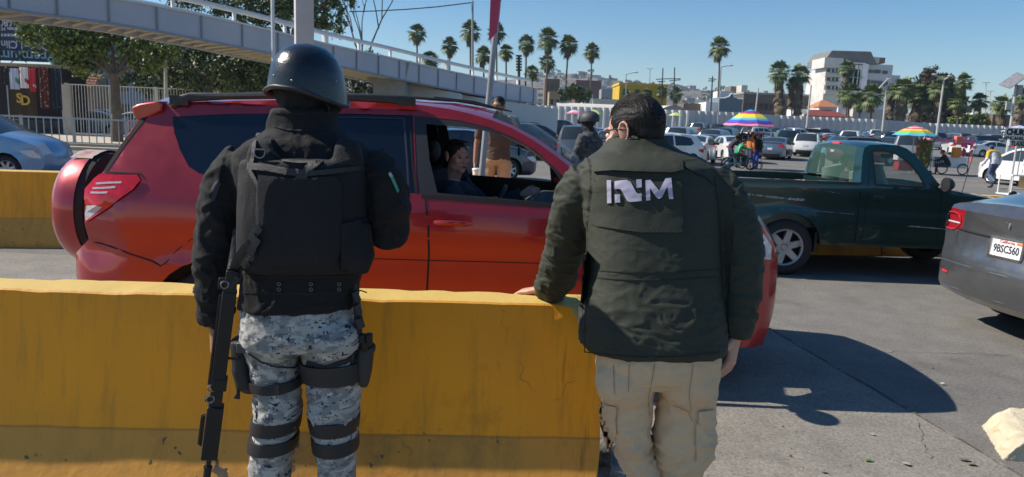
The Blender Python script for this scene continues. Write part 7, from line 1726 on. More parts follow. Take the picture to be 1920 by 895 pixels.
mb = MB(); mb.tube([S(613, 192, -.06), S(618, 205, -.06), S(610, 214, -.04)], [(.009, .003)]*3, 6); addm('chin_strap', mb, M_STRAP, ho, O1)
# leg bands, holster platforms
def band(name, tab, y0, y1, off=.009, m=M_STRAP, slant=0):
    mb = MB(); rows = []
    for y, o_ in ((y0, -.004), (y0+1.5, off), ((y0+y1)/2, off+.0015), (y1-1.5, off), (y1, -.004)):
        a, b = li(tab, y); o2 = (o_+.004)*537; hd_ = (.105 if y < 705 else .094 if y < 790 else lerp(.092, .080, min(1, (y-790)/35)))+o_+.004; rows.append((y, a-o2, b+o2, hd_, SY-.002))
    isec(mb, rows, 40, 2.15); addm(name, mb, m, sol, O1)
band('knee_strap', LL, 795, 822); band('knee_strap', LL, 832, 858); band('knee_strap', RL, 795, 823); band('knee_strap', RL, 832, 860); band('thigh_strap', LL, 720, 741); band('thigh_strap', RL, 688, 726, .010)
mb = MB(); tro.strip(mb, [(574, 681), (610, 690), (650, 678), (668, 664)], 9, .006, .006); addm('drop_leg_strap', mb, M_STRAP, sol, O1)
mb = MB(); tro.strip(mb, [(466, 664), (490, 680), (520, 689), (552, 690), (562, 683)], 3, .004, .006); addm('drop_leg_strap', mb, M_STRAP, sol, O1)
mb = MB(); a = S(519, 730, -.10); mb.box(a, (.022, .012, .042)); addm('strap_buckle', mb, M_BLACKPL, sol, O1, bevel=.003)
mb = MB(); isec(mb, [(636, 440, 462, .035, SY-.02), (642, 437, 468, .05, SY-.02), (700, 442, 474, .055, SY-.02), (728, 448, 486, .05, SY-.02), (738, 460, 484, .03, SY-.02)], e=3.2); me = voxel(mb, .006, M_STRAP, 2, 'thigh_pouch', dsv); fin(me, O1); pch = link('thigh_pouch', me, sol)
mb = MB(); mb.box(S(452, 652, -.085), (.030, .018, .036)); addm('magazine_top', mb, mat('pouch_grey', (.10, .10, .10), rough=.6), pch, O1, bevel=.003)
mb = MB(); mb.tube([S(446, 720, -.06), S(447, 738, -.07), S(444, 748, -.07)], [(.007, .003), (.006, .003), (.011, .003)], 6); addm('loose_strap', mb, M_STRAP, pch, O1)
mb = MB(); mb.tube([S(660, 530, -.05), S(668, 560, -.06), S(672, 600, -.06), S(672, 640, -.06)], [(.017, .01), (.016, .01), (.018, .012), (.014, .01)], 8); addm('hip_strap', mb, M_STRAP, sol, O1)
for y in (556, 580, 606): 
    mb = MB(); mb.tube([S(664+(y-556)*.15, y-9, -.08), S(672+(y-556)*.1, y+9, -.08)], [(.017, .012), (.016, .012)], 8); addm('hip_buckle', mb, M_BLACKPL, sol, O1, bevel=.002)
mb = MB(); mb.tube([S(664, 548, -.09), S(676, 545, -.09), S(688, 549, -.09)], .0025, 5); addm('cord', mb, M_STRAP, sol, O1)
hs = MB(); isec(hs, [(652, 672, 702, .022, SY-.03), (660, 670, 701, .030, SY-.03), (700, 670, 697, .030, SY-.03), (722, 674, 692, .024, SY-.03), (727, 677, 689, .015, SY-.03)], e=3.5); isec(hs, [(640, 657, 671, .05, SY-.02), (724, 659, 670, .045, SY-.02)], e=4)
hol = addm('holster', hs, M_BLACKPL, sol, O1, bevel=.003)
mb = MB(); mb.tube([S(683, 655, -.05), S(680, 640, -.06)], [(.018, .014), (.018, .014)], 8); mb.box(S(679, 634, -.06), (.022, .03, .03)); mb.box(S(692, 637, -.05), (.022, .028, .045)); mb.ell(S(699, 652, -.03), (.010, .014, .018)); addm('pistol', mb, M_GUN, hol, O1, bevel=.003)
# rifle on its sling
rf = empty('rifle', S(400, 895, -.2), 0, 'black rifle hanging muzzle down along the left leg of the helmeted soldier', 'rifle'); O2 = Vector(rf.location)
A_ = S(436, 515, -.17); B_ = S(388, 893, -.20); ax = (B_-A_); LR = ax.length; ax.normalize(); tocam = (CAM-A_).normalized(); sd2 = ax.cross(tocam).normalized(); tc2 = sd2.cross(ax).normalized()
if sd2.x > 0: sd2 = -sd2
MR = Matrix((sd2, tc2, ax)).transposed()
def RP(t, s_=0, d_=0): return A_+ax*(LR*t)+sd2*s_+tc2*d_
def rbox(mb, t0, t1, s0, s1, d0, d1): mb.box((RP(t0, s0, d0)+RP(t1, s1, d1))/2, (abs(s1-s0), abs(d1-d0), LR*(t1-t0)), M=MR)
mb = MB(); rbox(mb, -.02, .10, -.018, .020, -.02, .02); rbox(mb, .08, .55, -.020, .024, -.022, .022); rbox(mb, .50, .56, -.026, .018, -.024, .024); addm('receiver', mb, M_GUN, rf, O2, bevel=.003)
mb = MB(); rbox(mb, .55, .66, -.018, .022, -.02, .02); rbox(mb, .64, .905, -.026, .026, -.026, .026); addm('handguard', mb, M_GUN, rf, O2, bevel=.004)
mb = MB(); rbox(mb, .10, .54, .024, .029, -.010, .010)
for i in range(34): t = .105+i*.0128; rbox(mb, t, t+.0066, .028, .034, -.011, .011)
addm('top_rail', mb, M_GUN, rf, O2)
mb = MB(); rbox(mb, .69, .84, .028, .036, -.010, .010)
for i in range(11): t = .695+i*.013; rbox(mb, t, t+.007, .035, .042, -.011, .011)
addm('side_rail', mb, M_GUN, rf, O2)
mb = MB(); mb.cyl(RP(.90), RP(.965), .0085, 12); addm('barrel', mb, M_GUN, rf, O2); mb = MB(); mb.cyl(RP(.955), RP(1.005), .0125, 14); mb.cyl(RP(.95), RP(.958), .0145, 14); addm('flash_hider', mb, M_GUN, rf, O2)
mb = MB(); rbox(mb, .40, .41, -.055, -.018, -.004, .004); mb.ell(RP(.405, -.055), (.008, .007, .010)); addm('charging_handle', mb, M_GUN, rf, O2)
for t in (.045, .545, .60): mb = MB(); mb.tube([RP(t, .02, .02)+(sd2*.012*math.cos(q)+ax*.012*math.sin(q)) for q in [2*math.pi*i/10 for i in range(11)]], .0025, 5, cap=False); addm('sling_ring', mb, mat('dull_metal', (.25, .25, .26), rough=.35, metal=.9), rf, O2)
mb = MB(); rbox(mb, .02, .07, .012, .04, -.012, .012); rbox(mb, .60, .62, .02, .036, -.01, .01); addm('rear_sight', mb, M_GUN, rf, O2, bevel=.002)
mb = MB(); mb.tube([RP(-.02, 0, 0), S(444, 490, -.20), S(456, 470, -.215), S(470, 455, -.22)], [(.014, .003)]*4, 6, up=tocam); mb.tube([RP(.06, 0, .01), S(430, 540, -.19), S(446, 520, -.19)], [(.010, .003)]*3, 6); addm('sling', mb, M_STRAP, rf, O2)
mb = MB(); mb.tube([RP(-.02), S(442, 470, -.12), S(446, 430, -.1)], [(.02, .014), (.018, .012), (.015, .01)], 8); addm('stock', mb, M_GUN, rf, O2)
# ------------------------------------------------------------------ man in olive jacket leaning on the barrier
O3 = Vector((P(1230, 700, 2.42).x, 2.42, 0))
man = empty('person', O3, 0, 'man in dark olive jacket with grey back lettering and khaki trousers leaning on the barrier', 'person')
LM = [(690, 1116, 1230), (740, 1120, 1224), (790, 1132, 1219), (830, 1142, 1217), (870, 1160, 1222), (900, 1180, 1232), (980, 1188, 1248), (1060, 1196, 1246), (1130, 1200, 1242)]
RM = [(690, 1232, 1346), (740, 1234, 1343), (790, 1231, 1339), (830, 1227, 1336), (870, 1226, 1330), (900, 1236, 1314), (980, 1236, 1306), (1060, 1240, 1300), (1130, 1244, 1296)]
mb = MB(); hc3 = P(1188, 249, 2.66); F3 = Vector((-.77, .64, -.22)).normalized(); U3 = Vector((-.16, .14, 1))
W3, M3 = head(mb, hc3, F3, U3, s=1.07)
mb.tube([W3(0, -.025, -.05), P(1196, 268, 2.645), P(1198, 300, 2.64)], [.068, .066, .07], 18); mb.ell(W3(0, .03, -.10), (.055, .055, .04))
isec(mb, [(296, 1140, 1252, .06, 2.64), (318, 1105, 1318, .13, 2.61), (400, 1112, 1325, .15, 2.57), (520, 1118, 1325, .16, 2.50), (640, 1118, 1330, .16, 2.45), (700, 1130, 1330, .14, 2.42)])
for tab in (LM, RM): isec(mb, [(y, lerp(*li(tab, y), .15), lerp(*li(tab, y), .85), .085 if y < 800 else .06, 2.42) for y in (690, 760, 840, 900, 980, 1060, 1130, 1150)])
mb.tube([P(1105, 335, 2.6), P(1078, 400, 2.66), P(1060, 455, 2.74), P(1042, 515, 2.90), P(1012, 543, 3.05)], [.062, .055, .048, .042, .028], 14)
mb.tube([P(1335, 335, 2.58), P(1368, 400, 2.54), P(1395, 465, 2.48), P(1393, 545, 2.46), P(1380, 625, 2.44)], [.062, .055, .048, .042, .027], 14)
wl = P(1012, 543, 3.05); hand(mb, wl, P(975, 547, 3.12)-wl, (0, .0, -1), (0, 1, .1), 1.0, .20, .12, .2)
wr_ = P(1380, 627, 2.44); dr_ = P(1368, 690, 2.40)-wr_; hand(mb, wr_, dr_, (-.80, .55, .1), (-.5, -.8, .1), 1.12, .26, .24, .9)
for tab, sx in ((LM, -1), (RM, 1)):
    a, b = li(tab, 1130); c = (a+b)/2; mb.tube([P(c, 1125, 2.42), P(c+sx*2, 1165, 2.47), P(c+sx*5, 1170, 2.60)], [(.045, .05), (.048, .045), (.035, .03)], 12)
me = voxel(mb, .0044, M_SKIN, 2, 'body'); fin(me, O3); link('body', me, man)
# hair
hb = MB(); Wd = lambda x, y, z: W3(x, y, z)
S9 = 1.07
hb.ell(W3(0, -.022, .036), (.0815*S9, .0985*S9, .0885*S9), M3, 28, 18); hb.ell(W3(0, -.058, -.004), (.066*S9, .052*S9, .058*S9), M3, 20, 12); hb.ell(W3(0, .006, .074), (.060*S9, .070*S9, .044*S9), M3, 20, 12)
def dsh(p, n_): q = M3.transposed() @ (p-hc3); return .0016*ridged(Vector((q.x, q.y*.35, q.z)), 90, 60, 60, 3)+.003*noise.noise(Vector((q.x*30, q.y*12, q.z*25)))
me = voxel(hb, .0036, M_HAIR, 3, 'hair', dsh); fin(me, O3); hro = link('hair', me, man)
# individual combed-back strands over the crown
rnd = random.Random(8); st_ = MB()
def scal(x, y): 
    v = 1-(x/(.0825))**2-((y+.020)/.1015)**2
    return .036+.0905*math.sqrt(v) if v > 0.02 else None
for i in range(900):
    x = rnd.uniform(-.070, .070); y = rnd.uniform(.085, -.04); ln = rnd.uniform(.03, .06); pts_ = []
    dx = rnd.uniform(-.1, .1)+x*.8; lift = rnd.uniform(.0005, .0055)*(1.6 if y > 0 else .7)
    for k_ in range(5):
        t = k_/4; yy = y-ln*t; xx = x+dx*ln*t*.6+.002*math.sin(t*5+i); z = scal(xx, yy)
        if z is None: break
        pts_.append(W3(xx, yy, z+.001+lift*math.sin(math.pi*min(1, t*1.05))))
    if len(pts_) == 5: st_.tube(pts_, [.0004, .0008, .0008, .0006, .0002], 3, cap=False)
for i in range(1500):
    th_ = rnd.uniform(0, 2*math.pi); q = Vector((math.cos(th_), math.sin(th_), 0)); zz = rnd.uniform(-.045, .06); k_ = math.sqrt(max(0, 1-((zz-.036)/.0885)**2)); x = .0815*k_*q.x; y = -.022+.0985*k_*q.y
    if y > .045: continue
    n3 = Vector((q.x, q.y, .1)); p0 = Vector((x, y, zz)); p1 = p0+n3*.0025+Vector((0, -.003, -.007)); st_.tube([W3(*p0), W3(*p1)], [.0006, .0002], 3, cap=False)
o = addm('hair_strands', st_, M_HAIR, hro, O3, angle=180); tag(o, kind='stuff')
# glasses
gl_ = MB()
for q in (-1, 1):
    gl_.tube([W3(q*.090, -.022, .004), W3(q*.088, .02, .014), W3(q*.078, .092, .012)], [(.0016, .003)]*3, 6)
    ring = [W3(q*.036+.026*math.cos(t), .108-.010*abs(math.cos(t))*q*0-.006, .004+.019*math.sin(t)) for t in [2*math.pi*i/20 for i in range(21)]]; gl_.tube(ring, .0018, 5, cap=False)
gl_.tube([W3(-.010, .104, .008), W3(.010, .104, .008)], .0016, 5)
go = addm('glasses', gl_, mat('glasses_dark_blue', (.02, .03, .07), rough=.2, coat=.5), man, O3)
gm = MB()
for q in (-1, 1): gm.add([W3(q*.036+.026*math.cos(t), .102, .004+.019*math.sin(t)) for t in [2*math.pi*i/20 for i in range(20)]], [tuple(range(20))])
addm('lens', gm, glassy('lens_glass', (.25, .3, .35), alpha=.35), go, O3)
eb = MB()
for q in (-1, 1): eb.ell(W3(q*.031, .082, .003), (.0125, .0125, .0125))
addm('eye', eb, mat('eye_white', (.6, .58, .55), rough=.2), man, O3)
# trousers
mb = MB(); isec(mb, [(640, 1118, 1345, .16, 2.43), (690, 1116, 1347, .165, 2.42), (718, 1120, 1345, .155, 2.42), (730, 1130, 1342, .12, 2.42)])
for tab in (LM, RM): isec(mb, [(y, *li(tab, y), .112 if y < 760 else .096 if y < 850 else .08, 2.42) for y in (690, 720, 750, 780, 810, 840, 870, 900, 940, 980, 1030, 1080, 1130)], e=2.0)
for cx in (1172, 1290): mb.ell(P(cx, 715, 2.36), (.105, .085, .10), None, 20, 12)
def dst(p, n_):
    k_ = math.exp(-((p.z-.52)/.16)**2); d = ridged(Vector((p.x, p.y, p.z-.45*abs(p.x-O3.x))), 6, 6, 11, 4); return .008*max(0, d)*(.4+1.3*k_)+.009*max(0, ridged(Vector((p.x*.8+p.z*.5, p.y, p.z-.35*p.x)), 13, 8, 20, 3)-.25)*(.5+1.2*k_)+.003*max(0, ridged(p, 26, 16, 34, 8))-.004
me = voxel(mb, .0065, M_KHAKI, 6, 'trousers', dst); t3 = Conform(me); fin(me, O3); to3 = link('trousers', me, man)
M_SEAMK = mat('khaki_seam', (.36, .28, .19), rough=.9)
for poly in ([(1313, 775), (1341, 772), (1340, 862), (1306, 866), (1305, 800)], [(1122, 762), (1152, 768), (1156, 815), (1140, 852), (1126, 800)]):
    mb = MB(); t3.patch(mb, poly, .010, .012, 5); addm('cargo_pocket', mb, M_KHAKI, to3, O3)
for poly in ([(1310, 773), (1342, 769), (1342, 796), (1328, 806), (1311, 796)], [(1122, 758), (1156, 764), (1154, 788), (1140, 792), (1124, 782)]):
    mb = MB(); t3.patch(mb, poly, .016, .006, 4); addm('pocket_flap', mb, M_KHAKI, to3, O3)
for path in ([(1228, 682), (1222, 715), (1216, 745), (1218, 780)], [(1262, 760), (1290, 772), (1298, 790)], [(1300, 684), (1292, 740), (1296, 775)], [(1150, 684), (1152, 740)], [(1180, 684), (1178, 736)]):
    mb = MB(); t3.strip(mb, path, 1.6, .002, .003); addm('seam', mb, M_SEAMK, to3, O3)
for tab, sx in ((LM, -1), (RM, 1)):
    a, b = li(tab, 1130); c = (a+b)/2; bt_ = MB(); bt_.tube([P(c, 1110, 2.42), P(c, 1150, 2.42), P(c+sx*2, 1172, 2.46), P(c+sx*5, 1178, 2.54), P(c+sx*6, 1180, 2.62)], [.052, .055, (.052, .045), (.052, .035), (.035, .02)], 14); me = voxel(bt_, .008, M_BOOT, 2, 'boot'); fin(me, O3); link('boot', me, man)
# jacket
mb = MB()
isec(mb, [(258, 1142, 1250, .095, 2.655), (270, 1134, 1256, .105, 2.65), (283, 1122, 1276, .12, 2.64), (296, 1104, 1312, .145, 2.62), (315, 1086, 1338, .17, 2.605), (350, 1082, 1347, .185, 2.59), (400, 1092, 1346, .19, 2.57), (460, 1098, 1344, .19, 2.54), (520, 1098, 1345, .19, 2.51), (580, 1093, 1348, .195, 2.48), (630, 1089, 1352, .20, 2.46), (665, 1088, 1354, .205, 2.45), (676, 1092, 1352, .20, 2.45)], e=2.6, n=40)
mb.tube([P(1108, 330, 2.6), P(1086, 365, 2.62), P(1072, 410, 2.67), P(1062, 455, 2.74), P(1050, 495, 2.83), P(1038, 530, 2.94), P(1030, 549, 3.01), P(1026, 555, 3.03)], [.085, .090, .088, .084, .080, .074, .060, .048], 22)
mb.tube([P(1325, 335, 2.585), P(1355, 370, 2.56), P(1376, 420, 2.53), P(1388, 470, 2.50), P(1388, 530, 2.475), P(1382, 590, 2.455), P(1379, 622, 2.445), P(1379, 632, 2.44)], [.085, .088, .086, .084, .078, .066, .054, .046], 22)
def dsjm(p, n_):
    ar = 1.0 if (p.x-O3.x) > .235 or (p.x-O3.x) < -.27 else .0; lo = math.exp(-((p.z-1.02)/.12)**2)
    q = Vector((p.x*.7+p.z*.35, p.y, p.z)); d = .0060*max(0, ridged(q, 8, 8, 16, 2))*(.14+.9*ar+.8*lo)+.0035*max(0, ridged(Vector((p.x+p.z*.4, p.y, p.z)), 20, 14, 34, 6))*(.5+ar+.9*lo)+.005*noise.noise(p*5); return d-.004
me = voxel(mb, .0062, M_OLIVE, 5, 'jacket', dsjm); j3 = Conform(me); fin(me, O3); jo3 = link('jacket', me, man)
cm = MB(); n_ = 30; cv = []
for (py, xl, xr, hd_, Yc) in ((250, 1152, 1243, .082, 2.665), (262, 1146, 1249, .095, 2.66), (280, 1132, 1262, .118, 2.652), (287, 1124, 1272, .128, 2.648)):
    a = P(xl, py, Yc); b = P(xr, py+6, Yc); c = (a+b)/2; ax_ = (b-a)/2
    for j in range(n_+1): t = R(-205+230*j/n_); cv.append(c+ax_*math.cos(t)+Vector((0, hd_, 0))*math.sin(t)+Vector((0, 0, .012*(1 if math.sin(t) < -.5 else 0)*(1+math.sin(t))*-1)))
cm.add(cv, [(i*(n_+1)+j, i*(n_+1)+j+1, (i+1)*(n_+1)+j+1, (i+1)*(n_+1)+j) for i in range(3) for j in range(n_)])
co = addm('collar', cm, M_OLIVE, jo3, O3, angle=80); sm_ = co.modifiers.new('solid', 'SOLIDIFY'); sm_.thickness = .006
# back yoke flap, reflective panel, lettering, seams
mb = MB(); j3.patch(mb, [(1112, 336), (1116, 342), (1278, 340), (1281, 400), (1280, 436), (1200, 436), (1118, 424), (1108, 420)], .007, .008, 7); addm('back_panel', mb, M_OLIVE, jo3, O3)
mb = MB(); j3.patch(mb, [(1124, 296), (1200, 292), (1280, 300), (1282, 318), (1262, 323), (1190, 321), (1150, 319), (1112, 322), (1114, 308)], .015, .012, 7); addm('back_flap', mb, M_OLIVE, jo3, O3)
def zz(pts_): return [(960+x/2.4854, 160+y/2.4854) for x, y in pts_]
for nm, poly in (('letter', [(441, 443), (461, 442), (463, 549), (443, 551)]), ('letter', [(478, 447), (535, 441), (552, 450), (578, 498), (586, 505), (604, 504), (604, 540), (548, 545), (535, 538), (508, 487), (500, 483), (478, 484)]), ('letter_square', [(478, 509), (503, 508), (504, 546), (480, 548)]), ('letter_square', [(579, 439), (604, 438), (604, 476), (580, 478)]),
                 ('letter', [(622, 443), (645, 441), (686, 492), (715, 434), (742, 431), (752, 530), (732, 531), (724, 472), (700, 520), (685, 530), (671, 521), (643, 478), (645, 536), (625, 538)])):
    mb = MB(); j3.patch(mb, zz(poly), .0125, .004, 3); addm(nm, mb, M_LOGO, jo3, O3, angle=60)
M_SEAMO = mat('olive_seam', (.018, .021, .014), rough=.9)
for path in ([(1100, 420), (1102, 520), (1096, 600), (1096, 660)], [(1340, 330), (1346, 380), (1350, 440), (1352, 520)], [(1095, 660), (1150, 667), (1220, 671), (1290, 668), (1350, 660)], [(1100, 506), (1180, 511), (1260, 511), (1345, 505)], [(1100, 520), (1180, 525), (1260, 525), (1345, 519)], [(1281, 312), (1320, 330), (1345, 352)]):
    mb = MB(); j3.strip(mb, path, 1.8, .003, .004); addm('seam', mb, M_SEAMO, jo3, O3)
mb = MB(); j3.strip(mb, [(1088, 600), (1091, 560), (1096, 520), (1099, 470)], 5, .004, .006); addm('dark_side_binding', mb, M_STRAP, jo3, O3)
for A2, B2 in (((1284, 306), (1316, 324)),): mb = MB(); j3.strip(mb, [A2, B2], 11, .008, .006); addm('epaulette', mb, M_OLIVE, jo3, O3)
mb = MB(); c = wr_+dr_.normalized()*.115; k_ = dr_.normalized(); bx_, by_, _ = basis(k_)
c = wr_+k_*.105+Vector((-.012, -.008, 0)); mb.tube([c+bx_*.0112*math.cos(t)+by_*.0112*math.sin(t) for t in [2*math.pi*i/14 for i in range(15)]], .002, 6, cap=False); addm('ring', mb, M_CHROME, man, O3)
# ------------------------------------------------------------------ smaller figures
BASE = dict(head=(0, .02, 1.565), neck=(0, 0, 1.46), chest=(0, 0, 1.30), waist=(0, 0, 1.05), hip=(0, 0, .92), shl=(-.18, 0, 1.405), ell=(-.25, -.02, 1.10), wrl=(-.26, .04, .86), shr=(.18, 0, 1.405), elr=(.25, -.02, 1.10), wrr=(.26, .04, .86), hpl=(-.09, 0, .90), knl=(-.10, .02, .49), anl=(-.10, 0, .08), hpr=(.09, 0, .90), knr=(.10, .02, .49), anr=(.10, 0, .08), face=(0, 1, 0))
def figure(label, loc, rz, shirt, pants, pose=None, skin=None, hat=None, vox=.011, long=True, hairm=M_HAIR, shorts=False, sc=1.0, name='person', bare=False, extra=None, fat=1.0):
    J = {k: Vector(v) for k, v in BASE.items()}; J.update({k: Vector(v) for k, v in (pose or {}).items()}); skin = skin or M_SKIND
    o = empty(name, loc, rz, label, 'person'); o.scale = (sc,)*3; f = J['face'].normalized(); mb = MB()
    W_, M_ = head(mb, J['head'], f, s=.95); mb.tube([J['head']-Vector((0, .01, .05)), J['neck'], J['neck']-Vector((0, 0, .08))], [.055, .06, .08], 10)
    up_ = (0, 1, 0); T_ = [J['neck']+Vector((0, 0, -.01)), J['neck'].lerp(J['chest'], .38), J['chest'], J['waist'], J['hip'], J['hip']-Vector((0, 0, .08))]
    tr_ = [(.075, .065), (.165, .085), (.172*fat, .105*fat), (.14*fat, .10*fat), (.155*fat, .11*fat), (.14, .09)]; mb.tube(T_, tr_, 16, up=up_)
    for a in 'lr':
        mb.tube([J['sh'+a], J['el'+a], J['wr'+a]], [.05, .038, .026], 10); mb.tube([J['hp'+a], J['kn'+a], J['an'+a]], [.075, .052, .036], 10)
        d = (J['wr'+a]-J['el'+a]).normalized(); hand(mb, J['wr'+a], d, (-1 if a == 'r' else 1, 0, 0), (0, 1, .2), .95, .4); mb.tube([J['an'+a], J['an'+a]+Vector((0, .06, -.04)), J['an'+a]+Vector((0, .16, -.055))], [.038, .036, .025], 8)
    link('body', voxel(mb, vox, skin, 1, 'body'), o)
    mb = MB(); gw = .016; mb.tube([T_[0]-Vector((0, 0, .0))]+T_[1:5], [(a+gw, b+gw) for a, b in tr_[:5]], 18, up=up_)
    if not bare:
        for a in 'lr':
            q = [J['sh'+a], J['el'+a]]+([J['wr'+a]] if long else []); mb.tube(q if long else [q[0], q[0].lerp(q[1], .8)], [.05+gw, .038+gw, .03+gw][:3 if long else 2], 12)
        link('shirt', voxel(mb, vox, shirt, 2, 'shirt', lambda p, n__: .006*max(0, ridged(p, 9, 9, 12, 1))), o)
    mb = MB(); mb.tube([J['waist']-Vector((0, 0, .04)), J['hip'], J['hip']-Vector((0, 0, .07))], [(.15*fat, .108*fat), (.165*fat, .122*fat), (.14, .1)], 16, up=up_)
    for a in 'lr': mb.tube([J['hp'+a], J['kn'+a]]+([] if shorts else [J['an'+a]+Vector((0, 0, .02))]), [.09, .068, .055][:2 if shorts else 3], 12)
    link('trousers', voxel(mb, vox, pants, 2, 'trousers', lambda p, n__: .006*max(0, ridged(p, 9, 9, 14, 5))), o)
    for a in 'lr':
        mb = MB(); c = J['an'+a]; mb.tube([c+Vector((0, -.02, 0)), c+Vector((0, .06, -.035)), c+Vector((0, .17, -.05))], [(.045, .045), (.046, .04), (.034, .025)], 10); mb.build('shoe', M_BOOT, o)
    if hairm:
        mb = MB(); mb.ell(W_(0, -.022, .036), (.080, .097, .084), M_, 20, 12); mb.ell(W_(0, -.05, -.01), (.066, .05, .05), M_, 14, 8); mb.build('hair', hairm, o)
    if hat:
        kind, hm = hat; mb = MB()
        if kind == 'cap': mb.ell(W_(0, -.012, .055), (.084, .103, .072), M_, 18, 10); mb.tube([W_(0, .06, .055), W_(0, .17, .04)], [(.06, .008), (.045, .006)], 10, up=J['head']-J['neck'])
        elif kind == 'brim': mb.lathe([(.22, .0), (.2, -.006), (.09, .01), (.085, .07), (.06, .105), (0, .11)], W_(0, -.01, .065), 'Z', 20)
        elif kind == 'helmet': mb.ell(W_(0, -.01, .045), (.115, .135, .105), M_, 20, 12, f=lambda q: Vector((q.x, q.y, max(q.z, -.35)))); mb.tube([W_(-.08, .12, .02), W_(0, .145, .03), W_(.08, .12, .02)], [(.01, .03)]*3, 8)
        mb.build('hat' if kind != 'helmet' else 'helmet', hm, o)
    return o, J, W_
CL = lambda n__, c: mat('cloth_'+n__, c, rough=.85, var=.12, vs=6, bump=.2, bs=150)
def gl(px, py, Y): q = P(px, py, Y); return (q.x, Y, 0)
# driver, sitting in the red car
dpos = P(838, 300, 4.92); seatx = dpos.x
dr, J, W_ = figure('woman with dark tied hair sitting at the wheel of the red car', (seatx+.07, 4.92, .035), 0, CL('driver_navy', (.02, .03, .05)), CL('denim', (.05, .07, .12)), pose=dict(head=(.0, -.03, 1.425), neck=(-.03, 0, 1.27), chest=(-.05, 0, 1.12), waist=(-.03, 0, .90), hip=(0, 0, .80), shl=(.02, .17, 1.22), shr=(-.04, -.17, 1.22), ell=(.22, .22, 1.05), wrl=(.46, .12, 1.16), elr=(.18, -.20, .98), wrr=(.44, -.14, 1.08), hpl=(.05, .1, .8), knl=(.48, .12, .86), anl=(.72, .12, .55), hpr=(.05, -.1, .8), knr=(.48, -.12, .86), anr=(.72, -.12, .55), face=(.62, -.78, -.05)), vox=.008, skin=M_SKIN)
mb = MB()
for q in (-1, 1): mb.ell(W_(q*.029, .088, .000), (.011, .008, .005)); mb.tube([W_(q*.012, .094, .016), W_(q*.03, .094, .021), W_(q*.046, .083, .016)], [(.001, .002)]*3, 5)
mb.build('eye_and_brow', mat('eye_dark', (.015, .01, .01), rough=.3), dr)
mb = MB(); mb.ell(W_(0, .104, -.064), (.02, .006, .007)); mb.build('lips', mat('lips', (.28, .08, .07), rough=.4), dr)
mb = MB(); mb.tube([W_(0, -.09, .04), W_(-.02, -.14, .0), W_(-.04, -.16, -.10), W_(-.04, -.13, -.17)], [.035, .045, .04, .015], 10); mb.build('ponytail', M_HAIR, dr)
mb = MB(); mb.tube([W_(-.07, .02, .105), W_(0, .05, .118), W_(.07, .02, .105)], [(.014, .006)]*3, 8); mb.build('sunglasses', M_BLACKPL, dr)
# man with glasses behind the barrier, shirtless look with khaki shorts
g1, J, W_ = figure('man with short dark hair and glasses in khaki shorts behind the far barrier', gl(931, 300, 10.3), R(-25), CL('tan_shirt', (.10, .06, .045)), CL('khaki_shorts', (.50, .36, .22)), pose=dict(ell=(-.30, .1, 1.18), wrl=(-.22, .22, 1.36), face=(.25, 1, -.1)), sc=1.19, shorts=False, long=False); g1.location.z = .08
g1.rotation_euler.z = R(178); mb = MB(); mb.tube([W_(-.08, .03, .01), W_(-.06, .095, .01), W_(0, .105, .012), W_(.06, .095, .01), W_(.08, .03, .01)], .004, 5); mb.build('glasses', M_BLACKPL, g1)
# officer in the car park lane
gy = mat('grey_tactical_cloth', (.06, .06, .062), rough=.9, var=.75, vs=26, bump=.2)
of_, J, W_ = figure('officer in helmet, goggles and grey tactical gear standing in the lane behind the red hood', gl(1103, 300, 9.9), R(62), gy, gy, hat=('helmet', mat('helmet_mid_grey', (.045, .045, .05), rough=.6, var=.2)), pose=dict(ell=(-.27, .08, 1.12), wrl=(-.12, .26, 1.18), elr=(.27, .06, 1.12), wrr=(.10, .28, 1.05), face=(.3, 1, -.1)), sc=1.12, fat=1.3, hairm=None, skin=mat('mask_black', (.02, .02, .022), rough=.9))
of_.rotation_euler.z = R(62)
mb = MB(); mb.tube([W_(-.085, .08, .07), W_(-.04, .13, .075), (W_(.04, .13, .075)), W_(.085, .08, .07)], [(.012, .03)]*4, 8, up=(0, 0, 1)); mb.build('goggles', mat('goggle_lens', (.18, .30, .12), rough=.08, coat=1, metal=.3), of_)
mb = MB(); mb.tube([(0, 0, 1.36), (0, 0, 1.22), (0, 0, 1.0)], [(.20, .16), (.235, .18), (.22, .17)], 16, up=(0, 1, 0)); 
for k_ in range(4): mb.box((-.12+.08*k_, .19, 1.08), (.065, .06, .16))
mb.build('vest', gy, of_, bevel=.01); rfo = empty('rifle', of_.location, 0, 'short black rifle held upright by the officer in the lane', 'rifle')
rfo.matrix_world = Matrix.Translation(of_.location) @ Matrix.Rotation(R(62), 4, 'Z')
mb = MB(); mb.tube([(-.02, .33, .86), (-.16, .32, 1.2)], [(.025, .03)]*2, 8); mb.build('receiver', M_GUN, rfo); mb = MB(); mb.cyl((-.16, .32, 1.2), (-.23, .32, 1.40), .012, 8); mb.build('barrel', M_GUN, rfo); mb = MB(); mb.box((-.05, .37, .98), (.04, .12, .06)); mb.build('magazine', M_GUN, rfo)
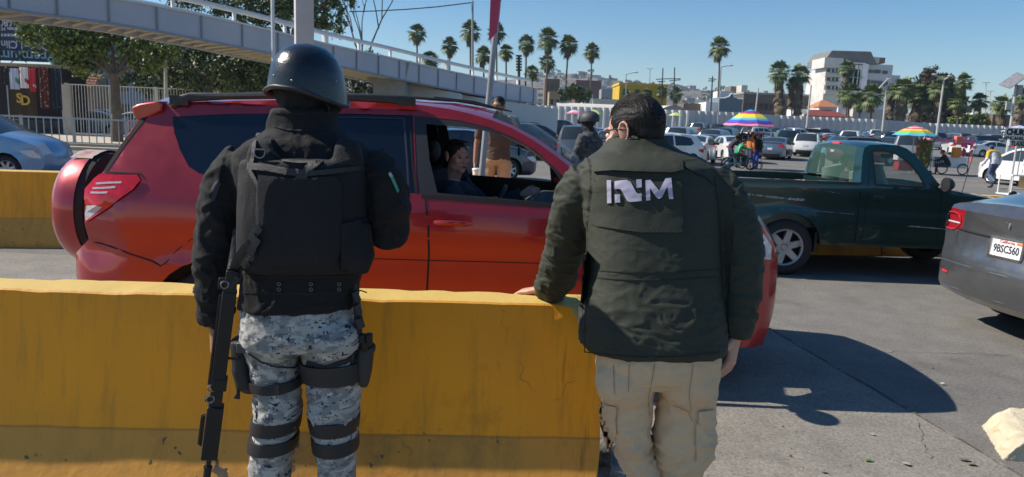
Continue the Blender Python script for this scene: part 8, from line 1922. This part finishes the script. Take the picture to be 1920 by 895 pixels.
# ================================================================== vendors and their carts
JE = CL('jeans', (.07, .10, .17)); DK = CL('dark_jacket', (.035, .04, .05)); GRN = CL('green_jacket', (.02, .28, .12)); BLK = CL('black_trousers', (.015, .015, .018)); WT_ = CL('white_shirt', (.62, .62, .64)); YLW = CL('yellow_shirt', (.65, .42, .04)); REDC = CL('red_cap', (.5, .02, .02)); ORG = CL('orange_vest', (.6, .17, .04)); STRAW = CL('straw', (.5, .38, .2)); MAUVE = CL('mauve', (.15, .06, .16))
walk = dict(anl=(-.10, -.30, .16), knl=(-.10, .06, .50), anr=(.10, .30, .08), knr=(.10, .22, .48), wrr=(.27, -.12, .88), wrl=(-.27, .2, .9))
f_, J, W_ = figure('man in straw hat and dark jacket pushing behind the rainbow parasol cart', gl(1368, 300, 34.5), R(-80), DK, JE, hat=('brim', STRAW), pose=dict(head=(0, .32, 1.46), neck=(0, .22, 1.36), chest=(0, .15, 1.22), shl=(-.19, .17, 1.33), shr=(.19, .17, 1.33), ell=(-.24, .38, 1.12), wrl=(-.18, .62, 1.08), elr=(.24, .38, 1.12), wrr=(.18, .62, 1.08), **{k: v for k, v in walk.items() if k[0] in 'ak'}), vox=.016)
mp_ = gl(1386, 300, 32.8)
f_, J, W_ = figure('rider in green jacket with a pale stripe on the small teal moped', (mp_[0]-.05, 32.8, 0), R(-90), GRN, BLK, pose=dict(head=(0, .22, 1.30), neck=(0, .12, 1.18), chest=(0, .05, 1.03), waist=(0, -.06, .85), hip=(0, -.1, .74), shl=(-.19, .08, 1.14), shr=(.19, .08, 1.14), ell=(-.24, .30, .98), wrl=(-.2, .52, .98), elr=(.24, .30, .98), wrr=(.2, .52, .98), hpl=(-.09, -.08, .72), knl=(-.16, .32, .62), anl=(-.14, .22, .22), hpr=(.09, -.08, .72), knr=(.16, .32, .62), anr=(.14, .22, .22)), hat=('cap', BLK), vox=.014)
mb = MB(); mb.tube([(.2, -.02, 1.16), (.215, -.08, .98), (.2, -.1, .82)], [(.02, .01)]*3, 6); mb.build('stripe', WT_, f_)
TEAL = mat('teal_metal', (.03, .28, .28), rough=.4, coat=.4)
mo = empty('moped', (mp_[0], 32.8, 0), 0, 'small teal moped with spoked black wheels beside the rainbow parasol cart', 'moped')
for wx in (-.56, .56):
    t_ = MB(); t_.tube([(.25*math.cos(a), 0, .25*math.sin(a)) for a in [2*math.pi*i/24 for i in range(25)]], .035, 8, cap=False); q = t_.build('tyre', M_TYRE, mo); q.location = (wx, 0, .285)
    s_ = MB(); s_.cyl((0, -.04, 0), (0, .04, 0), .06, 10)
    for i in range(8): s_.cyl((0, 0, 0), (.23*math.cos(i*math.pi/4), 0, .23*math.sin(i*math.pi/4)), .007, 4)
    s_.build('spokes', M_CHROME, q)
mb = MB(); mb.tube([(-.56, 0, .29), (-.1, 0, .30), (.3, 0, .32), (.42, 0, .62), (.38, 0, .98)], [.035, .04, .04, .04, .03], 8); mb.tube([(.56, 0, .29), (.46, 0, .62), (.38, 0, .98)], .028, 8); mb.tube([(-.56, 0, .29), (-.3, 0, .62), (-.1, 0, .34)], .028, 8); mb.build('frame', TEAL, mo)
mb = MB(); mb.tube([(-.5, 0, .66), (-.25, 0, .68), (.0, 0, .66)], [(.1, .04), (.13, .05), (.08, .04)], 10, up=(0, 0, 1)); mb.build('saddle', M_BLACKPL, mo); mb = MB(); mb.tube([(.36, -.3, 1.0), (.38, 0, .98), (.36, .3, 1.0)], .014, 6); mb.build('handlebar', M_CHROME, mo); mb = MB(); mb.tube([(.56, 0, .6), (.72, 0, .5)], [(.06, .02)]*2, 8); mb.build('mudguard', TEAL, mo)
parasol('rainbow_parasol', 'large rainbow striped parasol over a vendor cart, with yellow, cyan and blue rings', 1408, 206, 236, 49, 34, [green_, cyan, blue_, purple, red_, yellow_, yellow_, limey, cyan, blue_, purple, pink_], 8)
M_FR2 = mat('cart_metal', (.25, .25, .26), rough=.5, metal=.5)
ct = empty('vendor_cart', gl(1404, 300, 34.3), 0, 'vendor cart stacked with hanging goods under the rainbow parasol', 'cart')
mb = MB(); mb.box((0, 0, .75), (1.1, .7, .08))
for sx in (-.5, .5):
    for sy in (-.3, .3): mb.cyl((sx, sy, .1), (sx, sy, 1.75), .018, 6)
mb.box((0, 0, 1.75), (1.1, .7, .04)); mb.build('frame', M_FR2, ct); mb = MB(); mb.box((0, .05, 1.2), (1.0, .4, .95)); mb.build('display_rack', DK, ct, bevel=.03)
rnd = random.Random(2); gm_ = [BLK, C_('snack_cream', (.5, .42, .3)), red_, C_('snack_gold', (.6, .38, .05)), green_, MAUVE, blue_]
for k_ in range(60):
    mb = MB(); x = rnd.uniform(-.55, .5); z = rnd.uniform(.55, 1.72); mb.ell((x, rnd.uniform(-.4, -.25), z), (rnd.uniform(.04, .10), .05, rnd.uniform(.05, .09)), None, 8, 6); mb.build('hanging_item', gm_[rnd.choice([0, 0, 0, 1, 2, 3, 4, 5, 6])], ct)
for sx in (-.4, .4): mb = MB(); mb.tube([(sx+.16*math.cos(a), -.34, .17+.16*math.sin(a)) for a in [2*math.pi*i/16 for i in range(17)]], .025, 6, cap=False); mb.build('wheel', M_TYRE, ct)
figure('person in orange and mauve standing right beside the rider at the rainbow cart', gl(1404, 300, 33.3), R(-60), ORG, MAUVE, hat=('cap', REDC), vox=.018)
figure('person in dark clothes with blue trousers at the right end of the rainbow cart', gl(1417, 300, 33.8), R(120), BLK, CL('royal_blue', (.03, .06, .35)), hat=('cap', REDC), vox=.018)
figure('man in red cap and pale blue top walking behind the green pickup', gl(1546, 260, 33), R(-90), CL('pale_blue_top', (.18, .34, .45)), BLK, hat=('cap', REDC), vox=.018)
figure('person in orange red shirt between the dark blue suv and the black pickup', gl(1022, 245, 44), R(0), CL('orange_red_shirt', (.6, .08, .03)), BLK, vox=.02)
figure('person in white hat and white shirt bending at a white cart behind the bar fence', gl(168, 240, 42), R(-80), WT_, JE, hat=('brim', WT_), pose=dict(head=(0, .4, 1.36), neck=(0, .3, 1.28), chest=(0, .2, 1.15), shl=(-.19, .24, 1.25), shr=(.19, .24, 1.25), ell=(-.22, .5, 1.1), wrl=(-.2, .75, 1.05), elr=(.22, .5, 1.1), wrr=(.2, .75, 1.05)), vox=.018)
wc_ = empty('hand_cart', gl(192, 240, 42.5), 0, 'white hand cart with arched cover behind the bar fence', 'cart')
mb = MB(); mb.tube([(-.6, 0, .9), (-.3, 0, 1.5), (.4, 0, 1.55), (.8, 0, 1.1)], [(.3, .06)]*4, 8); mb.build('cover', WT_, wc_); mb = MB(); mb.box((0, 0, .8), (1.5, .7, .35)); mb.build('box', CL('cart_cream', (.45, .42, .3)), wc_)
for sx in (-.4, .4): mb = MB(); mb.tube([(sx+.28*math.cos(a), -.38, .32+.28*math.sin(a)) for a in [2*math.pi*i/16 for i in range(17)]], .03, 6, cap=False); mb.build('wheel', M_TYRE, wc_)
# cart with the yellow green parasol
parasol('striped_parasol', 'parasol with magenta yellow and green rings over the cart behind the pickup', 1717, 236, 254, 38, 36, [pink_, magenta, limey, magenta, yellow_, orange_, green_, cyan], 8)
ct = empty('balloon_cart', gl(1731, 290, 36), 0, 'small wheeled stand covered with hanging green and yellow snack bags', 'cart'); mb = MB(); mb.cyl((0, 0, .1), (0, 0, 1.9), .03, 6); mb.box((0, 0, .15), (.75, .5, .06)); mb.build('frame', M_FR2, ct); mb = MB(); mb.box((0, -.02, 1.05), (.62, .34, 1.3)); mb.build('rack', CL('rack_olive', (.09, .10, .03)), ct, bevel=.05)
rnd = random.Random(6); g2 = [CL('snack_green', (.12, .16, .05)), CL('snack_olive', (.2, .18, .05)), CL('snack_brown', (.16, .07, .04)), CL('snack_yellow', (.4, .3, .06)), CL('snack_red', (.3, .05, .03))]
for k_ in range(80): mb = MB(); mb.ell((rnd.uniform(-.38, .38), rnd.uniform(-.3, .2), rnd.uniform(.35, 1.75)), (.06, .04, .09), None, 6, 5); mb.build('snack_bag', rnd.choice(g2), ct)
for sx in (-.33, .33): mb = MB(); mb.cyl((sx, -.26, .09), (sx, -.2, .09), .09, 12); mb.build('wheel', M_TYRE, ct)
cb = empty('cooler', gl(1697, 290, 35), 0, 'white cooler with red base left of the snack stand', 'cooler'); mb = MB(); mb.box((0, 0, .42), (.75, .45, .5)); mb.build('box', CL('cooler_red', (.4, .03, .03)), cb, bevel=.03); mb = MB(); mb.box((-.15, 0, .82), (.62, .45, .3)); mb.box((-.15, 0, 1.0), (.5, .4, .08)); mb.build('lid', M_WHITE, cb, bevel=.03)
# pink cart
ct = empty('snack_cart', gl(1783, 290, 36.5), 0, 'white snack cart with pink roof and an orange bag on its corner', 'cart')
mb = MB(); mb.box((-.2, 0, .62), (1.7, .7, .55)); mb.build('box', M_WHITE, ct, bevel=.02); mb = MB(); mb.box((-.2, 0, 1.78), (2.1, 1.0, .06)); mb.box((-.2, -.48, 1.70), (2.1, .04, .14)); mb.build('roof', pink_, ct)
for sx in (-1.15, .75): mb = MB(); mb.cyl((sx, -.3, .1), (sx, -.3, 1.8), .02, 6); mb.build('post', M_FR2, ct)
for k_ in range(5): mb = MB(); mb.box((-.95+.11*k_, -.357, .62), (.05, .012, .5)); mb.build('stripe', BLK, ct)
mb = MB(); mb.box((-.02, -.45, 1.15), (.42, .2, .5)); mb.build('snack_sack', C_('orange_sack', (.75, .25, .04)), ct, bevel=.04); mb = MB(); mb.box((0, -.45, 1.75), (.36, .2, .45)); mb.build('snack_sack', C_('coral_sack', (.7, .16, .12)), ct, bevel=.04)
for k_ in range(26): mb = MB(); mb.ell((rnd.uniform(.2, .8), -.45, rnd.uniform(1.0, 1.85)), (.07, .04, .11), None, 6, 5); mb.build('candy_bag', rnd.choice([pink_, magenta, red_, pink_]), ct)
for sx in (-.6, .45): mb = MB(); mb.tube([(sx+.26*math.cos(a), -.42, .3+.26*math.sin(a)) for a in [2*math.pi*i/18 for i in range(19)]], .03, 6, cap=False); mb.build('wheel', M_TYRE, ct)
figure('person in black sitting low beside the white snack cart', gl(1772, 290, 35.6), R(60), BLK, DK, pose=dict(hip=(0, -.2, .5), waist=(0, -.15, .65), chest=(0, -.02, .85), neck=(0, .06, 1.0), head=(0, .12, 1.14), shl=(-.19, .03, .96), shr=(.19, .03, .96), ell=(-.22, .2, .75), wrl=(-.12, .4, .7), elr=(.22, .2, .75), wrr=(.12, .4, .7), hpl=(-.09, -.15, .48), knl=(-.12, .3, .5), hpr=(.09, -.15, .48), knr=(.12, .3, .5), anl=(-.1, .3, .08), anr=(.1, .3, .08)), vox=.018)
# delineator post
dp = empty('delineator_post', gl(1821, 300, 1.7*FPX/(307-hz(1821))), 0, 'orange plastic traffic post standing alone on the asphalt', 'traffic post'); MO = mat('orange_plastic', (.75, .09, .03), rough=.5)
mb = MB(); mb.lathe([(.16, 0), (.15, .05), (.06, .08), (.05, .75), (.03, .80), (0, .80)], (0, 0, 0), 'Z', 14); mb.build('post', MO, dp); mb = MB(); mb.lathe([(.052, .5), (.0525, .6)], (0, 0, 0), 'Z', 14); mb.build('reflective_band', mat('band_pinkish', (.7, .3, .25), rough=.3), dp)
# walking man with bag
f_, J, W_ = figure('man in yellow and white shirt, jeans and cap walking past the churros cart', gl(1862, 320, 1.7*FPX/(352-hz(1862))), R(10), WT_, JE, pose=dict(head=(.02, .26, 1.50), neck=(0, .16, 1.38), chest=(0, .10, 1.24), shl=(-.19, .12, 1.34), shr=(.19, .12, 1.34), ell=(-.28, .05, 1.1), wrl=(-.27, .2, .9), elr=(.27, .0, 1.1), wrr=(.30, .1, .86), anl=(-.22, -.38, .25), knl=(-.14, .02, .50), anr=(.14, .10, .08), knr=(.12, .16, .49)), hat=('cap', CL('cap_navy', (.03, .05, .2))), vox=.013)
mb = MB()
for a in 'lr': mb.tube([J['sh'+a]+Vector((0, 0, .01)), J['sh'+a].lerp(J['el'+a], .85)], [.074, .062], 12)
mb.tube([(-.16, .14, 1.37), (0, .12, 1.39), (.16, .14, 1.37)], [(.085, .05)]*3, 10); mb.build('shoulder_yoke', YLW, f_)
# churros stand
cs = empty('churros_cart', gl(1910, 345, 22.3), 0, 'churros cart with white lettered board, wire basket and open metal frame', 'cart')
mb = MB(); 
for sx in (-.42, .9): 
    for sy in (-.3, .3): mb.cyl((sx, sy, .1), (sx, sy, .72), .022, 6)
mb.box((.24, 0, .72), (1.4, .66, .04)); mb.box((.24, 0, .12), (1.4, .66, .03)); mb.build('frame', M_WHITE, cs)
mb = MB(); mb.box((.3, 0, .5), (.35, .4, .36)); mb.build('box', CL('wood_tan', (.4, .28, .14)), cs, bevel=.01); mb = MB(); mb.box((.68, -.1, .35), (.22, .3, .5)); mb.build('yellow_can', YLW, cs, bevel=.01)
mb = MB()
for rr2 in (.24, .2): mb.tube([(.1+rr2*math.cos(a), -.36, .98+rr2*math.sin(a)*.85) for a in [2*math.pi*i/20 for i in range(21)]], .012, 5, cap=False)
for i in range(6): mb.cyl((.1, -.36, .98), (.1+.24*math.cos(i*math.pi/3), -.36, .98+.2*math.sin(i*math.pi/3)), .008, 4)
mb.build('wire_basket', M_BLACKPL, cs)
for sx in (-.35, .8): mb = MB(); mb.cyl((sx, -.34, .12), (sx, -.28, .12), .12, 14); mb.build('wheel', M_TYRE, cs)
lo = Vector(cs.location); sy_ = 22.0; a = P(1884, 240, sy_)-lo; b = P(1960, 262, sy_)-lo; c2 = P(1890, 262, sy_)-lo; d2 = P(1960, 277, sy_)-lo
mb = MB(); mb.box(((a.x+b.x)/2, a.y, (a.z+b.z)/2), (b.x-a.x, .03, abs(a.z-b.z)+.03)); bo = mb.build('sign_board', mat('sign_white', (.72, .72, .70), rough=.6, var=.03), cs, smooth=False)
e1 = P(1893, 262.5, sy_)-lo; e2 = P(1960, 275, sy_)-lo; mb = MB(); mb.box(((e1.x+e2.x)/2, a.y+.01, (e1.z+e2.z)/2), (e2.x-e1.x, .03, abs(e1.z-e2.z)+.02)); mb.build('sign_board', mat('sign_white', (.72, .72, .70), rough=.6), cs, smooth=False)
MK = mat('sign_ink_black', (.012, .012, .015), rough=.6); MKG = mat('sign_ink_green', (.02, .06, .03), rough=.6)
def sgn(body, px, py, size, m, sx, off=.012): q = P(px, py, sy_)-lo; text('lettering', body, size, frameM((q.x, a.y-.02, q.z), (1, 0, 0), (0, 0, 1)), m, bo, extrude=.002, offset=off, sx=sx, align='LEFT')
sgn('CHURROS', 1886.5, 248.0, .245, MK, .80, .016); sgn('ENCANELADOS', 1884.5, 259.0, .145, MK, .90, .006); sgn('TLAXCALA', 1895, 269.5, .20, MKG, .72, .012)
mb = MB(); mb.cyl((.2, -.1, .7), (.2, -.1, 2.3), .02, 6); mb.cyl((-.3, -.3, .7), (-.3, -.3, 1.7), .015, 6); mb.build('sign_post', M_FR2, cs)
mb = MB()
for k_ in range(4): q = P(1881+k_*.6, 243+k_*5.2, sy_-.01)-lo; mb.box((q.x+.0, q.y-.01, q.z), (.07, .02, .035), rz=0)
mb.build('chequer_mark', MK, bo)
parasol('blue_parasol', 'pale violet blue parasol behind the churros board', 1912, 235, 247, 28, 24, [C_('lavender', (.32, .34, .55)), C_('lavender_pale', (.45, .46, .6)), C_('lavender', (.32, .34, .55))], 8)
q = Vector(tr.location); figure('driver in dark clothes inside the green pickup cab', (q.x+2.32, q.y+.36, 0), R(-90), BLK, DK, pose=dict(head=(0, .02, 1.36), neck=(0, 0, 1.25), chest=(0, 0, 1.1), waist=(0, 0, .9), hip=(0, 0, .78), shl=(-.18, 0, 1.2), shr=(.18, 0, 1.2), ell=(-.22, .15, 1.0), wrl=(-.14, .33, 1.1), elr=(.22, .15, 1.0), wrr=(.14, .33, 1.1), hpl=(-.09, 0, .78), knl=(-.1, .4, .82), anl=(-.1, .5, .5), hpr=(.09, 0, .78), knr=(.1, .4, .82), anr=(.1, .5, .5)), vox=.016)
# ================================================================== small things near the barrier
cp = P(893, 343, 9.83); cu_ = empty('paper_cup', (cp.x, cp.y, .902), 0, 'white paper cup with lid standing on the far yellow barrier', 'cup'); mb = MB(); mb.lathe([(.0, 0), (.034, 0), (.046, .11), (.046, .112)], (0, 0, 0), 'Z', 18); mb.build('cup', M_WHITE, cu_); mb = MB(); mb.lathe([(.049, .105), (.05, .115), (.042, .125), (0, .127)], (0, 0, 0), 'Z', 18); mb.build('lid', M_WHITE, cu_); cu_.scale = (1.3, 1.3, 1.3)
g0 = G(1138, 868); st2 = MB(); st2.ell((0, 0, .10), (.14, .11, .12), None, 28, 18); me = voxel(st2, .008, mat('grey_stone', (.16, .155, .15), rough=.8, var=.3, vs=12, bump=.5, bs=60), 2, 'stone', lambda p, n__: .03*noise.noise(p*9)+.008*noise.noise(p*40)); o = link('stone', me); o.location = (g0.x+.0, g0.y+.02, -.01); tag(o, 'grey rounded stone lying behind the broken end of the near barrier', 'stone')
g1_ = P(1128, 818, 3.62); mb = MB(); mb.box((0, 0, 0), (.16, .10, .045)); o = mb.build('rubber_block', M_TYRE, loc=(g1_.x, g1_.y+.03, g1_.z), bevel=.008); o.rotation_euler = (.05, -.1, .3); tag(o, 'black rubber block resting on the grey stone behind the barrier end', 'rubber block'); o.location.z = .225
bp_ = G(1158, 897); bt = empty('water_bottle', (bp_.x, bp_.y, 0), 0, 'clear plastic water bottle with blue cap at the foot of the barrier end', 'bottle')
mb = MB(); mb.lathe([(0, 0), (.030, .002), (.033, .012), (.031, .05), (.033, .07), (.031, .09), (.033, .11), (.032, .14), (.018, .172), (.0135, .18), (.0135, .19)], (0, 0, 0), 'Z', 24); mb.build('bottle', glassy('bottle_plastic', (.45, .55, .62), alpha=.45), bt)
mb = MB(); mb.lathe([(.0155, .184), (.0160, .186), (.0160, .204), (.014, .207), (0, .207)], (0, 0, 0), 'Z', 18); mb.build('cap', mat('cap_blue', (.01, .06, .55), rough=.35), bt); mb = MB(); mb.lathe([(.0335, .07), (.0338, .075), (.0338, .115), (.0335, .12)], (0, 0, 0), 'Z', 24); mb.build('label_band', mat('bottle_label', (.12, .28, .55), rough=.4), bt)
bt.scale = (1.15,)*3
rnd = random.Random(9)
LIT = [((1636, 818), 'white scrap of paper on the concrete near the joint', (.45, .45, .43), .016), ((1627, 867), 'small green leaf lying on the concrete', (.08, .25, .04), .025), ((1766, 722), 'tiny white scrap beyond the shadow tip', (.6, .6, .6), .02), ((1808, 866), 'small dark pebble heap near the joint at the lower right', (.12, .11, .09), .03), ((1820, 874), 'dry brown leaf beside the concrete block', (.2, .14, .06), .03), ((1700, 874), 'pale paper strip at the lower right', (.4, .38, .33), .03), ((1543, 888), 'small grey stone chip at the bottom edge', (.2, .19, .17), .02)]
for (px, py), lab, c, sz in LIT:
    q = G(px, py); mb = MB(); mb.add([(sz*rnd.uniform(.6, 1.1)*math.cos(a), sz*rnd.uniform(.4, .7)*math.sin(a), .006+.008*rnd.random()) for a in [2*math.pi*i/7 for i in range(7)]]+[(0, 0, .016)], [(i, (i+1) % 7, 7) for i in range(7)]); o = mb.build('litter', mat('litter_%d_%d' % (px, py), c, rough=.8), loc=(q.x, q.y, .004)); o.name = 'leaf' if 'leaf' in lab else 'scrap'; tag(o, lab, 'litter')
mb = MB()
for i in range(1500):
    x = rnd.uniform(-1, 5); y = rnd.uniform(2.0, 9); s_ = rnd.uniform(.002, .006)*(1 if rnd.random() < .95 else 2); mb.add([(x-s_, y, .007), (x, y-s_*.8, .007), (x+s_, y+s_*.3, .007), (x, y+s_, .007), (x, y, .007+s_*1.1)], [(0, 1, 4), (1, 2, 4), (2, 3, 4), (3, 0, 4)])
tag(mb.build('gravel', mat('grit', (.17, .155, .13), rough=.9, var=.5, vs=30), smooth=False), 'loose grit on the road', 'gravel', kind='stuff')
# ================================================================== tidy: a mesh that shows on both sides of a vehicle becomes one part per side
SPL = {'side_window', 'window_frame', 'rear_door_window', 'quarter_window', 'tail_light', 'headlight', 'door_mirror', 'door_window', 'lamp_ring', 'lamp_lens', 'reflector', 'roof_rail', 'eye', 'eye_and_brow', 'lens', 'glass_divider'}
def split_mesh(me):
    bm = bmesh.new(); bm.from_mesh(me); bm.verts.ensure_lookup_table(); seen = [0]*len(bm.verts); comp = 0; comps = []
    for v in bm.verts:
        if seen[v.index]: continue
        comp += 1; st_ = [v]; seen[v.index] = comp; n = 0
        while st_:
            a = st_.pop(); n += 1
            for e in a.link_edges:
                b = e.other_vert(a)
                if not seen[b.index]: seen[b.index] = comp; st_.append(b)
        comps.append(n)
    bm.free()
    if comp < 2 or comp > 12: return None
    out = []
    for c in range(1, comp+1):
        m2 = me.copy(); b2 = bmesh.new(); b2.from_mesh(m2); b2.verts.ensure_lookup_table(); bmesh.ops.delete(b2, geom=[v for v in b2.verts if seen[v.index] != c], context='VERTS'); b2.to_mesh(m2); b2.free(); out.append(m2)
    return out
done = {}
for o in [q for q in bpy.data.objects if q.type == 'MESH' and q.name.split('.')[0] in SPL]:
    me = o.data
    if me.name not in done: done[me.name] = split_mesh(me)
    parts_ = done[me.name]
    if not parts_: continue
    o.data = parts_[0]
    for m2 in parts_[1:]:
        c = o.copy(); COL.objects.link(c); c.data = m2
# ================================================================== hazy air round the whole place
hm_ = bpy.data.materials.new('haze_air'); hm_.use_nodes = True; n = hm_.node_tree; n.nodes.clear()
out = n.nodes.new('ShaderNodeOutputMaterial'); pv = n.nodes.new('ShaderNodeVolumePrincipled'); pv.inputs['Color'].default_value = (.70, .84, 1.0, 1); pv.inputs['Density'].default_value = 0.0002; pv.inputs['Anisotropy'].default_value = .2
n.links.new(pv.outputs[0], out.inputs['Volume'])
mb = MB(); mb.box((0, 1550, 74.5), (6000, 3500, 151)); o = mb.build('haze', hm_, smooth=False); tag(o, 'thin pale blue haze over the whole place', 'haze', kind='stuff')
